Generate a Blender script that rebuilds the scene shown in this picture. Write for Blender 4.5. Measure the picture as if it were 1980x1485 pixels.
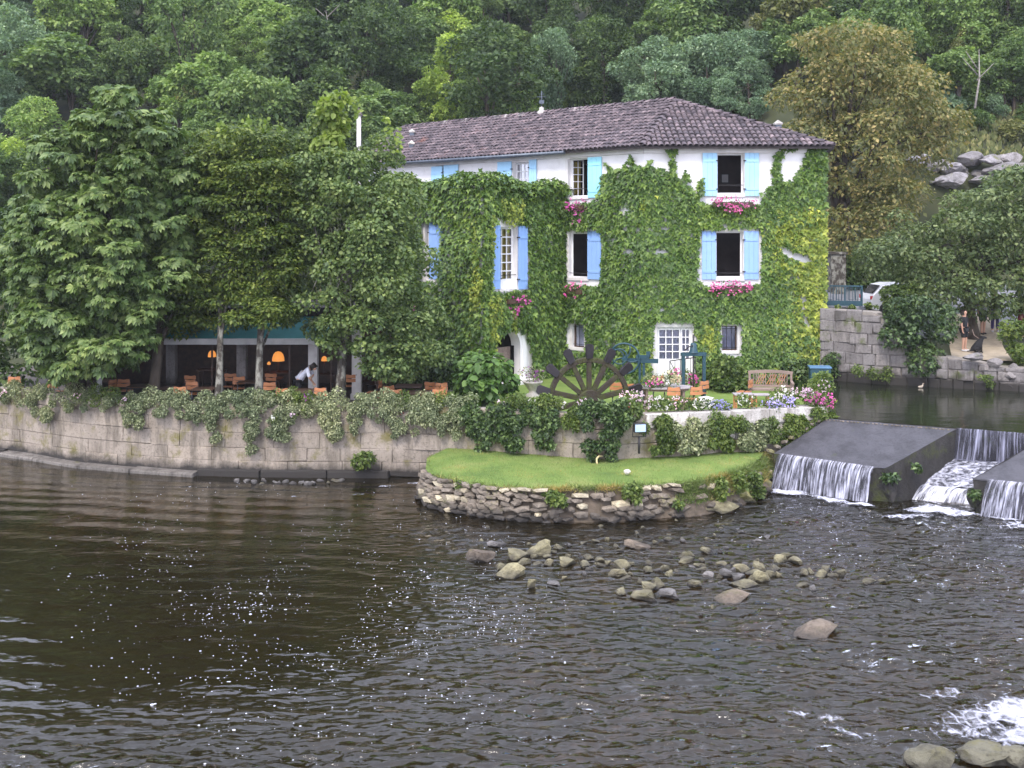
import bpy, bmesh, math, random
import numpy as np
from mathutils import Vector, Matrix

for o in list(bpy.data.objects):
    bpy.data.objects.remove(o)
scene = bpy.context.scene
COL = scene.collection

# ---------------------------------------------------------------- camera, sky, sun, exposure
H, F, HY, CX = 7.5, 2000.0, 450.0, 990.0      # eye height over the river, focal length / horizon / centre in photo pixels
cam_data = bpy.data.cameras.new('camera')
cam_data.sensor_width = 36.0
cam_data.lens = 36.0 * F / 1980.0
cam_data.shift_y = -(742.5 - HY) / 1980.0
cam_data.clip_start = 0.1
cam_data.clip_end = 2000.0
cam = bpy.data.objects.new('camera', cam_data)
COL.objects.link(cam)
cam.location = (0, 0, H)
cam.rotation_euler = (math.radians(90), 0, 0)
scene.camera = cam

SUN_EL, SUN_AZ = 50.0, 200.0                    # azimuth: compass degrees clockwise from +Y
world = bpy.data.worlds.new('World')
scene.world = world
world.use_nodes = True
wn = world.node_tree.nodes
bg = wn['Background']
sky = wn.new('ShaderNodeTexSky')
sky.sky_type = 'NISHITA'
sky.sun_disc = False
sky.sun_elevation = math.radians(SUN_EL)
sky.sun_rotation = math.radians(SUN_AZ)
sky.air_density = 1.0
sky.dust_density = 4.0
sky.ozone_density = 1.0
_mx = wn.new('ShaderNodeMix'); _mx.data_type = 'RGBA'      # a thin bright overcast over the clear sky
_mx.inputs[0].default_value = .8
_mx.inputs[7].default_value = (7.0, 7.45, 9.3, 1)
world.node_tree.links.new(sky.outputs[0], _mx.inputs[6])
world.node_tree.links.new(_mx.outputs[2], bg.inputs[0])
bg.inputs[1].default_value = 0.14
sun_data = bpy.data.lights.new('sun', 'SUN')
sun_data.energy = 1.05
sun_data.angle = math.radians(14)
sun_data.color = (1.0, 0.95, 0.88)
sun = bpy.data.objects.new('sun', sun_data)
COL.objects.link(sun)
_az, _el = math.radians(SUN_AZ), math.radians(SUN_EL)
_d = Vector((math.sin(_az) * math.cos(_el), math.cos(_az) * math.cos(_el), math.sin(_el)))
sun.rotation_euler = _d.to_track_quat('Z', 'Y').to_euler()
scene.view_settings.view_transform = 'Standard'
scene.view_settings.look = 'None'
scene.view_settings.exposure = 1.32
scene.view_settings.gamma = 1.0
scene.cycles.max_bounces = 8
scene.cycles.transparent_max_bounces = 12
scene.cycles.diffuse_bounces = 4
scene.cycles.glossy_bounces = 3
scene.cycles.caustics_reflective = False
scene.cycles.caustics_refractive = False
scene.cycles.use_denoising = True

RNG = np.random.default_rng(11)
RND = random.Random(5)

# ---------------------------------------------------------------- layout helpers
def at(px, py, Y):
    return Vector(((px - CX) / F * Y, Y, H - (py - HY) / F * Y))
def on_z(px, py, z):
    Y = (H - z) * F / (py - HY)
    return Vector(((px - CX) / F * Y, Y, z))
def proj(p):
    p = np.asarray(p)
    return CX + p[..., 0] / p[..., 1] * F, HY + (H - p[..., 2]) / p[..., 1] * F

# ---------------------------------------------------------------- objects
def tag(o, label=None, cat=None, group=None, kind=None):
    if label: o['label'] = label
    if cat: o['category'] = cat
    if group: o['group'] = group
    if kind: o['kind'] = kind
    return o
def empty(name, loc=(0, 0, 0), rz=0.0, label=None, cat=None, group=None, parent=None):
    o = bpy.data.objects.new(name, None)
    COL.objects.link(o)
    o.location = loc
    o.rotation_euler = (0, 0, rz)
    o.empty_display_size = 0.2
    if parent: o.parent = parent
    return tag(o, label, cat, group)
def link(name, me, mats=None, parent=None, loc=None):
    o = bpy.data.objects.new(name, me)
    COL.objects.link(o)
    if mats is not None and len(me.materials) == 0:
        for m in (mats if isinstance(mats, (list, tuple)) else [mats]):
            me.materials.append(m)
    if parent: o.parent = parent
    if loc is not None: o.location = loc
    return o
def npmesh(name, V, Fc, mats=None, parent=None, smooth=False, mi=None):
    """one mesh object from arrays: V (n,3), Fc (m,3) or (m,4)"""
    V = np.asarray(V, np.float32); Fc = np.asarray(Fc, np.int32)
    me = bpy.data.meshes.new(name)
    me.vertices.add(len(V)); me.vertices.foreach_set('co', V.ravel())
    k = Fc.shape[1]
    me.loops.add(Fc.size); me.loops.foreach_set('vertex_index', Fc.ravel())
    me.polygons.add(len(Fc))
    me.polygons.foreach_set('loop_start', np.arange(0, Fc.size, k, dtype=np.int32))
    me.polygons.foreach_set('loop_total', np.full(len(Fc), k, np.int32))
    if smooth: me.polygons.foreach_set('use_smooth', np.ones(len(Fc), bool))
    if mi is not None: me.polygons.foreach_set('material_index', np.asarray(mi, np.int32))
    me.update(calc_edges=True)
    me.validate()
    return link(name, me, mats, parent)
class MB:
    """collects boxes, bars and tubes into one mesh"""
    def __init__(s): s.v = []; s.f = []; s.m = []; s.sm = []
    def add(s, vs, fs, mi=0, smooth=False):
        b = len(s.v); s.v += [tuple(v) for v in vs]
        for f in fs: s.f.append(tuple(i + b for i in f)); s.m.append(mi); s.sm.append(smooth)
        return s
    def box(s, lo, hi, M=None, mi=0):
        x0, y0, z0 = lo; x1, y1, z1 = hi
        vs = [Vector(p) for p in ((x0,y0,z0),(x1,y0,z0),(x1,y1,z0),(x0,y1,z0),(x0,y0,z1),(x1,y0,z1),(x1,y1,z1),(x0,y1,z1))]
        if M is not None: vs = [M @ v for v in vs]
        return s.add(vs, [(0,3,2,1),(4,5,6,7),(0,1,5,4),(1,2,6,5),(2,3,7,6),(3,0,4,7)], mi)
    def beam(s, a, b, w, h=None, up=(0,0,1), mi=0):
        a = Vector(a); b = Vector(b); h = h or w
        d = (b - a); L = d.length; d.normalize()
        u = Vector(up)
        if abs(d.dot(u)) > .98: u = Vector((0, 1, 0))
        sx = d.cross(u).normalized(); sz = sx.cross(d)
        M = Matrix((sx, d, sz)).transposed().to_4x4(); M.translation = a
        return s.box((-w/2, 0, -h/2), (w/2, L, h/2), M, mi)
    def tube(s, pts, rad, n=7, caps=True, mi=0, smooth=True):
        pts = [Vector(p) for p in pts]
        if not isinstance(rad, (list, tuple)): rad = [rad] * len(pts)
        rings = []; prev = None
        for i, p in enumerate(pts):
            d = (pts[min(i+1, len(pts)-1)] - pts[max(i-1, 0)])
            d = d.normalized() if d.length > 1e-9 else Vector((0,0,1))
            if prev is None:
                u = Vector((0,0,1)) if abs(d.z) < .9 else Vector((1,0,0))
                x = d.cross(u).normalized()
            else:
                x = (prev - d * prev.dot(d)).normalized()
            prev = x; y = d.cross(x)
            rings.append([p + (x*math.cos(2*math.pi*k/n) + y*math.sin(2*math.pi*k/n)) * rad[i] for k in range(n)])
        vs = [v for r in rings for v in r]; fs = []
        for i in range(len(pts)-1):
            for k in range(n):
                fs.append((i*n+k, i*n+(k+1) % n, (i+1)*n+(k+1) % n, (i+1)*n+k))
        s.add(vs, fs, mi, smooth)
        if caps:
            b = len(s.v) - len(vs)
            s.f.append(tuple(b+k for k in reversed(range(n)))); s.m.append(mi); s.sm.append(False)
            s.f.append(tuple(b+(len(pts)-1)*n+k for k in range(n))); s.m.append(mi); s.sm.append(False)
        return s
    def lathe(s, prof, n=16, M=None, mi=0):
        vs = []; fs = []
        for r, z in prof:
            for k in range(n):
                v = Vector((r*math.cos(2*math.pi*k/n), r*math.sin(2*math.pi*k/n), z))
                vs.append(M @ v if M is not None else v)
        for i in range(len(prof)-1):
            for k in range(n):
                fs.append((i*n+k, i*n+(k+1) % n, (i+1)*n+(k+1) % n, (i+1)*n+k))
        return s.add(vs, fs, mi, True)
    def prism(s, poly, z0, z1, mi=0):
        n = len(poly)
        vs = [(p[0], p[1], z0) for p in poly] + [(p[0], p[1], z1) for p in poly]
        fs = [tuple(range(n-1, -1, -1)), tuple(range(n, 2*n))] + [(i, (i+1) % n, n+(i+1) % n, n+i) for i in range(n)]
        return s.add(vs, fs, mi)
    def mesh(s, name):
        me = bpy.data.meshes.new(name)
        me.from_pydata(s.v, [], s.f)
        me.polygons.foreach_set('material_index', s.m)
        me.polygons.foreach_set('use_smooth', s.sm)
        me.update()
        return me
    def build(s, name, mats, parent=None, loc=None):
        return link(name, s.mesh(name), mats, parent, loc)
def copy_tree(o, parent=None):
    c = o.copy(); COL.objects.link(c)
    if parent: c.parent = parent
    for ch in o.children: copy_tree(ch, c)
    return c
def bevel_mod(o, w=0.01, seg=1):
    m = o.modifiers.new('bevel', 'BEVEL'); m.width = w; m.segments = seg; m.limit_method = 'ANGLE'
    return o

# ---------------------------------------------------------------- numpy noise
def _hash(ix, iy, seed):
    h = (ix.astype(np.int64) * 374761393 + iy.astype(np.int64) * 668265263 + seed * 1442695041) & 0x7fffffff
    h = ((h ^ (h >> 13)) * 1274126177) & 0x7fffffff
    return ((h ^ (h >> 16)) & 0xffff) / 65535.0
def vnoise(x, y, seed=0):
    x = np.asarray(x, float); y = np.asarray(y, float)
    ix = np.floor(x); iy = np.floor(y); fx = x - ix; fy = y - iy
    fx = fx*fx*(3-2*fx); fy = fy*fy*(3-2*fy)
    a = _hash(ix, iy, seed); b = _hash(ix+1, iy, seed); c = _hash(ix, iy+1, seed); d = _hash(ix+1, iy+1, seed)
    return (a*(1-fx)+b*fx)*(1-fy) + (c*(1-fx)+d*fx)*fy
def fbm(x, y, seed=0, octv=4):
    s = 0; a = .5
    for k in range(octv):
        s = s + a * vnoise(np.asarray(x)*2**k, np.asarray(y)*2**k, seed+k*17); a *= .5
    return s
def inpoly(x, y, poly):
    x = np.asarray(x); y = np.asarray(y)
    r = np.zeros(x.shape, bool); n = len(poly)
    for i in range(n):
        x0, y0 = poly[i][:2]; x1, y1 = poly[(i+1) % n][:2]
        if y0 == y1: continue
        c = ((y0 > y) != (y1 > y)) & (x < (x1-x0)*(y-y0)/(y1-y0)+x0)
        r ^= c
    return r

# ---------------------------------------------------------------- materials
def new_mat(name):
    m = bpy.data.materials.new(name); m.use_nodes = True
    nt = m.node_tree
    return m, nt, nt.nodes, nt.links, nt.nodes['Principled BSDF']
def ramp(nt, stops, interp='LINEAR'):
    r = nt.nodes.new('ShaderNodeValToRGB'); e = r.color_ramp.elements
    r.color_ramp.interpolation = interp
    while len(e) > len(stops): e.remove(e[-1])
    while len(e) < len(stops): e.new(1.0)
    for el, (p, c) in zip(e, stops):
        el.position = p; el.color = (*c, 1) if len(c) == 3 else c
    return r
def noise_node(nt, scale, detail=4, rough=.6, vec=None, stretch=None):
    n = nt.nodes.new('ShaderNodeTexNoise')
    n.inputs['Scale'].default_value = scale; n.inputs['Detail'].default_value = detail; n.inputs['Roughness'].default_value = rough
    if vec is None:
        g = nt.nodes.new('ShaderNodeNewGeometry'); vec = g.outputs['Position']
    if stretch:
        mp = nt.nodes.new('ShaderNodeMapping'); mp.inputs['Scale'].default_value = stretch
        nt.links.new(vec, mp.inputs[0]); vec = mp.outputs[0]
    nt.links.new(vec, n.inputs['Vector'])
    return n
def mix_rgb(nt, fac, a, b, mode='MIX'):
    n = nt.nodes.new('ShaderNodeMix'); n.data_type = 'RGBA'; n.blend_type = mode
    for sock, v in ((n.inputs[0], fac), (n.inputs[6], a), (n.inputs[7], b)):
        if hasattr(v, 'links'): nt.links.new(v, sock)
        elif isinstance(v, (int, float)): sock.default_value = v
        else: sock.default_value = (*v, 1)
    return n.outputs[2]
def add_bump(nt, height, strength=.4, dist=.02):
    b = nt.nodes.new('ShaderNodeBump'); b.inputs['Strength'].default_value = strength; b.inputs['Distance'].default_value = dist
    nt.links.new(height, b.inputs['Height'])
    return b.outputs[0]
def M_leaf(name, dark, mid, light, trans=.3, rough=.5, patch=.8, patch_col=None, tcol=(1.3, 1.4, .7)):
    m, nt, N, L, bs = new_mat(name)
    g = N.new('ShaderNodeNewGeometry')
    r = ramp(nt, [(0, dark), (.5, mid), (.93, light), (1, tuple(min(1, c*1.25) for c in light))])
    L.new(g.outputs['Random Per Island'], r.inputs[0])
    n = noise_node(nt, patch, 2)
    rr = ramp(nt, [(.35, (.72, .78, .7)), (.65, (1.25, 1.2, 1.1))]) if patch_col is None else ramp(nt, [(.48, (.88, .92, .88)), (.68, patch_col)])
    L.new(n.outputs[0], rr.inputs[0])
    oi = N.new('ShaderNodeObjectInfo')
    r2 = ramp(nt, [(0, (.82, .85, .85)), (1, (1.18, 1.14, 1.1))]); L.new(oi.outputs['Random'], r2.inputs[0])
    c = mix_rgb(nt, 1.0, r.outputs[0], rr.outputs[0], 'MULTIPLY')
    c = mix_rgb(nt, 1.0, c, r2.outputs[0], 'MULTIPLY')
    L.new(c, bs.inputs['Base Color'])
    bs.inputs['Roughness'].default_value = rough
    bs.inputs['Specular IOR Level'].default_value = .35
    t = N.new('ShaderNodeBsdfTranslucent')
    L.new(mix_rgb(nt, 1.0, c, tcol, 'MULTIPLY'), t.inputs[0])
    mx = N.new('ShaderNodeMixShader'); mx.inputs[0].default_value = trans
    L.new(bs.outputs[0], mx.inputs[1]); L.new(t.outputs[0], mx.inputs[2])
    L.new(mx.outputs[0], N['Material Output'].inputs[0])
    return m
def M_plain(name, c1, c2=None, rough=.7, scale=3.0, bump=.2, bdist=.01, metal=0.0, spec=.4, detail=5, lo=.35, hi=.65, stretch=None, obj=False):
    m, nt, N, L, bs = new_mat(name)
    vec = None
    if obj:
        tc = N.new('ShaderNodeTexCoord'); vec = tc.outputs['Object']
    n = noise_node(nt, scale, detail, vec=vec, stretch=stretch)
    c2 = c2 or tuple(c*.75 for c in c1)
    r = ramp(nt, [(lo, c1), (hi, c2)]); L.new(n.outputs[0], r.inputs[0])
    L.new(r.outputs[0], bs.inputs['Base Color'])
    bs.inputs['Roughness'].default_value = rough; bs.inputs['Metallic'].default_value = metal
    bs.inputs['Specular IOR Level'].default_value = spec
    if bump:
        n2 = noise_node(nt, scale*4, 4, vec=vec, stretch=stretch)
        L.new(add_bump(nt, n2.outputs[0], bump, bdist), bs.inputs['Normal'])
    return m
def M_stone(name, c1, c2, stain, moss=None, moss_amt=.0, scale=2.5, wet=None, streak=True, rough=.88, tone=1.0):
    """weathered stone: per-piece tone, two-tone grain, dark streaks, moss patches; wet = world z below which the water keeps it dark"""
    m, nt, N, L, bs = new_mat(name)
    n = noise_node(nt, scale, 6, .65)
    r = ramp(nt, [(.3, c1), (.7, c2)]); L.new(n.outputs[0], r.inputs[0])
    oi = N.new('ShaderNodeObjectInfo')
    r2 = ramp(nt, [(0, (.74, .73, .72)), (.6, (1.0, 1.0, 1.0)), (1, (1.18, 1.14, 1.08))]); L.new(oi.outputs['Random'], r2.inputs[0])
    c = mix_rgb(nt, tone, r.outputs[0], r2.outputs[0], 'MULTIPLY')
    ns = noise_node(nt, 1.6, 6, .7, stretch=(1.6, 1.6, .35) if streak else None)
    rs = ramp(nt, [(.46, (0, 0, 0)), (.66, (.9, .9, .9))]); L.new(ns.outputs[0], rs.inputs[0])
    c = mix_rgb(nt, rs.outputs[0], c, stain)
    nd = noise_node(nt, 14, 5, .75)
    rd = ramp(nt, [(.52, (0, 0, 0)), (.66, (.7, .7, .7))]); L.new(nd.outputs[0], rd.inputs[0])
    c = mix_rgb(nt, rd.outputs[0], c, tuple(s*.8 for s in stain))
    if moss:
        nm = noise_node(nt, 1.1, 6, .7)
        rm = ramp(nt, [(.66-moss_amt*.3, (0, 0, 0)), (.78-moss_amt*.3, (1, 1, 1))]); L.new(nm.outputs[0], rm.inputs[0])
        c = mix_rgb(nt, rm.outputs[0], c, moss)
    bs.inputs['Roughness'].default_value = rough
    if wet is not None:
        g = N.new('ShaderNodeNewGeometry'); sx = N.new('ShaderNodeSeparateXYZ'); L.new(g.outputs['Position'], sx.inputs[0])
        nw = noise_node(nt, 2.2, 4)
        ma = N.new('ShaderNodeMath'); ma.operation = 'MULTIPLY_ADD'; ma.inputs[1].default_value = -.5
        L.new(nw.outputs[0], ma.inputs[0]); L.new(sx.outputs[2], ma.inputs[2])
        rw = ramp(nt, [(0, (1, 1, 1)), (1, (0, 0, 0))])
        mr = N.new('ShaderNodeMapRange'); mr.inputs[1].default_value = wet-.38; mr.inputs[2].default_value = wet-.12
        L.new(ma.outputs[0], mr.inputs[0]); L.new(mr.outputs[0], rw.inputs[0])
        c = mix_rgb(nt, rw.outputs[0], c, (.035, .03, .026))
    L.new(c, bs.inputs['Base Color'])
    nb = noise_node(nt, 12, 8, .75)
    L.new(add_bump(nt, nb.outputs[0], .9, .04), bs.inputs['Normal'])
    return m

# leaves
ML = {}
ML['chestnut'] = M_leaf('chestnut_leaf', (0.064, 0.109, 0.029), (0.121, 0.187, 0.050), (0.230, 0.288, 0.102), .22, .42)
ML['hornbeam'] = M_leaf('hornbeam_leaf', (0.047, 0.080, 0.019), (0.087, 0.133, 0.029), (0.186, 0.227, 0.053), .3, .5)
ML['lime'] = M_leaf('lime_leaf', (0.064, 0.106, 0.040), (0.113, 0.171, 0.059), (0.212, 0.268, 0.100), .3, .5)
ML['lime_young'] = M_leaf('young_lime_leaf', (0.115, 0.173, 0.036), (0.180, 0.245, 0.058), (0.259, 0.317, 0.094), .4, .5)
ML['ivy'] = M_leaf('creeper_leaf', (0.058, 0.107, 0.026), (0.107, 0.185, 0.040), (0.228, 0.314, 0.071), .2, .42, .45, (1.12, 1.1, .92))
ML['ivy_yellow'] = M_leaf('yellowing_creeper_leaf', (.12, .17, .03), (.2, .26, .045), (.35, .39, .08), .3, .5)
ML['ivy_dark'] = M_leaf('dark_ivy_leaf', (.02, .042, .014), (.045, .08, .025), (.13, .19, .07), .15, .38)
ML['variegated'] = M_leaf('variegated_leaf', (.09, .12, .06), (.19, .22, .12), (.42, .44, .28), .2, .55)
ML['hydrangea'] = M_leaf('hydrangea_leaf', (.05, .1, .025), (.09, .17, .04), (.17, .27, .07), .25, .42)
ML['shrub'] = M_leaf('shrub_leaf', (.05, .085, .02), (.1, .15, .035), (.2, .25, .07), .3, .5)
ML['grass'] = M_leaf('grass_blade', (.085, .13, .03), (.15, .205, .055), (.27, .3, .12), .3, .6, 1.0, (2.3, 1.35, 1.5))
HILL = {
 'dark': M_leaf('dark_hill_leaf', (0.032, 0.062, 0.019), (0.065, 0.110, 0.032), (0.124, 0.175, 0.058), .28, .55, .5),
 'mid': M_leaf('mid_hill_leaf', (0.065, 0.116, 0.035), (0.124, 0.197, 0.062), (0.218, 0.291, 0.102), .3, .55, .5),
 'light': M_leaf('light_hill_leaf', (0.102, 0.175, 0.047), (0.183, 0.277, 0.076), (0.291, 0.379, 0.124), .3, .55, .5),
 'yellow': M_leaf('yellow_green_hill_leaf', (0.146, 0.218, 0.044), (0.262, 0.364, 0.073), (0.393, 0.480, 0.116), .35, .55, .5),
 'blue': M_leaf('blue_green_hill_leaf', (0.081, 0.139, 0.081), (0.146, 0.226, 0.139), (0.248, 0.335, 0.212), .28, .55, .5),  # bluish foliage; for the upper-left trees the haze is in this colour
 'olive': M_leaf('olive_hill_leaf', (0.087, 0.102, 0.032), (0.160, 0.175, 0.058), (0.277, 0.262, 0.102), .3, .55, .5),
 'rust': M_leaf('rust_leaf', (.09, .105, .035), (.15, .16, .06), (.29, .235, .105), .3, .55, .9),
 'orange': M_leaf('orange_leaf', (0.204, 0.131, 0.029), (0.379, 0.218, 0.058), (0.553, 0.291, 0.087), .3, .55, .9),
}
M_bark = M_plain('bark', (.09, .07, .05), (.04, .03, .022), .9, 5, .8, .03, stretch=(1, 1, .3))
M_bark_pale = M_plain('pale_lichen_bark', (.26, .25, .21), (.06, .05, .04), .9, 6, .8, .03, stretch=(1, 1, .6), lo=.42, hi=.56)
M_twig = M_plain('pale_twig', (.3, .27, .24), (.16, .14, .12), .9, 6)
# masonry
M_wall = M_plain('white_limestone_wall', (.82, .79, .78), (.66, .63, .62), .85, 1.1, .15, .01, lo=.4, hi=.85)
M_wall_trim = M_plain('limestone_trim', (.74, .7, .68), (.55, .5, .48), .85, 2.5, .25, .01, lo=.4, hi=.8)
M_river = M_stone('river_wall_stone', (.43, .365, .3), (.31, .26, .21), (.15, .125, .095), (.19, .165, .06), .42, 2.0, wet=.3, tone=.45)
M_mortar = M_plain('mortar', (.3, .265, .23), (.2, .175, .15), .95, 4)
M_ledge = M_stone('ledge_stone', (.26, .24, .22), (.17, .155, .14), (.05, .045, .04), (.09, .09, .03), .2, 2.5, wet=.42)
M_ledge_pale = M_stone('pale_ledge_stone', (.25, .225, .2), (.18, .16, .14), (.08, .07, .06), (.15, .14, .06), .2, 2.5, tone=.5)
M_coping = M_stone('coping_stone', (.72, .68, .64), (.54, .5, .46), (.25, .22, .19), (.22, .23, .1), .12, 2.2)
M_rubble = M_stone('rubble_stone', (.3, .255, .205), (.2, .165, .13), (.09, .07, .05), (.2, .19, .06), .3, 3.0, wet=.2, streak=False)
M_rubble_pale = M_stone('pale_edge_stone', (.6, .53, .38), (.44, .38, .27), (.22, .18, .12), (.26, .25, .1), .2, 3.0, streak=False)
M_bank = M_stone('bank_wall_stone', (.28, .255, .245), (.2, .18, .17), (.09, .08, .074), (.09, .105, .03), .38, 2.2, wet=2.25)
M_cliff = M_stone('cliff_rock', (.33, .305, .315), (.22, .205, .21), (.12, .11, .1), (.13, .13, .05), .35, .8)
M_rock_y = M_stone('mossy_yellow_rock', (.36, .32, .19), (.25, .225, .125), (.11, .095, .055), (.27, .25, .08), .35, 5.0, wet=.1, streak=False)
M_rock_g = M_stone('grey_rock', (.33, .31, .3), (.23, .215, .205), (.11, .1, .095), (.14, .13, .06), .2, 4.0, wet=.1, streak=False)
M_rock_p = M_stone('brown_slab_rock', (.24, .19, .145), (.16, .125, .09), (.085, .065, .048), (.17, .15, .06), .35, 6.0, wet=.06, streak=False)
M_rock_o = M_stone('olive_boulder', (.2, .185, .13), (.14, .13, .085), (.07, .06, .045), (.17, .155, .06), .25, 5.0, wet=.05, streak=False)
M_earth = M_plain('earth', (.15, .115, .085), (.075, .06, .042), .95, 2.5, .6, .05)
M_gravel = M_plain('sandy_path', (.42, .34, .24), (.3, .24, .17), .95, 3, .4, .02)
M_asphalt = M_plain('pale_asphalt', (.2, .2, .21), (.15, .15, .155), .9, 4, .3, .01)
M_deck = M_plain('terrace_paving', (.12, .1, .085), (.07, .06, .05), .9, 2, .3, .01)
# house
M_blue = M_plain('blue_paint', (.27, .43, .76), (.25, .4, .72), .5, 2.0, .05, .004, spec=.4)
M_blue_pale = M_plain('pale_blue_paint', (.37, .62, .82), (.34, .58, .78), .5, 2.0, .05, .004)
M_turq = M_plain('turquoise_paint', (.34, .72, .82), (.31, .66, .77), .5, 2.0, .05, .004)
M_white = M_plain('white_paint', (.82, .8, .8), (.74, .72, .72), .5, 3, .05, .004)
M_iron = M_plain('black_iron', (.02, .02, .022), (.035, .03, .03), .5, 8)
M_dark = M_plain('dark_interior', (.075, .055, .05), (.05, .037, .033), .9, 2, 0)  # dark wall colour stands in for the gloom of the rooms
M_curtain = M_plain('yellow_curtain', (.55, .42, .08), (.4, .28, .05), .9, 9, .3, .02, stretch=(3, 3, .2))
M_net = M_plain('net_curtain', (.62, .6, .7), (.5, .48, .58), .9, 9, .2, .02, stretch=(3, 3, .2))
def M_glass(name, tint=(.75, .78, .85), refl=.12):
    m, nt, N, L, bs = new_mat(name)
    t = N.new('ShaderNodeBsdfTransparent'); t.inputs[0].default_value = (*tint, 1)
    g = N.new('ShaderNodeBsdfGlossy'); g.inputs['Roughness'].default_value = .03
    lw = N.new('ShaderNodeFresnel'); lw.inputs[0].default_value = 1.5
    mm = N.new('ShaderNodeMath'); mm.operation = 'ADD'; mm.inputs[1].default_value = refl - .04; L.new(lw.outputs[0], mm.inputs[0])
    mx = N.new('ShaderNodeMixShader'); L.new(mm.outputs[0], mx.inputs[0]); L.new(t.outputs[0], mx.inputs[1]); L.new(g.outputs[0], mx.inputs[2])
    L.new(mx.outputs[0], N['Material Output'].inputs[0])
    return m
M_pane = M_glass('window_glass')
def M_tile():
    m, nt, N, L, bs = new_mat('canal_tile')
    n = noise_node(nt, 3.3, 1, .4)
    r = ramp(nt, [(.22, (.05, .042, .048)), (.42, (.1, .08, .088)), (.56, (.15, .118, .125)), (.68, (.2, .155, .16)), (.82, (.28, .225, .225))]); L.new(n.outputs[0], r.inputs[0])
    n1 = noise_node(nt, 22, 4, .75)
    r1 = ramp(nt, [(.35, (.5, .5, .52)), (.55, (1, 1, 1)), (.72, (1.6, 1.5, 1.45))]); L.new(n1.outputs[0], r1.inputs[0])
    c = mix_rgb(nt, .85, r.outputs[0], r1.outputs[0], 'MULTIPLY')
    n2 = noise_node(nt, .42, 5, .65)
    r2 = ramp(nt, [(.6, (0, 0, 0)), (.7, (.75, .75, .75))]); L.new(n2.outputs[0], r2.inputs[0])
    g = N.new('ShaderNodeNewGeometry')
    sx = N.new('ShaderNodeSeparateXYZ'); L.new(g.outputs['Position'], sx.inputs[0])
    mr = N.new('ShaderNodeMapRange'); mr.inputs[1].default_value = 1.5; mr.inputs[2].default_value = -.5; L.new(sx.outputs[0], mr.inputs[0])
    om = N.new('ShaderNodeMath'); om.operation = 'MULTIPLY'; L.new(r2.outputs[0], om.inputs[0]); L.new(mr.outputs[0], om.inputs[1])
    c = mix_rgb(nt, om.outputs[0], c, (.3, .125, .085))
    oi = N.new('ShaderNodeObjectInfo')
    ad = N.new('ShaderNodeMath'); ad.operation = 'ADD'; L.new(g.outputs['Random Per Island'], ad.inputs[0]); L.new(oi.outputs['Random'], ad.inputs[1])
    fr = N.new('ShaderNodeMath'); fr.operation = 'FRACT'; L.new(ad.outputs[0], fr.inputs[0])
    r3 = ramp(nt, [(0, (.7, .7, .72)), (.8, (1.08, 1.07, 1.06)), (.93, (1.25, 1.2, 1.18)), (1, (1.5, 1.45, 1.42))]); L.new(fr.outputs[0], r3.inputs[0])
    c = mix_rgb(nt, 1.0, c, r3.outputs[0], 'MULTIPLY')
    L.new(c, bs.inputs['Base Color']); bs.inputs['Roughness'].default_value = .9
    L.new(add_bump(nt, n1.outputs[0], .4, .01), bs.inputs['Normal'])
    return m
M_tile = M_tile()
M_pan = M_plain('pan_tile', (.05, .04, .04), (.03, .025, .025), .95, 6, .3)
M_gutter = M_plain('zinc_gutter', (.13, .15, .18), (.09, .1, .12), .45, 5, .1, .004, metal=.6)
# furniture
M_wood = M_plain('orange_teak', (.56, .24, .11), (.42, .165, .07), .55, 5, .2, .004, stretch=(.3, 3, 3), obj=True)
M_wood_old = M_plain('weathered_teak', (.3, .22, .18), (.2, .145, .12), .75, 5, .3, .004, stretch=(.3, 3, 3), obj=True)
M_steel = M_plain('dark_steel', (.06, .065, .075), (.04, .042, .05), .45, 8, metal=.5)
M_tabletop = M_plain('table_top', (.4, .36, .36), (.32, .28, .28), .6, 6)
M_darkwood = M_plain('dark_table', (.1, .055, .035), (.06, .035, .025), .5, 6)
M_teal = M_plain('teal_paint', (.02, .062, .08), (.016, .05, .068), .45, 5, .15, .004)
M_awning = M_plain('teal_awning', (.04, .19, .19), (.03, .15, .15), .8, 3, .1)
M_greybar = M_plain('pale_grey_bar', (.55, .54, .52), (.42, .41, .4), .6, 3)
M_wheel = M_plain('mossy_wet_timber', (.04, .03, .022), (.05, .055, .014), .9, 3.2, .8, .03, lo=.45, hi=.6)
M_paddle = M_plain('dark_paddle', (.022, .017, .02), (.014, .011, .013), .75, 4, .4)
M_concrete = M_stone('wet_concrete', (.078, .073, .083), (.05, .047, .055), (.026, .024, .027), (.05, .056, .02), .12, 3.0, rough=.5, streak=False)
M_mossconc = M_stone('mossy_concrete', (.05, .045, .043), (.03, .027, .025), (.018, .016, .014), (.055, .065, .014), .38, 3.0)
def petal(name, c, c2):
    return M_leaf(name, c, tuple((a+b)/2 for a, b in zip(c, c2)), c2, .25, .5, tcol=(1, 1, 1))
MP = {'pink': petal('pink_petal', (.5, .05, .25), (.78, .26, .52)), 'magenta': petal('magenta_petal', (.45, .035, .28), (.72, .17, .5)),
      'white': petal('white_petal', (.7, .66, .66), (.85, .83, .83)), 'lilac': petal('lilac_petal', (.3, .26, .68), (.52, .47, .85)),
      'palepink': petal('pale_pink_petal', (.7, .4, .6), (.88, .7, .8)), 'purple': petal('purple_petal', (.2, .03, .25), (.4, .1, .4)),
      'red': petal('red_petal', (.6, .06, .08), (.85, .2, .2)), 'cream': petal('cream_petal', (.6, .5, .3), (.8, .7, .5))}
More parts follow.
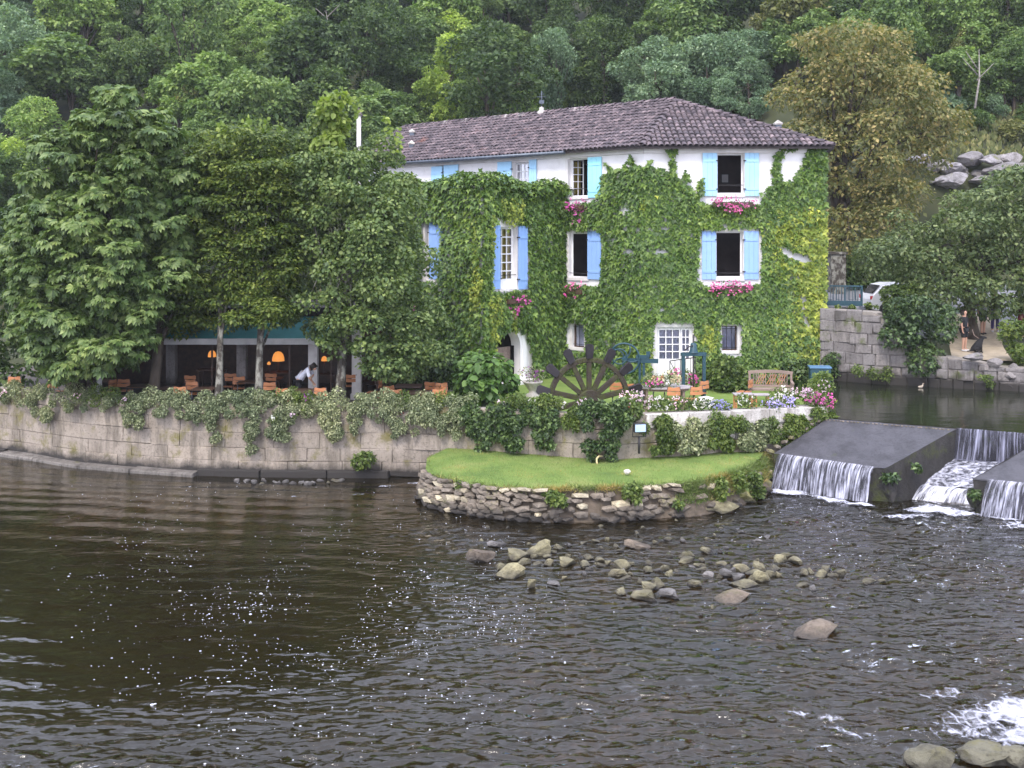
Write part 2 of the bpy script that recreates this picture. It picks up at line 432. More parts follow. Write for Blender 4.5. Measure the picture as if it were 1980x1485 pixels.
# ---------------------------------------------------------------- foliage builders
T_LEAF = (np.array([(0, 0, 0), (-.3, .45, .07), (0, 1, -.06), (.3, .45, .07)]), np.array([(0, 2, 1), (0, 3, 2)]))
T_ROUND = (np.array([(0, 0, 0), (-.36, .25, .05), (-.34, .65, .05), (0, 1, -.08), (.34, .65, .05), (.36, .25, .05)]), np.array([(0, 3, 2), (0, 2, 1), (0, 4, 3), (0, 5, 4)]))
T_IVY = (np.array([(0, 0, 0), (-.52, .42, .06), (-.2, .5, .03), (0, 1, -.1), (.2, .5, .03), (.52, .42, .06)]), np.array([(0, 2, 1), (0, 3, 2), (0, 4, 3), (0, 5, 4)]))
def _palm(n=7):
    V = []; Fc = []
    for i in range(n):
        a = math.radians(-78 + 156*i/(n-1)); L = 1.0 - .3*abs(i-(n-1)/2)/((n-1)/2)
        d = np.array((math.sin(a), math.cos(a), 0)); s = np.array((math.cos(a), -math.sin(a), 0))
        b = len(V); dz = -.25
        for t, w in ((.06, 0), (.7, -.17), (1, 0), (.7, .17)):
            p = d*t*L + s*w*L; p[2] = dz*t*t + (.05 if w else 0); V.append(p)
        Fc += [(b, b+2, b+1), (b, b+3, b+2)]
    return np.array(V), np.array(Fc)
T_PALM = _palm()
T_BLADE = (np.array([(-.06, 0, 0), (.06, 0, 0), (0, 1, .12)]), np.array([(0, 1, 2)]))
def _unit(a):
    return a / np.maximum(np.linalg.norm(a, axis=-1, keepdims=True), 1e-9)
def leaf_arrays(C, Nn, Tp, size, tmpl):
    """leaf template placed at C with normal Nn and tip direction Tp"""
    TV, TF = tmpl
    Nn = _unit(Nn); Tp = Tp - Nn * np.sum(Tp*Nn, 1, keepdims=True); Tp = _unit(Tp)
    Sx = np.cross(Tp, Nn)
    size = np.broadcast_to(np.asarray(size, float), (len(C),))
    V = C[:, None, :] + size[:, None, None] * (Sx[:, None, :]*TV[None, :, 0:1] + Tp[:, None, :]*TV[None, :, 1:2] + Nn[:, None, :]*TV[None, :, 2:3])
    Fc = TF[None] + (np.arange(len(C))*len(TV))[:, None, None]
    return V.reshape(-1, 3), Fc.reshape(-1, 3)
def rdir(n):
    v = RNG.normal(size=(n, 3)); return _unit(v)
def blob_points(blobs, n, under=.35, inner=.72, squash=None):
    """n points on the outer shells of ellipsoid clumps (cx,cy,cz,rx,ry,rz); returns centres and outward directions"""
    B = np.asarray(blobs, float)
    w = (B[:, 3]*B[:, 4] + B[:, 3]*B[:, 5] + B[:, 4]*B[:, 5]); w = w/w.sum()
    k = int(n*2.2)
    idx = RNG.choice(len(B), k, p=w)
    d = rdir(k)
    keep = (d[:, 2] > -.1) | (RNG.random(k) < under)
    idx = idx[keep]; d = d[keep]
    rr = 1 - .3*RNG.random(len(d))**2 + .08*RNG.normal(size=len(d))
    p = B[idx, :3] + d*B[idx, 3:6]*rr[:, None]
    bad = np.zeros(len(p), bool)
    for j in range(len(B)):
        q = (p - B[j, :3])/B[j, 3:6]
        bad |= ((q*q).sum(1) < inner**2) & (idx != j)
    p = p[~bad][:n]; d = d[~bad][:n]
    return p, d
def foliage(blobs, n, size, tmpl, up=.5, jit=.5, droop=.5, under=.35, inner=.72, svar=.3):
    p, d = blob_points(blobs, n, under, inner)
    k = len(p)
    Nn = _unit(d*.6 + np.array((0, 0, up)) + RNG.normal(size=(k, 3))*jit)
    Tp = d + np.array((0, 0, -droop)) + RNG.normal(size=(k, 3))*.5
    s = size*(1 + svar*RNG.normal(size=k)).clip(.5, 1.8)
    return leaf_arrays(p, Nn, Tp, s, tmpl)
def crown_blobs(prof, n, r, cz0, cz1, sq=.7, fill=.25, ax=1.0, ay=1.0, cx=0, cy=0):
    """clumps near the surface of a crown whose radius at height t (0..1) is prof(t)"""
    out = []
    for i in range(n):
        t = RND.random()**.9; a = RND.uniform(0, 2*math.pi)
        R = prof(t); f = (RND.uniform(.72, 1.0) if RND.random() > fill else RND.uniform(.1, .7))
        rb = r*RND.uniform(.65, 1.3)
        rad = max(0, R - rb*.5)*f
        out.append((cx+math.cos(a)*rad*ax, cy+math.sin(a)*rad*ay, cz0+(cz1-cz0)*t, rb, rb, rb*sq))
    return out
def limb_tree(mb, base, top, r0, targets, n=7, bend=.25):
    """tapered trunk with limbs toward targets"""
    base = Vector(base); top = Vector(top); pts = []; rad = []
    for i in range(7):
        t = i/6
        p = base.lerp(top, t) + Vector((math.sin(t*3+base.x), math.cos(t*2.3+base.y), 0))*bend*t
        pts.append(p); rad.append(r0*(1-.75*t) + (r0*.35 if i == 0 else 0))
    mb.tube(pts, rad, n)
    for tg in targets:
        tg = Vector(tg); k = RND.randint(2, 5); s = pts[k]
        m = s.lerp(tg, .5) + Vector((RND.uniform(-.2, .2), RND.uniform(-.2, .2), .25*(tg-s).length*.5))
        r = rad[k]*.55
        mb.tube([s, s.lerp(m, .5), m, m.lerp(tg, .6), tg], [r, r*.8, r*.6, r*.4, r*.15], 5, False)
def bush(name, blobs, n, size, tmpl, mat, label, cat='bush', group=None, parts='foliage', **kw):
    root = empty(name, label=label, cat=cat, group=group)
    V, Fc = foliage(blobs, n, size, tmpl, **kw)
    npmesh(parts, V, Fc, mat, root)
    return root

# ---------------------------------------------------------------- terrain and hillside
def hill_z(X, Y):
    X = np.asarray(X, float); Y = np.asarray(Y, float)
    base = np.where(X > 10, np.clip(4.3 - (X-14.4)*1.2, 2.75, 4.35), 1.5)
    base = np.where(X > 10, base + np.clip((Y-42)/8, 0, 1)*(4.35-base), base)
    base = base + np.clip((Y-44)/14, 0, 1)*np.where(X > 10, .5, 2.0)
    s = np.clip(Y-57, 0, None)
    k = np.interp(X, [-60, -20, 0, 12, 24, 60], [.66, .62, .56, .5, .55, .58])
    # rocky step on the right
    step = 4.5*np.clip((X-13)/5, 0, 1)*np.clip((Y-58)/2.5, 0, 1)
    z = base + k*s + step + 1.6*(fbm(X*.11, Y*.11, 3)-.45)*np.clip(s/10, 0, 1)
    return z
xs = np.linspace(-95, 95, 150); ys = np.concatenate([np.linspace(36.6, 60, 40), np.linspace(60.8, 175, 110)])
gx, gy = np.meshgrid(xs, ys)
gz = hill_z(gx, gy)
gz = np.where((gx < 13.9) & (gy < 46), np.minimum(gz, 1.2), gz)
far_bank = np.interp(gx, [10, 12.2, 13.7, 15.2, 16.8, 18.2, 24, 40], [41.5, 40.6, 39.6, 38.5, 37.7, 37.0, 36.0, 36.0])
gz = np.where((gx > 10) & (gy < far_bank), -.8, gz)
gz = np.where((gx < -6) & (gy < 44), np.minimum(gz, .8), gz)
n0, n1 = gx.shape
ii = (np.arange(n0-1)[:, None]*n1 + np.arange(n1-1)[None]).ravel()
FG = np.stack([ii, ii+1, ii+n1+1, ii+n1], 1)
m, nt, N, L, bs = new_mat('forest_floor')
nn = noise_node(nt, .35, 6, .7)
rr = ramp(nt, [(.3, (.02, .026, .01)), (.55, (.045, .05, .018)), (.75, (.09, .075, .03))]); L.new(nn.outputs[0], rr.inputs[0])
L.new(rr.outputs[0], bs.inputs['Base Color']); bs.inputs['Roughness'].default_value = 1
M_forest = m
hill = npmesh('hillside', np.stack([gx, gy, gz], -1).reshape(-1, 3), FG, M_forest, smooth=True)
tag(hill, kind='structure')
# fine-grained floor below everything
gd = MB().add([(-130, -20, -1.9), (130, -20, -1.9), (130, 200, -1.9), (-130, 200, -1.9)], [(0, 1, 2, 3)]).build('ground', M_earth)
tag(gd, kind='structure')

# hill tree prototypes -------------------------------------------------
def proto_crown(kind, seed):
    global RNG, RND
    RNG = np.random.default_rng(seed); RND = random.Random(seed)
    if kind == 'broad':
        bl = []
        for _ in range(RND.randint(4, 7)):            # several lobes on separate limbs, so no crown is one ball
            a_ = RND.uniform(0, 6.28); q_ = RND.uniform(.6, 2.6); hz_ = RND.uniform(3.6, 7.6)-.35*q_
            bl += crown_blobs(lambda t: 1.9*math.sin(math.pi*(.15+.75*t))**.7, 9, .78, hz_-1.3, hz_+1.2, .7, cx=q_*math.cos(a_), cy=q_*math.sin(a_))
        V, Fc = foliage(bl, 8600, .31, T_LEAF, up=.55, jit=.5, droop=.3)
    elif kind == 'tall':
        bl = crown_blobs(lambda t: 3.5*(1-t)**.65*(1-.25*math.sin(9*t))+.3, 46, .85, 1.4, 10.6, .8)
        V, Fc = foliage(bl, 7200, .3, T_LEAF, up=.35, jit=.5, droop=.2)
    elif kind == 'soft':
        bl = crown_blobs(lambda t: (2.2+1.4*math.sin(seed+t*5))*math.sin(math.pi*(.1+.8*t))**.6+.4, 50, .75, 1.8, 9.4, .9, cx=.5*math.sin(seed), ax=1.0+.25*math.cos(seed))
        V, Fc = foliage(bl, 10500, .24, T_LEAF, up=.3, jit=.8, droop=.4)
    else:
        bl = crown_blobs(lambda t: 2.2*(1-t)**.5+.3, 16, .8, .3, 2.8, .8)
        V, Fc = foliage(bl, 3600, .28, T_LEAF, up=.5, jit=.6, droop=.3)
    return V, Fc, bl
PROTO = {}
for kind, cnt in (('broad', 7), ('tall', 2), ('soft', 5), ('shrub', 3)):
    for q in range(cnt):
        V, Fc, bl = proto_crown(kind, 100 + q*7 + len(kind))
        me = bpy.data.meshes.new('crown')
        V = V.astype(np.float32); Fc = Fc.astype(np.int32)
        me.vertices.add(len(V)); me.vertices.foreach_set('co', V.ravel())
        me.loops.add(Fc.size); me.loops.foreach_set('vertex_index', Fc.ravel())
        me.polygons.add(len(Fc)); me.polygons.foreach_set('loop_start', np.arange(0, Fc.size, 3, dtype=np.int32)); me.polygons.foreach_set('loop_total', np.full(len(Fc), 3, np.int32))
        me.update(calc_edges=True)
        me.materials.append(HILL['mid'])
        mb = MB()
        tops = {'broad': 6.2, 'tall': 9.5, 'soft': 7.0, 'shrub': 1.6}[kind]
        limb_tree(mb, (0, 0, -1.5), (0, 0, tops), {'broad': .26, 'tall': .2, 'soft': .22, 'shrub': .06}[kind], [b[:3] for b in bl[:9]], 6)
        tm = mb.mesh('trunk'); tm.materials.append(M_bark)
        PROTO.setdefault(kind, []).append((me, tm))
HT = {'broad': 9.2, 'tall': 11.6, 'soft': 10.2, 'shrub': 3.6}
HR = {'broad': 4.3, 'tall': 3.6, 'soft': 4.0, 'shrub': 2.7}
KINDW = {'broad': 'round', 'tall': 'pointed', 'soft': 'feathery', 'shrub': 'low'}
COLW = {'dark': 'dark green', 'mid': 'mid green', 'light': 'light green', 'yellow': 'yellow green', 'blue': 'blue green', 'olive': 'olive brown', 'rust': 'rust brown', 'orange': 'orange tinged'}
ORD = ['first', 'second', 'third', 'fourth', 'fifth', 'sixth', 'seventh', 'eighth', 'ninth', 'tenth', 'eleventh', 'twelfth']
hill_trees = []      # (px, py, kind, colour, px radius)
RH = random.Random(21)
def pick_col(px, py):
    if px < 190: return RH.choice(['blue', 'blue', 'mid', 'light']) if py < 300 else RH.choice(['yellow', 'light', 'mid', 'dark'])  # blue leaf colour at upper left stands in for bluish haze
    if px < 300: return RH.choice(['mid', 'light', 'dark']) if py > 60 else 'dark'
    if px < 580: return RH.choice(['mid', 'light', 'light', 'mid', 'dark'])
    if px < 780: return RH.choice(['dark', 'dark', 'mid', 'mid'])
    if px < 980: return RH.choice(['mid', 'light', 'dark'])
    if px < 1230: return RH.choice(['dark', 'mid', 'dark', 'mid']) if py < 150 else RH.choice(['blue', 'light', 'mid'])
    if px < 1560: return RH.choice(['dark', 'mid', 'olive', 'mid', 'dark']) if py < 120 else RH.choice(['blue', 'blue', 'light'])
    return RH.choice(['dark', 'mid', 'mid', 'dark', 'light'])
for py in (-70, -20, 35, 90, 150, 210):
    x = -120 + RH.uniform(0, 90)
    while x < 2110:
        r = RH.uniform(50, 110)
        yy = py + RH.uniform(-22, 22)
        hidden = (780 < x < 1580 and yy > 190) or (1520 < x < 1830 and 120 < yy) or (x > 1840 and yy > 175) or (60 < x < 340 and yy > 190)
        if not hidden:
            c = pick_col(x, yy)
            kd = RH.choice(['soft', 'soft', 'broad']) if c == 'blue' else RH.choice(['broad', 'broad', 'soft', 'broad'])
            hill_trees.append((x, yy, kd, c, r))
        x += r*RH.uniform(.9, 1.3)
hill_trees += [(868, 165, 'tall', 'yellow', 70), (905, 190, 'tall', 'light', 55), (835, 190, 'soft', 'yellow', 50), (800, 215, 'broad', 'mid', 55), (875, 60, 'broad', 'yellow', 75), (930, 215, 'soft', 'light', 60),
               (1390, 180, 'soft', 'blue', 62), (1450, 160, 'soft', 'blue', 60), (1330, 165, 'soft', 'mid', 60), (1260, 170, 'shrub', 'blue', 50), (1200, 180, 'shrub', 'blue', 45), (1120, 180, 'shrub', 'mid', 55),
               (1010, 205, 'shrub', 'light', 50), (1060, 195, 'shrub', 'yellow', 45), (40, 470, 'soft', 'dark', 110), (-40, 600, 'soft', 'mid', 110), (150, 560, 'broad', 'dark', 110), (260, 420, 'broad', 'dark', 110), (400, 430, 'broad', 'dark', 110), (540, 430, 'broad', 'dark', 100), (20, 360, 'soft', 'yellow', 75), (-10, 520, 'soft', 'dark', 90), (60, 280, 'soft', 'light', 80), (10, 640, 'shrub', 'dark', 80), (-60, 420, 'soft', 'mid', 90),
               (360, 200, 'soft', 'olive', 55), (450, 215, 'broad', 'light', 60), (540, 215, 'broad', 'mid', 65), (620, 230, 'soft', 'dark', 70), (720, 225, 'soft', 'mid', 60), (300, 150, 'soft', 'olive', 50), (400, 290, 'soft', 'mid', 60), (560, 300, 'broad', 'dark', 70), (690, 300, 'broad', 'dark', 70),
               (1893, 232, 'shrub', 'mid', 36), (1958, 246, 'shrub', 'olive', 42), (2000, 215, 'shrub', 'mid', 40), (1925, 205, 'shrub', 'blue', 34), (1905, 140, 'shrub', 'orange', 55), (1870, 110, 'soft', 'olive', 45), (1905, 60, 'soft', 'light', 60), (1830, 200, 'shrub', 'blue', 50), (1960, 130, 'soft', 'mid', 60), (1500, 60, 'broad', 'olive', 70), (1880, 190, 'shrub', 'mid', 40)]
hill_rows = {}
def zone(px):
    for lim, w in ((330, 'above the chestnut tree'), (560, 'above the terrace trees'), (780, 'left of the roof'), (1050, 'behind the left half of the roof'), (1310, 'behind the right half of the roof'), (1560, 'between roof and rust brown tree'), (1830, 'behind the rust brown tree')):
        if px < lim: return w
    return 'above the grassy bank'
placed = []
for i, (px, py, kd, c, r) in enumerate(hill_trees):
    # walk along the sight line until a tree of this apparent size, standing on the slope, has its crown centre at py
    best = None
    for Y in np.arange(58, 168, .5):
        X = (px-CX)/F*Y; zc = H - (py-HY)/F*Y
        s = r/F*Y/HR[kd]
        e = abs(float(hill_z(X, Y)) + HT[kd]*.55*s - zc)
        if best is None or e < best[0]: best = (e, Y, X, s)
    e, Y, X, s = best
    placed.append((px, py, kd, c, X, Y, s))
rank = {}
for (px, py, kd, c, X, Y, s) in sorted(placed):
    row = 'top' if py < 10 else ('upper' if py < 75 else ('middle' if py < 165 else 'lower'))
    key = (zone(px), row, c, kd); rank.setdefault(key, []).append((px, py, X, Y, s))
for (zn, row, c, kd), lst in rank.items():
    for q, (px, py, X, Y, s) in enumerate(lst):
        nm = 'hillside_shrub' if kd == 'shrub' else 'hillside_tree'
        lab = '%s %s %s %s, %s row' % (COLW[c], KINDW[kd], 'shrub' if kd == 'shrub' else 'tree', zn, row)
        if len(lst) > 1: lab += ', ' + ORD[q] + ' from left'
        root = empty(nm, (X, Y, float(hill_z(X, Y))), RH.uniform(0, 6.28), lab, 'shrub' if kd == 'shrub' else 'tree', 'trees and shrubs on the wooded hillside')
        root.scale = (s*RH.uniform(.85, 1.3), s*RH.uniform(.85, 1.3), s*RH.uniform(.9, 1.15))
        cm, tm = RH.choice(PROTO[kd])
        co = link('crown', cm, None, root); co.material_slots[0].link = 'OBJECT'; co.material_slots[0].material = HILL[c]
        link('trunk', tm, None, root)
# a few bare pale trunks that show in the gaps
for (px, y0, y1, lean) in ((612, 40, 150, 20), (640, 20, 110, -10), (1140, 60, 130, 12), (1085, 95, 160, -8), (1885, 95, 210, 8)):
    Y = 62 if px > 1800 else 82
    a = at(px, y1, Y); b = at(px+lean, y0, Y+1)
    mb = MB(); mb.tube([a, a.lerp(b, .5)+Vector((.15, 0, 0)), b], [.07, .055, .015], 6)
    for s in (-1, 1, -1):
        t = RH.uniform(.4, .85); p = a.lerp(b, t); mb.tube([p, p+Vector((s*RH.uniform(.5, 1.1), 0, RH.uniform(.5, 1.2)))], [.05, .015], 5)
    root = empty('bare_tree', (0, 0, 0), label='bare pale trunk %s' % {612: 'in the dark gap left of the young green lime shoots', 640: 'leaning left in the dark gap above the lime tree', 1140: 'leaning right above the middle of the roof', 1085: 'leaning left above the middle of the roof', 1885: 'with twigs above the grassy bank on the right'}[px], cat='tree')
    mb.build('trunk', M_twig, root)
RNG = np.random.default_rng(11); RND = random.Random(5)
HAZE = .0003
if HAZE:
    hz = MB().box((-140, -25, -3.0), (140, 215, 125)).build('haze', None)
    m = bpy.data.materials.new('haze'); m.use_nodes = True; nt = m.node_tree; nt.nodes.remove(nt.nodes['Principled BSDF'])
    pv = nt.nodes.new('ShaderNodeVolumePrincipled'); pv.inputs['Color'].default_value = (.86, .9, .97, 1); pv.inputs['Density'].default_value = HAZE; pv.inputs['Anisotropy'].default_value = 0
    nt.links.new(pv.outputs[0], nt.nodes['Material Output'].inputs['Volume']); hz.data.materials.append(m); tag(hz, kind='stuff')
# ---------------------------------------------------------------- paths in plan
class Path:
    def __init__(s, pts):
        s.p = [Vector((a, b)) for a, b in pts]
        s.c = [0]
        for a, b in zip(s.p, s.p[1:]): s.c.append(s.c[-1] + (b-a).length)
        s.L = s.c[-1]
    def at(s, t):
        t = min(max(t, 0), s.L)
        for i in range(len(s.p)-1):
            if t <= s.c[i+1] or i == len(s.p)-2:
                return s.p[i].lerp(s.p[i+1], (t-s.c[i])/(s.c[i+1]-s.c[i]))
    def nrm(s, t):
        d = s.at(min(t+.15, s.L)) - s.at(max(t-.15, 0)); d.normalize()
        return Vector((d.y, -d.x))
    def t_at_x(s, x):
        for i in range(len(s.p)-1):
            if s.p[i].x <= x <= s.p[i+1].x:
                return s.c[i] + (x-s.p[i].x)/(s.p[i+1].x-s.p[i].x)*(s.c[i+1]-s.c[i])
        return 0 if x < s.p[0].x else s.L
def px_path(pts, zw=0.0):
    return Path([on_z(x, y, zw).xy for x, y in pts])
RW = Path([(-34, 38.4), (-24, 37.0)] + [tuple(on_z(x, y, 0).xy) for x, y in ((0, 875), (55, 882), (140, 897), (240, 907), (358, 916), (460, 920), (560, 921), (700, 921), (830, 924), (920, 931), (1040, 940), (1165, 950), (1300, 943), (1450, 934))] + [(9.67, 31.75)])
def stone_piece(path, s0, s1, z0, z1, out0, proud, g=.012, ch=.03, wob=.015):
    """one squared stone lying along the path, its face chamfered so the joint is recessed"""
    r = lambda: RND.uniform(-wob, wob)
    V = []
    def ring(o, ins):
        for (s, z) in ((s0+g+ins, z0+g+ins), (s1-g-ins, z0+g+ins), (s1-g-ins, z1-g-ins), (s0+g+ins, z1-g-ins)):
            p = path.at(s); n = path.nrm(s)
            V.append((p.x+n.x*o+r()*.6, p.y+n.y*o+r()*.6, z+r()))
    ring(out0-.12, 0); ring(out0+proud-ch, 0); ring(out0+proud, ch)
    Fc = [(8, 9, 10, 11)]
    for b in (0, 4):
        for k in range(4): Fc.append((b+k, b+(k+1) % 4, b+4+(k+1) % 4, b+4+k))
    me = bpy.data.meshes.new('stone'); me.from_pydata(V, [], Fc); me.update()
    return me
def strip(path, s0, s1, z0, z1, out, step=.5, back=.6):
    """solid core of a wall along the path"""
    mb = MB(); n = max(2, int((s1-s0)/step)+1); V = []; Fc = []
    for i in range(n):
        s = s0+(s1-s0)*i/(n-1); p = path.at(s); q = path.nrm(s)
        for (o, z) in ((out, z0), (out, z1), (out-back, z1), (out-back, z0)):
            V.append((p.x+q.x*o, p.y+q.y*o, z))
    for i in range(n-1):
        for k in range(4):
            Fc.append((i*4+k, (i+1)*4+k, (i+1)*4+(k+1) % 4, i*4+(k+1) % 4))
    Fc += [(0, 1, 2, 3), tuple(4*(n-1)+k for k in (3, 2, 1, 0))]
    return mb.add(V, Fc)

# ---------------------------------------------------------------- river bed and water
m, nt, N, L, bs = new_mat('river_bed')
n = noise_node(nt, .5, 6, .7)
r = ramp(nt, [(.3, (.05, .042, .018)), (.46, (.11, .085, .035)), (.6, (.2, .13, .06)), (.75, (.26, .17, .09))]); L.new(n.outputs[0], r.inputs[0])
v = N.new('ShaderNodeTexVoronoi'); v.inputs['Scale'].default_value = 5
g = N.new('ShaderNodeNewGeometry'); L.new(g.outputs['Position'], v.inputs['Vector'])
rv = ramp(nt, [(0, (1.5, 1.4, 1.2)), (.6, (.6, .6, .55))]); L.new(v.outputs['Distance'], rv.inputs[0])
c = mix_rgb(nt, 1, r.outputs[0], rv.outputs[0], 'MULTIPLY')
nw = noise_node(nt, .28, 3, .5)
rw = ramp(nt, [(.52, (0, 0, 0)), (.64, (1, 1, 1))]); L.new(nw.outputs[0], rw.inputs[0])
c = mix_rgb(nt, rw.outputs[0], c, (.022, .035, .008))
sxb = N.new('ShaderNodeSeparateXYZ'); L.new(g.outputs['Position'], sxb.inputs[0])
mrb = N.new('ShaderNodeMapRange'); mrb.inputs[1].default_value = 1.5; mrb.inputs[2].default_value = -3.5; L.new(sxb.outputs[0], mrb.inputs[0])
mry = N.new('ShaderNodeMapRange'); mry.inputs[1].default_value = 29.5; mry.inputs[2].default_value = 25.5; L.new(sxb.outputs[1], mry.inputs[0])
mmb = N.new('ShaderNodeMath'); mmb.operation = 'MULTIPLY'; L.new(mrb.outputs[0], mmb.inputs[0]); L.new(mry.outputs[0], mmb.inputs[1])
mm2 = N.new('ShaderNodeMath'); mm2.operation = 'MULTIPLY'; mm2.inputs[1].default_value = .85; L.new(mmb.outputs[0], mm2.inputs[0])
c = mix_rgb(nt, mm2.outputs[0], c, (.03, .034, .012))      # darker green over the deep left part of the bed
L.new(c, bs.inputs['Base Color']); bs.inputs['Roughness'].default_value = 1
xs = np.linspace(-40, 34, 190); ys = np.linspace(6, 38.5, 110)
bx, by = np.meshgrid(xs, ys)
shal = np.exp(-((bx-2.5)/6.5)**2 - ((by-23)/3.2)**2)*.5 + np.exp(-((bx-6)/7)**2-((by-17)/4)**2)*.3
shal += .42*np.exp(-((bx+7)/7)**2 - ((by-31.5)/2.0)**2)
bz = -.75 + shal + .16*(fbm(bx*.7, by*.7, 9)-.5)
n0, n1 = bx.shape
ii = (np.arange(n0-1)[:, None]*n1 + np.arange(n1-1)[None]).ravel()
bed = npmesh('river_bed', np.stack([bx, by, np.minimum(bz, -.1)], -1).reshape(-1, 3), np.stack([ii, ii+1, ii+n1+1, ii+n1], 1), m, smooth=True)
tag(bed, kind='structure')

def M_water(name, murk, tint, s1, b1, s2, b2, stretch=(1, 1, 1), fac=.3, rough=.02, attr=False, ior=1.333):
    m, nt, N, L, bs = new_mat(name)
    n1 = noise_node(nt, s1, 1.5, .5, stretch=stretch); n2 = noise_node(nt, s2, 3, .6, stretch=stretch)
    a = add_bump(nt, n1.outputs[0], 1.0, b1)
    b = N.new('ShaderNodeBump'); b.inputs['Strength'].default_value = 1; b.inputs['Distance'].default_value = b2
    L.new(n2.outputs[0], b.inputs['Height']); L.new(a, b.inputs['Normal'])
    if attr:
        va = N.new('ShaderNodeVertexColor'); va.layer_name = 'riffle'
        for bn_ in [x for x in N if x.type == 'BUMP']:
            mm_ = N.new('ShaderNodeMapRange'); mm_.inputs[3].default_value = .05; mm_.inputs[4].default_value = 1.0; mm_.clamp = False
            L.new(va.outputs[0], mm_.inputs[0]); L.new(mm_.outputs[0], bn_.inputs['Strength'])
    t = N.new('ShaderNodeBsdfTransparent'); t.inputs[0].default_value = (*tint, 1)
    d = N.new('ShaderNodeBsdfDiffuse'); d.inputs[0].default_value = (*murk, 1)
    m1 = N.new('ShaderNodeMixShader'); m1.inputs[0].default_value = fac
    L.new(t.outputs[0], m1.inputs[1]); L.new(d.outputs[0], m1.inputs[2])
    gl = N.new('ShaderNodeBsdfGlossy'); gl.inputs['Roughness'].default_value = rough; gl.inputs[0].default_value = (1, 1, 1, 1)
    L.new(b.outputs[0], gl.inputs['Normal'])
    fr = N.new('ShaderNodeFresnel'); fr.inputs[0].default_value = ior; L.new(b.outputs[0], fr.inputs['Normal'])
    m2 = N.new('ShaderNodeMixShader'); L.new(fr.outputs[0], m2.inputs[0]); L.new(m1.outputs[0], m2.inputs[1]); L.new(gl.outputs[0], m2.inputs[2])
    L.new(m2.outputs[0], N['Material Output'].inputs[0])
    return m
M_river_water = M_water('river_water', (.024, .02, .009), (.6, .48, .27), 2.6, .28, 8, .022, (1, 1.8, 1), .35, attr=True, ior=1.5)
M_pool_water = M_water('pool_water', (.03, .035, .02), (.3, .3, .2), 1.2, .014, 5, .004, (1, 2.0, 1), .5)
def waves(X, Y, want=False):
    px = CX + X/Y*F; py = HY + H/Y*F
    # rough water: the riffle and everything downstream on the right and bottom, calm on the left
    rough = 1/(1+np.exp(-((px-1060)/150 + (py-1130)/150)))
    rough = np.maximum(rough, 1/(1+np.exp(-(py-1425)/35)))
    fall = .6*np.exp(-((X-9.5)/2.6)**2 - ((Y-28.2)/2.0)**2)
    rough = np.maximum(rough, fall)
    rif = np.exp(-((px-900)/160)**2-((py-1035)/32)**2)
    rough = np.maximum(rough, .8*rif)
    rough = rough*np.clip(.45+2.0*(fbm(X*.22, Y*.6, 91, 3)-.15), .25, 1.7)
    rough = rough*(1-.62*np.exp(-((px-1250)/330)**2-((py-1105)/60)**2))*(1-.5*np.exp(-((px-1300)/260)**2-((py-1265)/40)**2))
    if want: return np.clip(rough, 0, 1.4)
    wx = X + .6*fbm(X*.4, Y*.4, 31, 3); wy = Y + .8*fbm(X*.35, Y*.35, 33, 3)
    z = .007*np.sin(wy*7.5+1.2*wx+6*vnoise(X*.25, Y*.25, 5)) * (.4+.8*vnoise(X*.3, Y*.3, 8))
    z += .010*(fbm(wx*1.3, wy*1.9, 41, 3)-.45)
    a = fbm(wx*1.1 + .5*wy, wy*2.1, 51, 4)-.47
    b = fbm(wx*2.6 - .4*wy, wy*4.6, 61, 3)-.44
    c = np.abs(fbm(wx*1.6, wy*3.2, 71, 3)-.45)
    return 1.3*z*(1-.3*rough) + rough*(.16*a + .1*b - .1*c)
# water grid, finer towards the viewer
pys = np.concatenate([np.arange(2350, 1500, -10), np.arange(1500, 850, -1.9)])
Yw = H*F/(pys-HY); Xw = np.arange(-30, 22, .1)
wx, wy = np.meshgrid(Xw, Yw)
wz = waves(wx, wy)
# edge of the water kept clear of the far banks
n0, n1 = wx.shape
ii = (np.arange(n0-1)[:, None]*n1 + np.arange(n1-1)[None]).ravel()
riv = npmesh('river', np.stack([wx, wy, wz], -1).reshape(-1, 3), np.stack([ii, ii+1, ii+n1+1, ii+n1], 1), M_river_water, smooth=True)
tag(riv, kind='structure')
_rf = waves(wx, wy, True).reshape(-1)
riv.data.color_attributes.new('riffle', 'FLOAT_COLOR', 'POINT').data.foreach_set('color', np.repeat(_rf[:, None], 4, 1).astype(np.float32).ravel())

# foam flecks drifting on the calm water
def flecks(name, n, dens, size, kind_lab=None):
    P2 = []
    while len(P2) < n:
        k = 6000
        px = RNG.uniform(0, 1980, k); py = RNG.uniform(930, 1480, k)
        d = dens(px, py); ok = RNG.random(k) < d
        P2 += list(zip(px[ok], py[ok]))
    P2 = np.array(P2[:n]); Y = H*F/(P2[:, 1]-HY); X = (P2[:, 0]-CX)/F*Y
    Z = waves(X, Y) + .004
    a = np.arange(6)/6*2*np.pi
    s = size*np.exp(RNG.normal(size=n)*.4)
    sx = s*RNG.uniform(.7, 1.6, n)
    V = np.stack([X[:, None]+np.cos(a)*sx[:, None], Y[:, None]+np.sin(a)*s[:, None], np.repeat(Z[:, None], 6, 1)], -1)
    top = np.stack([X, Y, Z+s*.5], -1)[:, None]
    V = np.concatenate([V, top], 1)
    t = np.array([(k, (k+1) % 6, 6) for k in range(6)])
    Fc = t[None]+(np.arange(n)*7)[:, None, None]
    o = npmesh(name, V.reshape(-1, 3), Fc.reshape(-1, 3), M_foam_fleck)
    return tag(o, kind='stuff')
M_foam_fleck = M_plain('foam_bubbles', (.8, .8, .84), (.7, .7, .75), .5, 5, 0)
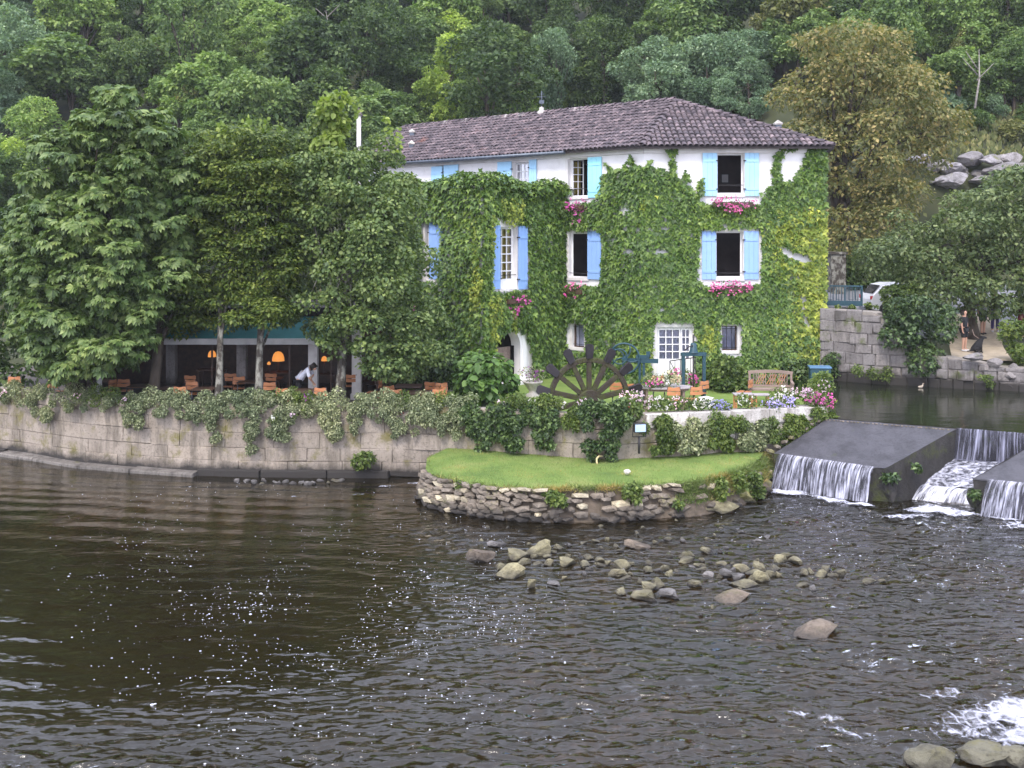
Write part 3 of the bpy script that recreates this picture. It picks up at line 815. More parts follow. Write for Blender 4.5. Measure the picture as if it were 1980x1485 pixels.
def dens1(px, py):
    cl = fbm(px/90, py/45, 77, 3)
    band = np.exp(-((py-(1080+.13*(px-300)))/130)**2)*np.clip((px-60)/400, 0, 1)*np.clip((1150-px)/250, 0, 1)
    band2 = .25*np.exp(-((py-1330)/120)**2)*np.exp(-((px-560)/260)**2)
    band3 = .55*np.exp(-((py-(1010+.22*(px-1480)))/42)**2)*np.clip((px-1330)/150, 0, 1)
    band4 = .5*np.exp(-((py-1172)/16)**2)*np.exp(-((px-1380)/120)**2) + .5*np.exp(-((py-978)/14)**2)*np.exp(-((px-1440)/60)**2)
    return np.clip((band+band2+band3+band4)*np.clip((cl-.28)*3, 0, 1), 0, 1)
tag(flecks('foam_flecks', 2000, dens1, .0078), 'white foam flecks drifting over the dark river', 'foam')

# ---------------------------------------------------------------- river wall (stones, base ledge, coping)
TZ = 1.6                                           # terrace level
rw = empty('river_wall', (0, 0, 0), label='long curved river wall of pale stone blocks below the terrace', cat='wall')
strip(RW, 0, RW.L, -1.2, 2.16, -.10, .5, .45).build('core', M_mortar, rw)
s_isl = RW.t_at_x(-1.0)
cuts = [.02, .46, .86, 1.34, 1.78, 2.2]
nst = 0
for k in range(5):
    s = RW.t_at_x(-20.5) - RND.uniform(0, .9)
    while s < RW.L - .05:
        w = RND.uniform(.95, 1.75) if k < 4 else RND.uniform(1.0, 1.5)
        e = min(s+w, RW.L)
        white = s > RW.t_at_x(3.6) and k >= 3
        mat_ = M_coping if white else M_river
        z0, z1 = cuts[k], cuts[k+1]
        me = stone_piece(RW, s, e, z0, z1, -.02, (.1 if (k == 4 and white) else .02)+RND.uniform(0, .02), .004 if not white else .01, .014, .018)
        link('stone', me, mat_, rw); nst += 1
        s = e
# ledge slabs at the foot of the wall, proud of it
s = RW.t_at_x(-20.5)
while s < RW.t_at_x(-4.6):
    w = RND.uniform(1.6, 2.3); pale = -17.5 < RW.at(s).x < -10.6
    me = stone_piece(RW, s, s+w, -.4, (.12 if pale else .2)+RND.uniform(-.03, .03), .1, .34 if pale else .1, .014, .03, .02)
    link('ledge_slab', me, M_ledge_pale if pale else M_ledge, rw); s += w
# terrace
ter_poly = [RW.at(s_).xy[:] for s_ in np.linspace(0, RW.L, 60)]
ter_in = [(RW.at(s_) - RW.nrm(s_)*.5)[:] for s_ in np.linspace(0, RW.L, 60)]
ter_in[-1] = (9.2, 32.0)
t_poly = ter_in + [(9.5, 33.0), (12.0, 40.6), (13.2, 46.0), (-40, 56)]
tm = MB().prism(t_poly, -1.2, TZ).build('terrace', M_deck)
tag(tm, kind='structure')
lawn_poly = [(9.0, 32.4), (11.7, 40.3), (5.2, 40.15), (2.1, 42.8), (-.9, 39.6), (-3.6, 37.2), (-2.6, 32.0), (0, 31.3), (3, 30.8), (6, 31.5)]
M_lawn = M_plain('lawn', (.12, .19, .035), (.2, .26, .06), .95, 1.3, .5, .02, lo=.35, hi=.7)
lw_ = MB().prism(lawn_poly, TZ-.2, TZ+.012).build('terrace_lawn', M_lawn); tag(lw_, kind='structure')
# right-hand edge wall of the terrace, along the upper pool
EW = Path([(9.67, 31.75), (11.95, 39.7), (12.6, 41.2)])
strip(Path([(9.67, 31.75), (11.95, 39.7), (12.6, 41.2)]), 0, EW.L, -1, 2.1, -.02, .6, .4)
ew = empty('pool_edge_wall', label='low stone wall between the garden and the upper pool', cat='wall')
strip(EW, 0, EW.L, -1, 1.98, -.06, .6, .4).build('core', M_mortar, ew)
s = .12
while s < EW.L-.2:
    w = RND.uniform(.5, .9)
    link('stone', stone_piece(EW, s, min(s+w, EW.L), 1.72, 2.12, -.02, .04), M_coping, ew)
    link('stone', stone_piece(EW, s, min(s+w, EW.L), 1.3, 1.72, -.02, .02), M_bank, ew); s += w

# ---------------------------------------------------------------- island
IZ = .86
front_px = [(823, 908), (832, 914), (845, 920), (872, 927), (905, 933), (960, 940), (1010, 943), (1060, 945), (1130, 943), (1200, 941), (1260, 937), (1310, 933), (1360, 926), (1400, 916), (1440, 903), (1470, 888), (1488, 866)]
base_px = [(812, 964), (820, 972), (840, 983), (868, 990), (905, 996), (960, 1003), (1010, 1007), (1060, 1010), (1130, 1011), (1200, 1008), (1260, 1003), (1330, 999), (1385, 990), (1430, 979), (1465, 965), (1490, 950), (1494, 940)]
ftop = [on_z(x, y, IZ) for x, y in front_px]
fbase = [on_z(x, y, 0) for x, y in base_px]
back = [Vector((7.85, 31.6, .95)), Vector((6.2, 31.9, 1.0)), Vector((3, 31.2, .95)), Vector((0, 31.6, .9)), Vector((-1.6, 31.9, .86)), Vector((-2.35, 31.0, .82)), Vector((-2.6, 30.0, .8))]
tip = on_z(823, 908, IZ)
top_poly = ftop + back[:-1] + [Vector((-2.35, 30.2, IZ))]
# lawn top as a grid clipped to the outline, softly humped
tp = [(p.x, p.y) for p in ftop] + [(7.9, 31.9), (6.2, 32.2), (0, 32.0), (-1.9, 31.8), (-2.5, 30.4)]
def island_z(x, y):
    return IZ + .1*np.clip((np.asarray(y)-28.5)/3, 0, 1) + .07*(fbm(np.asarray(x)*.8, np.asarray(y)*.8, 4)-.5)
bm = bmesh.new()
vs = [bm.verts.new((x, y, IZ)) for x, y in tp]
f = bm.faces.new(vs); bmesh.ops.triangulate(bm, faces=[f])
for _ in range(4): bmesh.ops.subdivide_edges(bm, edges=bm.edges[:], cuts=1, use_grid_fill=True)
edge = {v for e in bm.edges if e.is_boundary for v in e.verts}
for v in bm.verts:
    v.co.z = float(island_z(v.co.x, v.co.y)) - (.04 if v in edge else 0)
me = bpy.data.meshes.new('island_lawn'); bm.to_mesh(me); bm.free()
me.polygons.foreach_set('use_smooth', [True]*len(me.polygons))
m, nt, N, L, bs = new_mat('island_grass')
n = noise_node(nt, .9, 6, .65); r = ramp(nt, [(.3, (.095, .16, .028)), (.5, (.16, .235, .045)), (.64, (.22, .26, .07)), (.78, (.32, .27, .13))]); L.new(n.outputs[0], r.inputs[0])
n2 = noise_node(nt, 30, 4, .7); r2 = ramp(nt, [(.3, (.6, .62, .55)), (.7, (1.25, 1.25, 1.2))]); L.new(n2.outputs[0], r2.inputs[0])
L.new(mix_rgb(nt, 1, r.outputs[0], r2.outputs[0], 'MULTIPLY'), bs.inputs['Base Color']); bs.inputs['Roughness'].default_value = 1
L.new(add_bump(nt, n2.outputs[0], .8, .04), bs.inputs['Normal'])
M_grass_top = m
tag(link('island_lawn', me, m), kind='structure')
# earth flank under the stones
V = []; K = len(ftop)
for i in range(K):
    t = ftop[i]; b = fbase[i]; inn = (Vector((2.5, 30, 0)) - b).xy.normalized()
    V += [(b.x, b.y, -.9), (b.x, b.y, .0), (b.x*.5+t.x*.5+inn.x*.06, b.y*.5+t.y*.5+inn.y*.06, .5), (t.x, t.y, IZ-.03), (t.x+inn.x*.3, t.y+inn.y*.3, IZ-.05)]
Fc = [(i*5+k, (i+1)*5+k, (i+1)*5+k+1, i*5+k+1) for i in range(K-1) for k in range(4)]
fl = MB().add(V, Fc).build('island_bank', M_earth); tag(fl, kind='structure')
# rocks: shared meshes
def rock_mesh(seed, flat=1.0, ang=.35):
    bm = bmesh.new(); bmesh.ops.create_icosphere(bm, subdivisions=3, radius=.5)
    r = random.Random(seed)
    cuts_ = []
    for _ in range(13):
        n = Vector((r.gauss(0, 1), r.gauss(0, 1), r.gauss(0, 1))).normalized(); cuts_.append((n, r.uniform(.2, .4)))
    for v in bm.verts:
        for n, d in cuts_:
            e = v.co.dot(n) - d
            if e > 0: v.co -= n*e*.97
        v.co += Vector((r.uniform(-1, 1), r.uniform(-1, 1), r.uniform(-1, 1)))*.012
    from mathutils import noise as _mn
    bm.normal_update()
    for v in bm.verts: v.co += v.normal*(.05*_mn.noise(v.co*7+Vector((seed*3., 0, 0))) + .022*_mn.noise(v.co*16))
    me = bpy.data.meshes.new('rock'); bm.to_mesh(me); bm.free()
    # fit to the unit box so that scale = size
    co = np.array([v.co[:] for v in me.vertices]); lo, hi = co.min(0), co.max(0)
    co = (co-(lo+hi)/2)/(hi-lo); me.vertices.foreach_set('co', co.astype(np.float32).ravel()); me.update()
    return me
ROCKS = [rock_mesh(k) for k in range(10)]
def small_rock_mesh(seed):
    bm = bmesh.new(); bmesh.ops.create_icosphere(bm, subdivisions=1, radius=.5)
    r = random.Random(seed)
    for v in bm.verts: v.co *= r.uniform(.75, 1.15)
    for v in bm.verts:
        for ax in range(3): v.co[ax] = max(-.4, min(.4, v.co[ax]*1.1))
    me = bpy.data.meshes.new('stone'); bm.to_mesh(me); bm.free()
    return me
def with_mat(me, mat_):
    c = me.copy(); c.materials.clear(); c.materials.append(mat_); return c
SR = {k: [with_mat(small_rock_mesh(s), mt) for s in range(8)] for k, mt in (('rubble', M_rubble), ('pale', M_rubble_pale), ('bank', M_bank))}
dw = empty('drystone_edge', label='low drystone wall holding the near edge of the grass island', cat='wall')
FT = Path([p.xy for p in ftop]); FB = Path([p.xy for p in fbase])
cnt = 0
for row in range(7):
    u = 0.0
    while u < .985:
        h = [.13, .15, .15, .14, .13, .12, .11][row]; w = RND.uniform(.2, .5)
        px_here = CX + FT.at(u*FT.L).x/FT.at(u*FT.L).y*F
        dens = 1.0 if px_here < 1010 else (.7 if px_here < 1330 else .28)
        if row == 6: dens = 1.0 if (px_here < 1060 or 1245 < px_here < 1320) else .12
        if RND.random() < dens and cnt < 298:
            t = (row+.4)/7
            a = FB.at(u*FB.L); b = FT.at(u*FT.L); p = a.lerp(b, t**.8)
            key = 'pale' if (row == 6 and px_here > 980) or RND.random() < .1 else 'rubble'
            o = link('stone', RND.choice(SR[key]), None, dw)
            n_ = FT.nrm(u*FT.L)
            o.location = (p.x+n_.x*.05, p.y+n_.y*.05, .02+t*(IZ+.0)+RND.uniform(-.03, .03))
            o.rotation_euler = (RND.uniform(-.25, .25), RND.uniform(-.25, .25), math.atan2(n_.x, -n_.y)+RND.uniform(-.3, .3))
            o.scale = (w*1.2, RND.uniform(.22, .36), h*RND.uniform(1.1, 1.6)); cnt += 1
        u += w*.95/FT.L
# boulders and flat slabs at the island's foot
for (px, py, w, h, lab) in ((925, 995, 46, 22, 'yellowish boulder at the foot of the drystone edge, left part'), (985, 1003, 40, 18, 'rounded boulder at the foot of the drystone edge, below the fern'), (890, 985, 34, 40, 'mossy upright stone in the drystone edge near its left tip'),
                            (1290, 1000, 120, 34, 'broad brown slab at the waterline of the island, right part'), (1385, 992, 90, 26, 'mossy slab under the right grassy bank of the island'), (1430, 975, 70, 30, 'mossy stone under the right grassy bank near the falls'), (1475, 950, 44, 30, 'dark wet stone between the island and the left waterfall'), (1150, 985, 170, 36, 'long flat bedrock slab in the middle of the drystone edge')):
    p = on_z(px, py, 0); sc = p.y/F
    o = link('boulder', with_mat(RND.choice(ROCKS), M_rubble if 'brown' in lab or 'bedrock' in lab else M_rock_y)); o.location = (p.x, p.y+w*sc*.25, h*sc*.32); o.scale = (w*sc, w*sc*.6, h*sc); tag(o, lab, 'boulder', 'boulders at the foot of the island')

# ---------------------------------------------------------------- rocks in the riffle
R4 = [(225,345,220,115),(365,215,140,45),(725,290,190,135),(560,325,180,75),(400,410,115,55),(470,480,250,115),(660,575,70,95),(870,550,120,35),(895,225,80,40),(985,310,60,40),(985,380,130,70),(590,370,120,50),(690,310,60,40),(810,310,80,30),(810,370,90,50),(1130,390,110,55),(1155,325,90,45),(1265,345,80,35),(1270,390,70,45),(1325,375,60,45),(1455,410,130,90),(1420,470,140,65),(1535,375,60,35),(1480,500,90,30),(1590,235,200,60),(1680,375,80,45),(1685,430,100,45),(1815,420,90,50),(1860,475,60,50),(1770,430,60,30),(1445,630,110,55),(1610,530,70,40),(1700,600,130,70),(1770,570,150,80),(1660,680,220,90),(1870,650,170,70),(950,495,45,28),(850,270,70,25),(1440,250,60,25),(720,370,90,25)]
R5 = [(190,225,90,60),(255,215,70,55),(215,250,140,30),(390,175,90,45),(350,250,60,35),(525,290,90,40),(325,300,90,35),(345,330,80,30),(410,390,100,55),(570,385,110,65),(610,350,60,50),(720,300,60,50),(700,345,130,70),(790,370,110,50),(845,330,110,70),(680,415,110,60),(780,410,60,40),(870,420,130,95),(950,385,90,60),(815,285,40,40),(830,250,45,35),(990,330,110,45),(1010,385,60,50),(725,470,210,50),(290,465,110,55),(1035,260,110,75),(1085,210,90,35),(1165,265,110,50),(1240,370,90,60),(1300,360,60,50),(1385,390,110,65),(1430,350,110,65),(1490,395,80,45),(1560,380,110,80),(1175,400,60,30),(610,600,310,110),(1315,510,80,55),(1220,470,110,30),(1350,900,370,150),(1810,440,110,40),(1920,430,70,25),(500,390,60,35),(60,380,60,60),(20,330,50,60)]
SPEC = {(4,225,345):('pale brownish split rock at the left end of the riffle','p'), (4,725,290):('tallest yellow mossy rock in the riffle, near its upper left','y'), (4,560,325):('wedge shaped mossy rock leaning against the tallest yellow rock','y'), (4,470,480):('large sloping mossy rock at the left, below the tallest yellow rock','y'), (4,660,575):('small upright stone alone in the shallows below the sloping mossy rock','y'),
 (4,870,550):('flat grey stone lying in the shallows between the two rock groups','g'), (4,1590,235):('smooth brownish rock at the back of the riffle nearest the island','p'), (4,1455,410):('blocky yellow mossy rock in the middle of the riffle','y'), (4,1420,470):('rounded mossy rock just below the blocky yellow one','y'), (4,1660,680):('broad mossy rock at the front of the riffle, lowest of the middle group','y'), (4,1770,570):('tilted slab leaning behind the broad front rock','y'), (4,1870,650):('smooth grey submerged rock right of the broad front rock','g'), (4,365,215):('low grey rock behind the brownish split rock','g'), (4,985,380):('rounded mossy rock right of the tallest one','y'),
 (5,610,600):('flat brown rock awash below the main rock cluster','p'), (5,1350,900):('wide flat brown rock awash alone nearest the viewer','p'), (5,725,470):('long flat stone in front of the main rock cluster','y'), (5,870,420):('largest mossy rock of the main cluster at right','y'), (5,570,385):('pale oval stone at the left of the main cluster','g'), (5,410,390):('grey oval stone left of the main cluster','g'), (5,1560,380):('rightmost mossy block of the far right rock group','y'), (5,1430,350):('orange tinted rock on top of the far right rock group','y'), (5,1385,390):('squat mossy rock at the front of the far right group','y'), (5,1035,260):('mossy boulder at the back above the main cluster','y'), (5,1316,510):('',''), (5,1315,510):('small square stone alone below the far right group','g')}
M_rk = {'y': M_rock_y, 'g': M_rock_g, 'p': M_rock_p, 'o': M_rock_o}
RKM = {(k, c): with_mat(ROCKS[k], M_rk[c]) for k in range(10) for c in 'ygpo'}
def put_rock(px, py, w, h, col, lab, group, k, yaw, deep=.35, ry=.75):
    p = on_z(px, py, 0); sc = p.y/F
    W = w*sc*1.12; Hh = h*sc*1.02
    o = link('river_rock', RKM[(k, col)])
    o.location = (p.x, p.y + W*ry*.3, Hh*(.5-deep)); o.scale = (W*1.08, W*ry, Hh*(1/(1-deep))*.92)
    o.rotation_euler = (RND.uniform(-.1, .1), RND.uniform(-.15, .15), yaw)
    return tag(o, lab, 'rock', group)
GR = 'mossy rocks breaking the shallow riffle'
SHORT = {(4,225,345):'brownish split rock', (4,725,290):'tallest yellow rock', (4,470,480):'large sloping rock', (4,870,550):'flat grey shallows stone', (4,1590,235):'smooth brownish back rock', (4,1455,410):'blocky yellow rock', (4,1660,680):'broad front rock', (4,985,380):'rounded rock near the tallest one', (5,610,600):'flat brown awash rock', (5,725,470):'long flat stone', (5,870,420):'largest right cluster rock', (5,570,385):'pale oval stone', (5,410,390):'grey oval stone', (5,1560,380):'rightmost mossy block', (5,1385,390):'squat far right rock', (5,1035,260):'mossy back boulder', (5,1315,510):'small square stone'}
LMK = [(k, (880 if k[0] == 4 else 1280)+k[1]/4.5, (1010 if k[0] == 4 else 1030)+k[2]/4.5, v) for k, v in SHORT.items()]
USED_ = {}
for cid, lst, ox, oy in ((4, R4, 880, 1010), (5, R5, 1280, 1030)):
    for (ex, ey, ew_, eh) in lst:
        px, py, w, h = ox+ex/4.5, oy+ey/4.5, ew_/4.5, eh/4.5
        lab, col = SPEC.get((cid, ex, ey), (None, None))
        if not lab:
            col = RND.choice('yyyyg')
            lm, sx_, sy_, sh_ = min(LMK, key=lambda q: (q[1]-px)**2+4*(q[2]-py)**2)
            dx, dy = px-sx_, py-sy_
            dr = ('right of' if dx > 0 else 'left of') if abs(dx) > 2*abs(dy) else (('below' if dy > 0 else 'behind') + (' and right of' if dx > 6 else ' and left of' if dx < -6 else ''))
            lab = 'small %s stone %s the %s' % ({'y': 'mossy', 'g': 'bare grey'}[col], dr, sh_)
            USED_[lab] = USED_.get(lab, 0)+1
            if USED_[lab] > 1: lab += ', the %s one' % ['', 'second', 'third', 'fourth', 'fifth', 'sixth', 'seventh'][USED_[lab]-1]
        flat = h < w*.45
        if w > 60: h *= .6
        put_rock(px, py, w, h, col, lab, GR, RND.randrange(10), RND.uniform(-.5, .5) if flat else RND.uniform(0, 6.28) if w < 26 else RND.uniform(-.4, .4), .3)
for i in range(110):                                # loose cobbles just under or barely breaking the surface
    px = RND.gauss(1280, 190); py = 1070 + RND.gauss(0, 32) + .06*(px-1280)
    if not 930 < px < 1700: continue
    p = on_z(px, py, 0); o = None
    if i < 60:
        put_rock(px, py, RND.uniform(7, 15), RND.uniform(3, 6), RND.choice('yyg'), 'little cobble barely breaking the surface of the shallow riffle', 'little cobbles in the riffle', RND.randrange(10), RND.uniform(0, 6), .45)
for (px, py, w, h, col, lab) in ((1800, 1490, 76, 46, 'o', 'smooth olive boulder at the bottom right corner of the river'), (1915, 1482, 90, 40, 'o', 'mossy hollowed boulder right of the smooth olive one at the bottom edge'), (1975, 1486, 60, 44, 'o', 'olive boulder at the bottom right corner, partly out of view')):
    put_rock(px, py, w, h, col, lab, 'boulders at the bottom edge', RND.randrange(10), .2, .25, .8)
for i in range(16):                                 # little stones under the river wall
    px = 460+i*13.5+RND.uniform(-5, 5)
    put_rock(px, 934+RND.uniform(-3, 4), RND.uniform(8, 18), RND.uniform(4, 8), RND.choice('ygg'), 'small dark stone on the gravel bar under the river wall', 'stones on the gravel bar', RND.randrange(10), RND.uniform(0, 6), .3)

# ---------------------------------------------------------------- upper pool, weir, falls
PZ = 1.87
pool_pts = [(9.75, 31.4), (12.8, 29.8), (14.95, 28.7), (24, 24.2), (30, 24), (30, 38), (24, 36.8), (18.2, 37.6), (15.2, 38.9), (12.6, 40.6), (11.9, 39.8)]
pl = MB().add([(x, y, PZ) for x, y in pool_pts], [tuple(range(len(pool_pts)))]).build('upper_pool', M_pool_water); tag(pl, kind='structure')
plb = MB().add([(x, y, .7) for x, y in pool_pts], [tuple(range(len(pool_pts)))]).build('pool_bed', M_earth); tag(plb, kind='structure')
A = Vector((9.6, 31.45, PZ-.015)); B = Vector((12.8, 29.8, PZ-.015)); Cc = Vector((7.73, 30.55, .98)); D = Vector((10.37, 28.8, .92))
LIP = (B-A).normalized(); FLOW = ((Cc-A)+(D-B))*.5
B2 = B + LIP*2.35; D2 = D + LIP*2.25 + Vector((0, 0, -.02))
B3 = B2 + LIP*5; D3 = D2 + LIP*4.4
wr = empty('weir', label='sloping concrete weir aprons between the garden and the river', cat='weir')
def apron(a, b, c, d):
    mb = MB(); dn = Vector((0, 0, -1))
    nx, ny = 30, 20; V = []; Fc = []
    for j in range(ny+1):
        for i in range(nx+1):
            u = i/nx; v_ = j/ny
            p = (a.lerp(b, u)).lerp(c.lerp(d, u), v_)
            p.z += -.02*math.sin(math.pi*v_) + .035*(float(fbm(np.array([p.x*2.3]), np.array([p.y*2.3]), 5)[0])-.5)
            e_ = .05*(float(vnoise(np.array([p.x*4+p.y*3]), np.array([v_*2.]), 9)[0])-.5)
            if j == ny: p += FLOW.normalized()*e_*1.6
            if i == nx: p += LIP*e_
            V.append(p)
    Fc = [(j*(nx+1)+i, (j+1)*(nx+1)+i, (j+1)*(nx+1)+i+1, j*(nx+1)+i+1) for j in range(ny) for i in range(nx)]
    mb.add(V, Fc, 0, True)
    fl = FLOW.normalized()*.25
    lo = lambda p, o=Vector(): Vector((p.x+o.x, p.y+o.y, -.9))
    # front face under the lip (undercut), sides, back
    mb.add([c, d, lo(d, -fl), lo(c, -fl)], [(0, 3, 2, 1)], 1)
    mb.add([a, c, lo(c, -fl), lo(a)], [(0, 3, 2, 1)], 1)
    mb.add([b, d, lo(d, -fl), lo(b)], [(0, 1, 2, 3)], 1)
    mb.add([a, b, lo(b), lo(a)], [(0, 1, 2, 3)], 1)
    return mb
apron(A, B, Cc, D).build('apron', [M_concrete, M_mossconc], wr)
apron(B2, B3, D2, D3).build('apron', [M_concrete, M_mossconc], wr)
MB().add([B, B2, Vector((B2.x, B2.y, -.9)), Vector((B.x, B.y, -.9))], [(0, 3, 2, 1)]).build('spillway_wall', M_mossconc, wr)
# rounded mossy nose and rubble at the toe of each apron
for (p, sc) in ((D, (.5, .6, .95)), (D2, (.5, .55, .9))):
    o = link('toe_stone', with_mat(ROCKS[3], M_mossconc), None, wr); o.location = (p.x+.15, p.y+.18, .3); o.scale = (sc[0]*.8, sc[1]*1.0, sc[2]*.9)
# moulding stones along the garden side of the apron
for i in range(9):
    t = i/8; p = A.lerp(Cc, t)
    o = link('kerb_stone', SR['rubble'][i % 8], None, wr); o.location = (p.x-.06, p.y+.14, p.z+.04); o.scale = (.3, .22, .16); o.rotation_euler = (0, .3, RND.uniform(0, 3))
for i in range(34):
    t = (i+RND.random()*.6)/34; p = A.lerp(B, t*.98) + FLOW.normalized()*.1
    o = link('lip_stone', SR['rubble'][i % 8], None, wr); o.location = (p.x, p.y, p.z+.0); o.scale = (RND.uniform(.05, .11), .07, .05)
# falling water ---------------------------------------------------------
def M_fall(name, sc=(10, 10, .6), thr=(.44, .6), dark=(.12, .12, .14), white=(.8, .8, .87)):
    m, nt, N, L, bs = new_mat(name)
    tc = N.new('ShaderNodeUVMap')
    n = noise_node(nt, 1.0, 4, .65, vec=tc.outputs[0], stretch=sc)
    n_b = noise_node(nt, 1.0, 3, .6, vec=tc.outputs[0], stretch=(2.6, .7, 1))
    mb_ = N.new('ShaderNodeMath'); mb_.operation = 'MULTIPLY_ADD'; mb_.inputs[1].default_value = .55; mb_.inputs[2].default_value = -.27; L.new(n_b.outputs[0], mb_.inputs[0])
    ma_ = N.new('ShaderNodeMath'); ma_.operation = 'ADD'; L.new(n.outputs[0], ma_.inputs[0]); L.new(mb_.outputs[0], ma_.inputs[1])
    r = ramp(nt, [(thr[0], (0, 0, 0)), (thr[1], (1, 1, 1))]); L.new(ma_.outputs[0], r.inputs[0])
    L.new(mix_rgb(nt, r.outputs[0], dark, white), bs.inputs['Base Color'])
    bs.inputs['Roughness'].default_value = .3
    t = N.new('ShaderNodeBsdfTransparent'); t.inputs[0].default_value = (.8, .8, .82, 1)
    mx = N.new('ShaderNodeMixShader')
    mr = N.new('ShaderNodeMapRange'); mr.inputs[1].default_value = 0; mr.inputs[2].default_value = 1; mr.inputs[3].default_value = .25; mr.inputs[4].default_value = 1.0
    L.new(r.outputs[0], mr.inputs[0]); L.new(mr.outputs[0], mx.inputs[0]); L.new(t.outputs[0], mx.inputs[1]); L.new(bs.outputs[0], mx.inputs[2])
    L.new(mx.outputs[0], N['Material Output'].inputs[0])
    L.new(add_bump(nt, n.outputs[0], .8, .05), bs.inputs['Normal'])
    return m
def sheet(name, fn, nu, nv, mat_, jitter=.02):
    V = []; Fc = []; UV = []
    for j in range(nv+1):
        for i in range(nu+1):
            u = i/nu; v_ = j/nv; p, uv = fn(u, v_)
            V.append(p); UV.append(uv)
    Fc = [(j*(nu+1)+i, (j+1)*(nu+1)+i, (j+1)*(nu+1)+i+1, j*(nu+1)+i+1) for j in range(nv) for i in range(nu)]
    o = MB().add(V, Fc, 0, True).build(name, mat_)
    ul = o.data.uv_layers.new(name='uv')
    for l in o.data.loops: ul.data[l.index].uv = UV[l.vertex_index]
    return tag(o, kind='structure')
fl_h = Vector((FLOW.x, FLOW.y, 0)).normalized()
M_fall1 = M_fall('falling_water', (15, 1.3, 1), (.4, .66), (.12, .12, .15), (.6, .6, .72))
M_fall_thin = M_fall('thin_falling_water', (15, .5, 1), (.42, .72), (.06, .06, .085), (.44, .44, .57))
M_chute = M_fall('rushing_water', (7, 6.0, 1), (.36, .7), (.17, .17, .21), (.72, .72, .82))
def curtain(c, d, z1, push, mat_, name, ragged=.03, nu=90, kink=0):
    def fn(u, v_):
        p = c.lerp(d, u); L_ = (d-c).length
        o = push*(v_**.6)
        w = ((vnoise(np.array([u*L_*7.]), np.array([v_*1.3]), 5)[0]-.5)*.12 + (vnoise(np.array([u*L_*2.2]), np.array([v_*.6]), 8)[0]-.5)*.16)*(.25+v_)
        z = p.z + .03 - (p.z+.03-z1)*(v_**1.15)
        q = Vector((p.x, p.y, 0)) + fl_h*(o+w+.02)
        return (q.x, q.y, z), (u*L_, v_*max(.2, p.z-z1))
    return sheet(name, fn, nu, 10, mat_)
curtain(Cc.lerp(D, .06), Cc.lerp(D, .92), -.02, .3, M_fall1, 'waterfall')
curtain(D2.lerp(D3, .09), D3, -.02, .3, M_fall1, 'waterfall')
curtain(B.lerp(B2, .01), B.lerp(B2, .99), .98, .1, M_fall_thin, 'waterfall', nu=50)
# chute between the aprons
def chute(u, v_):
    a = B.lerp(B2, u); b = D.lerp(D2, u)
    p = a.lerp(b, v_*.47)
    z = 1.0 - .64*v_**1.2 + .07*(fbm(np.array([u*7.]), np.array([v_*6.]), 12)[0]-.45)*2
    return (p.x, p.y, z), (u*2.2, v_*2.4)
sheet('rapids', chute, 40, 40, M_chute)
ce, cf = B.lerp(D, .465), B2.lerp(D2, .465)
curtain(Vector((ce.x, ce.y, .33)), Vector((cf.x, cf.y, .33)), -.02, .4, M_fall('churning_water', (9, 2.2, 1), (.34, .58), (.25, .25, .3), (.78, .78, .86)), 'waterfall', nu=50)
# foam on the river ----------------------------------------------------
def M_foam():
    m, nt, N, L, bs = new_mat('river_foam')
    n = noise_node(nt, 6.5, 7, .75); at_ = N.new('ShaderNodeVertexColor'); at_.layer_name = 'cover'
    vo = N.new('ShaderNodeTexVoronoi'); vo.feature = 'DISTANCE_TO_EDGE'; vo.inputs['Scale'].default_value = 5.0; vo.inputs['Randomness'].default_value = 1.0
    gg_ = N.new('ShaderNodeNewGeometry'); dn_ = noise_node(nt, 3.0, 3); vm_ = N.new('ShaderNodeMixRGB'); vm_.inputs[0].default_value = .12; L.new(gg_.outputs['Position'], vm_.inputs[1]); L.new(dn_.outputs['Color'], vm_.inputs[2]); L.new(vm_.outputs[0], vo.inputs['Vector'])
    vr_ = N.new('ShaderNodeMapRange'); vr_.inputs[1].default_value = 0; vr_.inputs[2].default_value = .14; vr_.inputs[3].default_value = .1; vr_.inputs[4].default_value = -.05; L.new(vo.outputs['Distance'], vr_.inputs[0])
    a0 = N.new('ShaderNodeMath'); a0.operation = 'ADD'; L.new(n.outputs[0], a0.inputs[0]); L.new(vr_.outputs[0], a0.inputs[1])
    ad = N.new('ShaderNodeMath'); ad.operation = 'ADD'; L.new(a0.outputs[0], ad.inputs[0]); L.new(at_.outputs[0], ad.inputs[1])
    r = ramp(nt, [(.98, (0, 0, 0)), (1.0, (1, 1, 1))])
    sb = N.new('ShaderNodeMapRange'); sb.inputs[1].default_value = .82; sb.inputs[2].default_value = 1.25; L.new(ad.outputs[0], sb.inputs[0])
    bs.inputs['Base Color'].default_value = (.7, .7, .79, 1); bs.inputs['Roughness'].default_value = .6
    t = N.new('ShaderNodeBsdfTransparent'); mx = N.new('ShaderNodeMixShader')
    L.new(sb.outputs[0], mx.inputs[0]); L.new(t.outputs[0], mx.inputs[1]); L.new(bs.outputs[0], mx.inputs[2]); L.new(mx.outputs[0], N['Material Output'].inputs[0])
    L.new(add_bump(nt, n.outputs[0], 1, .06), bs.inputs['Normal'])
    return m
M_foam = M_foam()
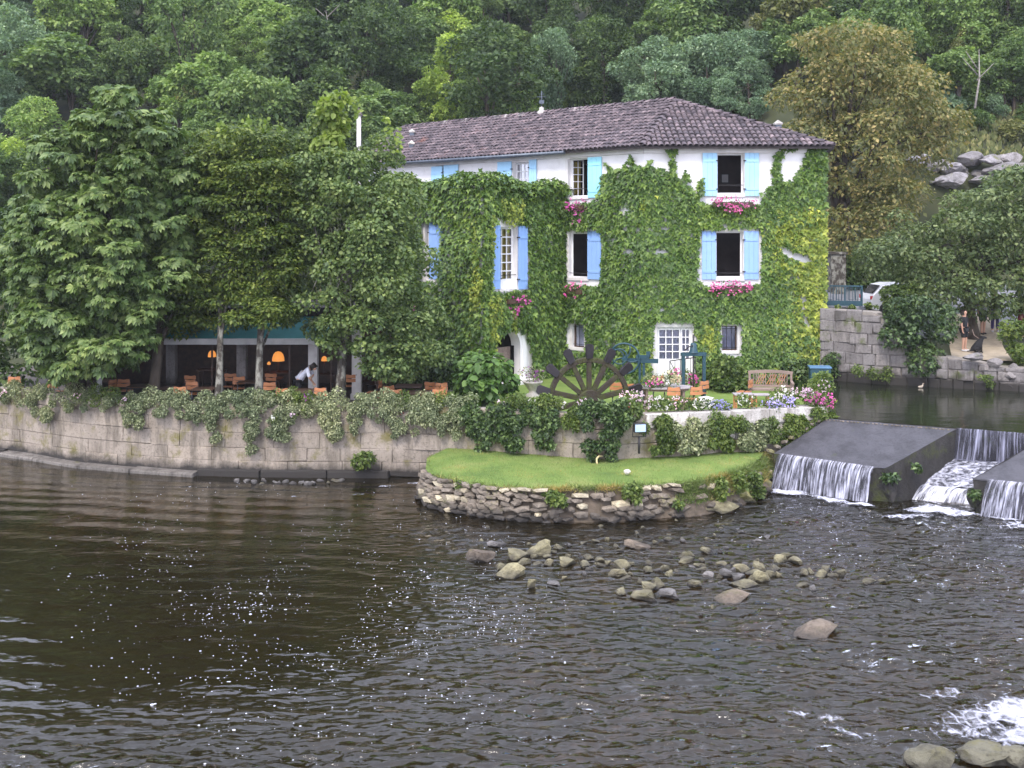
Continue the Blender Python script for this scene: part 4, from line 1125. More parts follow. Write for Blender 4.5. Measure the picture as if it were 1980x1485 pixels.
def foam_patch(cx, cy, rx, ry, rot, cover=.75, lump=.05, n=44):
    """ragged foam sheet riding on the waves; cover falls off to its rim"""
    V = []; Fc = []; K = []
    ca, sa = math.cos(rot), math.sin(rot)
    for j in range(n+1):
        for i in range(n+1):
            u = i/n*2-1; v_ = j/n*2-1
            x = cx + ca*u*rx - sa*v_*ry; y = cy + sa*u*rx + ca*v_*ry
            r_ = math.hypot(u, v_); K.append(max(-.6, cover*(1-r_**1.6)))
            V.append((x, y, 0))
    V = np.array(V); K = np.array(K)
    V[:, 2] = waves(V[:, 0], V[:, 1]) + .06 + lump*np.clip(K, 0, 1)*vnoise(V[:, 0]*6, V[:, 1]*6, 3)
    Fc = [(j*(n+1)+i, j*(n+1)+i+1, (j+1)*(n+1)+i+1, (j+1)*(n+1)+i) for j in range(n) for i in range(n)]
    o = npmesh('foam', V, Fc, M_foam, smooth=True)
    ca_ = o.data.color_attributes.new('cover', 'FLOAT_COLOR', 'POINT')
    ca_.data.foreach_set('color', np.repeat(K[:, None], 4, 1).astype(np.float32).ravel())
    return tag(o, kind='stuff')
lr = math.atan2(LIP.y, LIP.x)
pf = lambda px, py: on_z(px, py, 0)
for (px, py, rx, ry, rot, cov) in ((1522, 954, .85, .34, lr, .85), (1605, 968, 1.0, .26, lr, .72), (1662, 976, .6, .3, lr, .85), (1605, 975, .8, .2, lr, .35), (1812, 990, 1.15, .5, lr*.3, .9), (1750, 1002, 1.2, .35, .1, .55), (1860, 1000, .7, .35, 0, .7), (1945, 1008, .6, .3, lr, .7), (1975, 1020, .9, .5, 0, .5),
                            (1975, 1385, 1.1, .7, .5, .72), (1900, 1395, 1.5, .7, .35, .5), (1980, 1430, 1.1, .5, .3, .6), (1830, 1345, .7, .3, .5, .42), (1860, 1420, .9, .3, .3, .42), (1635, 1420, .5, .12, -.75, .5), (1610, 1395, .4, .2, -.3, .42), (1545, 1385, .35, .16, -.4, .42), (1790, 1350, .25, .1, -.9, .45), (1690, 1255, .15, .07, .2, .5),
                            (745, 945, .5, .16, .3, .5), (800, 938, .6, .14, .2, .55), (690, 960, .4, .14, .1, .45), (570, 965, .3, .1, 0, .4), (1600, 1215, .35, .07, .25, .72), (1445, 1156, .3, .06, .2, .6), (1880, 1025, 1.3, .35, .1, .36)):
    p = pf(px, py); tag(foam_patch(p.x, p.y, rx, ry, rot, cov), 'white foam on the river', 'foam')

# ---------------------------------------------------------------- far bank wall, path, road
BK = Path([tuple(on_z(x, y, PZ).xy) for x, y in ((1585, 732), (1640, 738), (1700, 743), (1770, 746), (1850, 751), (1920, 754), (1990, 758), (2120, 765))])
def bank_top(s):
    x, y = BK.at(s); px = CX + x/y*F
    return float(np.interp(px, [1590, 1690, 1715, 1760, 1800, 1850, 1905, 1935, 1990, 2120], [4.6, 4.58, 4.2, 3.5, 3.05, 2.98, 2.86, 2.72, 2.72, 2.7]))
bw = empty('bank_wall', label='old grey stone retaining wall across the upper pool', cat='wall')
V = []; Fc = []; ns = 60
for i in range(ns+1):
    s = BK.L*i/ns; p = BK.at(s); q = BK.nrm(s)
    for o_, z in ((-.08, .8), (-.08, bank_top(s)-.05), (-.9, bank_top(s)-.05)): V.append((p.x+q.x*o_, p.y+q.y*o_, z))
Fc = [(i*3+k, (i+1)*3+k, (i+1)*3+k+1, i*3+k+1) for i in range(ns) for k in range(2)]
MB().add(V, Fc).build('core', M_mortar, bw)
z = 1.78; k = 0
while z < 4.55:
    h = RND.uniform(.34, .46) if k else .4; s = RND.uniform(-.3, 0)
    while s < BK.L*.985:
        px = CX + BK.at(max(s, 0)).x/BK.at(max(s, 0)).y*F
        big = px < 1760 or px > 1930
        w = RND.uniform(.45, .95) if big else RND.uniform(.3, .55)
        e = min(s+w, BK.L)
        zt = min(bank_top(max(s, 0)), bank_top(e)) + RND.uniform(-.05, .05)
        z1 = min(z+h, zt)
        if z1 - z > .12:
            link('stone', stone_piece(BK, max(s, 0), e, z, z1, -.03, RND.uniform(.02, .08 if big else .14), .007, .03, .035), M_bank, bw)
        s = e
    z += h; k += 1
for (px, py, w, h, lab) in ((1962, 722, 54, 38, 'big pale block on the bank at the right edge, upper one'), (1958, 745, 46, 24, 'big pale block at the waterline at the right edge, lower one'), (1880, 690, 40, 16, 'pale rounded boulder on the low bank wall beside the dog'), (1925, 702, 30, 20, 'pale rough boulder right of the dog on the bank wall')):
    Y = 37.0; p = at(px, py, Y); sc = Y/F
    o = link('boulder', with_mat(RND.choice(ROCKS), M_bank)); o.location = p; o.scale = (w*sc, w*sc*.7, h*sc); tag(o, lab, 'boulder')
def drape(name, pts, mat_, dz=.03, sub=14):
    """a sheet laid a little above the terrain inside a quad of plan points"""
    a, b, c, d = [Vector(p) for p in pts]; V = []; Fc = []
    for j in range(sub+1):
        for i in range(sub+1):
            p = a.lerp(b, i/sub).lerp(d.lerp(c, i/sub), j/sub); V.append((p.x, p.y, float(hill_z(p.x, p.y))+dz))
    Fc = [(j*(sub+1)+i, j*(sub+1)+i+1, (j+1)*(sub+1)+i+1, (j+1)*(sub+1)+i) for j in range(sub) for i in range(sub)]
    return tag(MB().add(V, Fc, 0, True).build(name, mat_), kind='structure')
drape('road', [(12.6, 42.6), (40, 47), (40, 54), (12.6, 54)], M_asphalt, .06, 40)
drape('path', [(16.3, 38.3), (18.2, 37.6), (21.8, 46.6), (19.6, 46.6)], M_gravel, .09, 24)
# ---------------------------------------------------------------- house frames
class Frame:
    """a vertical wall in plan: origin o, direction d along it, n pointing out of it"""
    def __init__(s, a, b):
        s.o = Vector(a); s.d = (Vector(b)-Vector(a)); s.L = s.d.length; s.d.normalize()
        s.n = Vector((s.d.y, -s.d.x))
        if s.n.dot(-s.o) < 0: s.n = -s.n
    def pt(s, u, z, out=0.0):
        p = s.o + s.d*u + s.n*out
        return Vector((p.x, p.y, z))
    def uz(s, px, py):
        k = (px-CX)/F                     # o.x+d.x u = k (o.y+d.y u)
        u = (k*s.o.y - s.o.x)/(s.d.x - k*s.d.y)
        Y = s.o.y + s.d.y*u
        return u, H-(py-HY)/F*Y
    def rect(s, x0, x1, y0, y1):
        u0, _ = s.uz(x0, y0); u1, _ = s.uz(x1, y0)
        um = (u0+u1)/2; Y = s.o.y+s.d.y*um
        return min(u0, u1), max(u0, u1), H-(y1-HY)/F*Y, H-(y0-HY)/F*Y
    def box(s, mb, u0, u1, z0, z1, o0, o1, mi=0):
        vs = [s.pt(u, z, o) for z in (z0, z1) for (u, o) in ((u0, o0), (u1, o0), (u1, o1), (u0, o1))]
        fs = [(0,3,2,1),(4,5,6,7),(0,1,5,4),(1,2,6,5),(2,3,7,6),(3,0,4,7)]
        return mb.add(vs, fs, mi)
P0 = (12.06, 40.2); P1 = (5.13, 40.2); W2 = (-7.1, 51.0); E0 = (12.95, 44.0); E2 = (-3.2, 58.0)
AP = Vector((6.93, 44.0, 13.1)); R2 = Vector((-5.75, 55.23, 13.1))
JW = (2.14, 42.83); CW = (-1.16, 39.15); LW = (-6.2, 43.55)
FF = Frame(P1, P0); FW = Frame(P1, W2); FR = Frame(CW, JW); FL = Frame(CW, LW)
ZE = 10.82
house = empty('mill_house', (0, 0, 0), label='white three storey mill house with blue shutters, tiled roof and creeper on its walls', cat='house')
REV = .3
def wall_mesh(fr, z0, z1, openings, name='wall', thick=.3, mat_=None, arch=None):
    us = sorted({0, fr.L} | {v for o in openings for v in o[:2]}); zs = sorted({z0, z1} | {v for o in openings for v in o[2:4]})
    mb = MB()
    for a, b in zip(us, us[1:]):
        for c, d in zip(zs, zs[1:]):
            um, zm = (a+b)/2, (c+d)/2
            if any(o[0] < um < o[1] and o[2] < zm < o[3] for o in openings): continue
            mb.add([fr.pt(a, c), fr.pt(b, c), fr.pt(b, d), fr.pt(a, d)], [(0, 1, 2, 3)])
    for o in openings:
        (a, b, c, d) = o[:4]
        for (q, r_) in (((a, c), (b, c)), ((b, c), (b, d)), ((b, d), (a, d)), ((a, d), (a, c))):
            mb.add([fr.pt(*q), fr.pt(*r_), fr.pt(*r_, -REV), fr.pt(*q, -REV)], [(0, 1, 2, 3)])
    mb.add([fr.pt(0, z1), fr.pt(fr.L, z1), fr.pt(fr.L, z1, -thick), fr.pt(0, z1, -thick)], [(0, 1, 2, 3)])
    return mb.build(name, mat_ or M_wall, house)
oF = {'hi': FF.rect(1387, 1438, 297, 375), 'mid': FF.rect(1385, 1436, 448, 537), 'door': FF.rect(1270, 1339, 632, 740), 'low': FF.rect(1396, 1426, 630, 678)}
oW = {'hi': FW.rect(1098, 1137, 306, 380), 'mid': FW.rect(1100, 1137, 450, 537), 'low': FW.rect(1106, 1130, 627, 672), 'far': FW.rect(992, 1024, 314, 392), 'farther': FW.rect(846, 880, 320, 390)}
oR = {'tall': FR.rect(966, 999, 439, 558)}
u0, u1, z0, z1 = FR.rect(958, 1005, 637, 750); oR['arch'] = (u0, u1, TZ, z1)
oL = {'left': FL.rect(822, 842, 432, 540)}
wall_mesh(FF, TZ-.5, ZE, list(oF.values()))
wall_mesh(FW, TZ-.5, ZE, list(oW.values()))
wall_mesh(FR, TZ-.5, 9.25, list(oR.values()))
wall_mesh(FL, TZ-.5, 9.25, list(oL.values()))
FE = Frame(P0, E0); FE2 = Frame(E0, E2); FG2 = Frame(W2, E2)
for a, b in ((P0, E0), (E0, E2), (E2, W2)):
    MB().add([(*a, TZ-.5), (*b, TZ-.5), (*b, ZE), (*a, ZE)], [(0, 1, 2, 3)]).build('wall', M_wall, house)
MB().add([(*W2, ZE), (*E2, ZE), tuple(R2)], [(0, 1, 2)]).build('gable', M_wall, house)
# wing roof (a flat leads) and its far side
MB().add([(*CW, 9.25), (*JW, 9.25), (W2[0]+1, W2[1]-1, 9.25), (*LW, 9.25)], [(0, 1, 2, 3)]).build('wing_roof', M_gutter, house)
MB().add([(*LW, TZ-.5), (W2[0], W2[1], TZ-.5), (W2[0], W2[1], 9.25), (*LW, 9.25)], [(0, 1, 2, 3)]).build('wall', M_wall, house)
# cornices under the eaves
for fr in (FF, FW):
    mb = MB(); fr.box(mb, -.02, fr.L+.05, ZE-.22, ZE-.04, .0, .1); fr.box(mb, -.05, fr.L+.08, ZE-.04, ZE+.06, .0, .2); mb.build('cornice', M_wall_trim, house)
# faint ashlar blocks of the upper wall, a little proud of the joints
mb = MB(); zc = 8.95
ashlar = []
for k in range(4):
    zc0 = 9.0+k*.4; s_ = 3.2+(k % 2)*.4
    while s_ < FW.L-.3:
        w = RND.uniform(.6, .85); e_ = s_+w
        if not any(o[0]-.12 < e_ and o[1]+.12 > s_ and o[2]-.1 < zc0+.4 and o[3]+.1 > zc0 for o in oW.values()):
            b_ = MB(); FW.box(b_, s_+.006, e_-.006, zc0+.006, zc0+.394, -.02, .007+RND.uniform(0, .004)); b_.build('stone', M_wall, house)
        s_ = e_
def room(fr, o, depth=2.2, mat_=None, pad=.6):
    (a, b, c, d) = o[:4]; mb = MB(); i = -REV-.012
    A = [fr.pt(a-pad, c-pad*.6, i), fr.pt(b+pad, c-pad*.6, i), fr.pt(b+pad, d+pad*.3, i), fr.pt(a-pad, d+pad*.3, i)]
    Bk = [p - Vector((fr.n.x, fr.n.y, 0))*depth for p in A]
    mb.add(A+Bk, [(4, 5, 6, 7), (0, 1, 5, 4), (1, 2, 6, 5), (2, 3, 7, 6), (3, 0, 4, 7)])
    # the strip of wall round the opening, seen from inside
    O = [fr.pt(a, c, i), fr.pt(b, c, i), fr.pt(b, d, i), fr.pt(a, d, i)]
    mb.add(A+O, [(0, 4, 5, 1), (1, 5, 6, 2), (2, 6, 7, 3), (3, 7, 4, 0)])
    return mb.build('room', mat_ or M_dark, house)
def window(fr, o, shutters=(), frame_out=-.2, grid=None, glaze=True, curtain=None, bar=None, sill=True, frame_mat=None, fw=.05, label=None, glassy=True, grille=None, dark=True):
    (a, b, c, d) = o[:4]
    mb = MB(); fo = frame_out
    for (p, q, r_, s_) in ((a, a+fw, c, d), (b-fw, b, c, d), (a+fw, b-fw, c, c+fw), (a+fw, b-fw, d-fw, d)):
        fr.box(mb, p, q, r_, s_, fo-.05, fo)
    if grid:
        ga, gb, gc, gd, nc, nr = grid; t = .022
        for k in range(nc+1):
            u = ga+(gb-ga)*k/nc; fr.box(mb, u-t, u+t, gc, gd, fo-.045, fo-.008)
        for k in range(nr+1):
            z = gc+(gd-gc)*k/nr; fr.box(mb, ga-t, gb+t, z-t, z+t, fo-.043, fo-.006)
    w = mb.build('window', frame_mat or M_white, house)
    if label: w['label'] = label
    if glaze:
        g = MB(); g.add([fr.pt(a+fw, c+fw, fo-.03), fr.pt(b-fw, c+fw, fo-.03), fr.pt(b-fw, d-fw, fo-.03), fr.pt(a+fw, d-fw, fo-.03)], [(0, 1, 2, 3)]); g.build('pane', M_pane, w)
    if curtain:
        mc, ca, cb = curtain; V = []; n = 24
        for k in range(n+1):
            u = ca+(cb-ca)*k/n; o_ = fo-.12+.025*math.sin(k*2.1)
            V += [fr.pt(u, c+.03, o_), fr.pt(u, d-.05, o_)]
        MB().add(V, [(2*k, 2*k+2, 2*k+3, 2*k+1) for k in range(n)], 0, True).build('curtain', mc, w)
    if sill:
        sb = MB(); fr.box(sb, a-.06, b+.06, c-.11, c-.002, -.28, .07); sb.build('sill', M_wall_trim, w)
        tb = MB(); fr.box(tb, a-.1, b+.1, d+.002, d+.2, -.02, .018); fr.box(tb, a-.12, a-.002, c, d, -.02, .016); fr.box(tb, b+.002, b+.12, c, d, -.02, .016); tb.build('surround', M_wall_trim, w)
    for (x0, x1, y0, y1, ms, ang) in shutters:
        su0, su1, sz0, sz1 = fr.rect(x0, x1, y0, y1)
        sm = MB(); n = 3
        inner = (su0+su1)/2 < (a+b)/2
        for k in range(n):                                # boards
            fr.box(sm, su0+(su1-su0)*k/n+.003, su0+(su1-su0)*(k+1)/n-.003, sz0, sz1, .05, .085)
        for zz in (.16, .82):                              # battens
            fr.box(sm, su0+.02, su1-.02, sz0+(sz1-sz0)*zz-.045, sz0+(sz1-sz0)*zz+.045, .084, .108)
        so = sm.build('shutter', ms, w)
        hm = MB()
        for zz in (.16, .82):
            ue = su1 if inner else su0
            fr.box(hm, ue-.05, ue+.05, sz0+(sz1-sz0)*zz-.02, sz0+(sz1-sz0)*zz+.02, .03, .115)
        hm.build('hinge', M_iron, w)
    if bar:
        bm_ = MB(); bm_.tube([fr.pt(a-.03, bar, -.04), fr.pt(b+.03, bar, -.04)], .014, 6); bm_.build('rail', M_iron, w)
    if grille:
        gm = MB()
        for k in range(grille): gm.tube([fr.pt(a+(b-a)*(k+1)/(grille+1), c, -.1), fr.pt(a+(b-a)*(k+1)/(grille+1), d, -.1)], .013, 6)
        for z in (c+.12, d-.12): gm.tube([fr.pt(a, z, -.1), fr.pt(b, z, -.1)], .01, 6)
        gm.build('grille', M_iron, w)
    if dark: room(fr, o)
    return w
zb = lambda o, t: o[2]+(o[3]-o[2])*t
wH = window(FF, oF['hi'], [(1358, 1386, 296, 379, M_blue_pale, 0), (1439.5, 1467, 296, 379, M_blue_pale, 0)], glaze=False, bar=zb(oF['hi'], .22), label='top floor right window, wide open between pale blue shutters')
wM = window(FF, oF['mid'], [(1356.5, 1384, 447, 540, M_blue, 0), (1438, 1466, 447, 540, M_blue, 0)], glaze=False, bar=zb(oF['mid'], .1), label='middle floor right window, open and dark')
window(FF, oF['low'], frame_out=-.16, frame_mat=M_darkwood, grille=2, curtain=(M_net, oF['low'][0]+.05, oF['low'][1]-.05), label='small barred window left of the bench', dark=True)
a, b, c, d = oW['hi']
w3 = window(FW, oW['hi'], [(1138.5, 1165, 304, 382, M_turq, 0)], glaze=False, bar=zb(oW['hi'], .2), label='top floor corner window with turquoise shutter')
w4 = window(FW, oW['mid'], [(1138, 1164, 447, 540, M_blue, 0)], glaze=False, bar=zb(oW['mid'], .1), label='middle floor corner window with blue shutter')
window(FW, oW['low'], frame_out=-.16, frame_mat=M_darkwood, grille=1, curtain=(M_net, oW['low'][0]+.04, oW['low'][1]-.04), label='small dark window beside the water wheel')
a, b, c, d = oW['far']
window(FW, oW['far'], [(964, 991, 313, 395, M_blue_pale, 0), (1025, 1039, 309, 390, M_blue_pale, 0)], grid=(a+.05, b-.05, c+.05, d-.05, 4, 5), curtain=(M_net, a+.05, b-.05), label='far top floor window half hidden by the creeper')
window(FW, oW['farther'], [(836, 857.5, 322, 392, M_blue_pale, 0), (860, 888, 319, 390, M_blue_pale, 0)], glaze=False, label='farthest top floor window, shutters nearly closed')
# open inner casement at the left of the top corner window
def casement(fr, hinge_u, c, d, width, ang, sgn, nc, nr, parent):
    mb = MB(); t = .02
    dv = Vector((fr.d.x, fr.d.y, 0))*sgn*math.cos(ang) - Vector((fr.n.x, fr.n.y, 0))*math.sin(ang)
    o = fr.pt(hinge_u, 0, -.26)
    P_ = lambda s, z: o + dv*s + Vector((0, 0, z))
    for k in range(nc+1): mb.beam(P_(width*k/nc, c+.04), P_(width*k/nc, d-.04), .045 if k in (0, nc) else .028, .035)
    for k in range(nr+1): mb.beam(P_(0, c+.05+(d-c-.1)*k/nr), P_(width, c+.05+(d-c-.1)*k/nr), .035, .03)
    ca = mb.build('casement', M_white, parent)
    q = MB().add([P_(0, c+.05), P_(width, c+.05), P_(width, d-.05), P_(0, d-.05)], [(0, 1, 2, 3)]); q.build('casement_pane', M_pane, parent)
a, b, c, d = oW['hi']; casement(FW, b-.06, c, d, (b-a)*.45, math.radians(62), -1, 2, 5, w3)
cu = MB(); V = []
for k in range(9): V += [FW.pt(b-.05-.02*k, c+.1, -.36-.03*k), FW.pt(b-.05-.02*k, d-.1, -.36-.03*k)]
MB().add(V, [(2*k, 2*k+2, 2*k+3, 2*k+1) for k in range(8)]).build('curtain', M_curtain, w3)
# wing windows
a, b, c, d = oR['tall']
window(FR, oR['tall'], [(947.5, 965, 435, 559, M_blue, 0), (1000, 1017.5, 437, 559, M_blue, 0)], frame_out=-.2, grid=(a+.06, b-.06, c+.35, d-.06, 3, 6), curtain=(M_curtain, a+.05, b-.05), bar=zb(oR['tall'], .22), label='tall wing window with yellow curtains and blue shutters')
pb = MB(); FR.box(pb, a+.06, b-.06, c+.05, c+.33, -.25, -.205); pb.build('door_panel', M_white, house)
window(FL, oL['left'], [(832, 858, 430, 540, M_blue, 0)], frame_out=-.18, grid=(oL['left'][0]+.05, oL['left'][1]-.05, oL['left'][2]+.05, oL['left'][3]-.05, 3, 5), label='wing window half hidden behind the lime tree')
# arched doorway of the wing
a, b, c, d = oR['arch']; rad = (b-a)/2; cu_ = (a+b)/2; spring = d-rad
mb = MB(); n = 14
arc = [(cu_-rad*math.cos(math.pi*k/n), spring+rad*math.sin(math.pi*k/n)) for k in range(n+1)]
for side, rng in ((0, range(0, n//2)), (1, range(n//2, n))):
    cn = (a, d) if side == 0 else (b, d)
    for k in rng: mb.add([FR.pt(*cn, -.001), FR.pt(*arc[k], -.001), FR.pt(*arc[k+1], -.001)], [(0, 1, 2)])
for k in range(n): mb.add([FR.pt(*arc[k], 0), FR.pt(*arc[k+1], 0), FR.pt(*arc[k+1], -.45), FR.pt(*arc[k], -.45)], [(0, 1, 2, 3)])
arch = mb.build('arched_doorway', M_wall, house)
mb = MB(); full = [(a, c)] + arc + [(b, c)]
for i in range(len(full)-1):
    def off(p, k):
        ux, uz = p[0]-cu_, max(0, p[1]-spring); L_ = math.hypot(ux, uz) or 1
        return (p[0]+ux/L_*k, p[1]+uz/L_*k) if p[1] >= spring else (p[0]+math.copysign(k, ux), p[1])
    p, q = full[i], full[i+1]
    for (k0, k1, o_) in ((0, .12, .03), (.12, .34, .06)):
        mb.add([FR.pt(*off(p, k0), o_), FR.pt(*off(q, k0), o_), FR.pt(*off(q, k1), o_), FR.pt(*off(p, k1), o_)], [(0, 1, 2, 3)])
        mb.add([FR.pt(*off(p, k0), o_), FR.pt(*off(q, k0), o_), FR.pt(*off(q, k0), -.02), FR.pt(*off(p, k0), -.02)], [(0, 1, 2, 3)])
        mb.add([FR.pt(*off(p, k1), o_), FR.pt(*off(q, k1), o_), FR.pt(*off(q, k1), -.02), FR.pt(*off(p, k1), -.02)], [(0, 1, 2, 3)])
mb.build('surround', M_wall, arch)
db = MB(); FR.box(db, a, b, c, spring-.05, -.62, -.5); FR.box(db, a+.1, b-.1, c+.2, spring-.2, -.5, -.48); db.build('door', M_wood_old, arch)
room(FR, oR['arch'], 1.5)
st = MB(); FR.box(st, a-.35, b+.5, TZ-.1, TZ+.12, .0, .55); st.build('doorstep', M_wall_trim, arch)
# french door on the front
a, b, c, d = oF['door']
mb = MB(); fo = -.14; fw = .06
for (p, q, r_, s_) in ((a, a+fw, c, d), (b-fw, b, c, d), (a+fw, b-fw, d-fw, d)): FF.box(mb, p, q, r_, s_, fo-.06, fo)
fd = mb.build('french_door', M_white, house); fd['label'] = 'white glazed double door behind the garden table'
um = a+(b-a)*.68
for (p, q, nc) in ((a+fw, um, 3), (um+.012, b-fw, 2)):
    mb = MB(); st_ = .055; zt = d-.07; zp = c+(d-c)*.42
    FF.box(mb, p, p+st_, c+.01, zt, fo-.05, fo+.01); FF.box(mb, q-st_, q, c+.01, zt, fo-.05, fo+.01)
    FF.box(mb, p+st_, q-st_, zt-.06, zt, fo-.048, fo+.008); FF.box(mb, p+st_, q-st_, c+.01, zp, fo-.045, fo+.002); FF.box(mb, p+st_+.05, q-st_-.05, c+.15, zp-.1, fo, fo+.014)
    for k in range(1, nc): u = p+st_+(q-p-2*st_)*k/nc; FF.box(mb, u-.018, u+.018, zp, zt-.06, fo-.04, fo+.004)
    for k in range(1, 4): z = zp+(zt-.06-zp)*k/4; FF.box(mb, p+st_, q-st_, z-.018, z+.018, fo-.038, fo+.002)
    lf = mb.build('door_leaf', M_white, fd)
    for i in range(nc):
        for k in range(4):
            u0_ = p+st_+(q-p-2*st_)*i/nc; u1_ = p+st_+(q-p-2*st_)*(i+1)/nc; z0_ = zp+(zt-.06-zp)*k/4; z1_ = zp+(zt-.06-zp)*(k+1)/4
            MB().add([FF.pt(u0_+.012, z0_+.012, fo-.02), FF.pt(u1_-.012, z0_+.012, fo-.02), FF.pt(u1_-.012, z1_-.012, fo-.02), FF.pt(u0_+.012, z1_-.012, fo-.02)], [(0, 1, 2, 3)]).build('pane', M_pane, fd)
V = []
for k in range(41): V += [FF.pt(a+.07+(b-a-.14)*k/40, c+.6, fo-.1+.02*math.sin(k*1.9)), FF.pt(a+.07+(b-a-.14)*k/40, d-.1, fo-.1+.02*math.sin(k*1.9))]
MB().add(V, [(2*k, 2*k+2, 2*k+3, 2*k+1) for k in range(40)], 0, True).build('curtain', M_net, fd)
tb = MB(); FF.box(tb, a-.14, b+.14, d+.002, d+.34, -.02, .02); FF.box(tb, a-.2, a-.002, c, d, -.02, .018); FF.box(tb, b+.002, b+.2, c, d, -.02, .018); tb.build('surround', M_wall_trim, fd)
room(FF, oF['door'])
# ---------------------------------------------------------------- roof
roof = empty('roof', parent=house)
def ofs(fr, u, out): p = fr.o+fr.d*u+fr.n*out; return p
OV = .42
eP1 = Vector((4.97, P1[1]-OV, ZE)); R2 = AP + Vector((FW.d.x, FW.d.y, 0))*16.95
eP0 = Vector((P0[0]+OV*.75, P0[1]-OV, ZE)); eE0 = Vector((E0[0]+OV, E0[1]+.1, ZE)); eW2 = eP1 + Vector((FW.d.x, FW.d.y, 0))*16.9; eE2 = Vector((E2[0]-.2, E2[1]+.5, ZE))
R2e = R2
planes = [[eP1, eP0, AP], [eP0, eE0, AP], [eE0, eE2, R2e, AP], [eW2, eP1, AP, R2e]]
mb = MB()
for pl in planes:
    k = len(pl); up = Vector((0, 0, .0)); lo_ = Vector((0, 0, -.09))
    mb.add([p+up for p in pl]+[p+lo_ for p in pl], [tuple(range(k)), tuple(range(2*k-1, k-1, -1))]+[(i, (i+1) % k, k+(i+1) % k, k+i) for i in range(k)])
mb.build('roof_deck', M_pan, roof)
def tile_geo(r0=.105, r1=.08, L_=.44, th=.016, n=5):
    V = []; Fc = []
    for (y, r, dz) in ((0, r0, .035), (L_, r1, 0)):
        for k in range(n+1):
            a_ = math.pi*k/n; V.append((-r*math.cos(a_), y, dz+r*.8*math.sin(a_)))
    for k in range(n+1):
        a_ = math.pi*k/n; r = r0-th; V.append((-r*math.cos(a_), 0, .035+r*.8*math.sin(a_)))
    for k in range(n): Fc.append((k, n+1+k, n+2+k, k+1)); Fc.append((k, k+1, 2*n+3+k, 2*n+2+k))
    return V, Fc
TVt, TFt = tile_geo()
tile_me = bpy.data.meshes.new('tile'); tile_me.from_pydata(TVt, [], TFt); tile_me.polygons.foreach_set('use_smooth', [False]*len(TFt)); tile_me.materials.append(M_tile)
tiles = []
def lay(a, b, poly):
    e = (b-a).normalized(); nn = (poly[1]-poly[0]).cross(poly[2]-poly[1]).normalized()
    if nn.z < 0: nn = -nn
    s = nn.cross(e).normalized()
    if s.z < 0: s = -s
    Q = [((p-a).dot(e), (p-a).dot(s)) for p in poly]
    umin = min(q[0] for q in Q); umax = max(q[0] for q in Q); smax = max(q[1] for q in Q)
    cs, rs = .222, .36
    r_ = 0
    while r_*rs < smax:
        c_ = math.floor(umin/cs)
        while c_*cs < umax:
            u, v_ = (c_+.5)*cs, r_*rs-.05
            if inpoly(np.array([u]), np.array([max(v_, .02)+.1]), Q)[0]:
                p = a + e*u + s*v_ + nn*(.012+RND.uniform(-.006, .012))
                M = Matrix((e, s, nn)).transposed().to_4x4(); M.translation = p
                M = M @ Matrix.Rotation(RND.uniform(-.035, .035), 4, 'Z') @ Matrix.Rotation(RND.uniform(-.02, .03), 4, 'X')
                tiles.append(M)
            c_ += 1
        r_ += 1
lay(eP1, eP0, planes[0]); lay(eW2, eP1, planes[3]); lay(eP0, eE0, planes[1])
def ridge(a, b):
    d = (b-a); n = max(1, int(d.length/.38)); y = d.normalized(); x = y.cross(Vector((0, 0, 1))).normalized(); z = x.cross(y)
    for i in range(n):
        M = Matrix((x*1.35, y, z*1.3)).transposed().to_4x4(); M.translation = a+d*(i/n)+Vector((0, 0, .02+RND.uniform(0, .015))); tiles.append(M @ Matrix.Rotation(RND.uniform(-.05, .05), 4, 'Z'))
ridge(eP1, AP); ridge(eP0, AP); ridge(AP+Vector((0, 0, .02)), R2e); ridge(eW2, R2e); ridge(eE0, AP)
tiles.sort(key=lambda M: (M.translation-Vector((0, 0, H))).length if M.translation.y < 60 else 999)
for M in tiles[:298]:
    o = link('tile', tile_me, None, roof); o.matrix_local = M
TV = np.array([(*v, 1) for v in TVt]); V = []; Fc = []
for i, M in enumerate(tiles[298:]):
    V.append((TV @ np.array(M).T)[:, :3]); Fc.append(np.array(TFt)+i*len(TVt))
o = npmesh('roof_tiles', np.concatenate(V), np.concatenate(Fc), M_tile, roof); tag(o, kind='stuff')
mm = MB()                                             # white mortar patches left on the ridge
for t in (.28, .31, .5, .56, .59, .72, .8):
    p = AP.lerp(R2e, t); mm.tube([p+Vector((0, 0, .04)), AP.lerp(R2e, t+.025)+Vector((0, 0, .04))], [.13, .12], 6)
mm.build('mortar_patch', M_coping, roof)
gm = MB()
g0, g1 = eW2+Vector((0, 0, -.04)), eW2.lerp(eP1, .78)+Vector((0, 0, -.04)); gn = Vector((FW.n.x, FW.n.y, 0))*.07
gm.tube([g0+gn, g1+gn], .075, 8); gm.build('gutter', M_gutter, house)
def vent(px, py, plane):
    nn = (plane[1]-plane[0]).cross(plane[2]-plane[1]).normalized(); d = Vector(((px-CX)/F, 1, -(py-HY)/F))
    p = Vector((0, 0, H)) + d*((plane[0]-Vector((0, 0, H))).dot(nn)/d.dot(nn))
    mb = MB(); mb.box((-.12, -.12, -.1), (.12, .12, .2)); mb.box((-.16, -.16, .2), (.16, .16, .25), mi=1)
    mb.add([(-.17, -.17, .25), (.17, -.17, .25), (.17, .17, .25), (-.17, .17, .25), (0, 0, .4)], [(0, 1, 4), (1, 2, 4), (2, 3, 4), (3, 0, 4)], 1)
    mb.build('roof_vent', [M_gutter, M_coping], roof, p)
vent(797, 264, planes[3]); vent(796, 287, planes[3]); vent(1504, 251, planes[0])
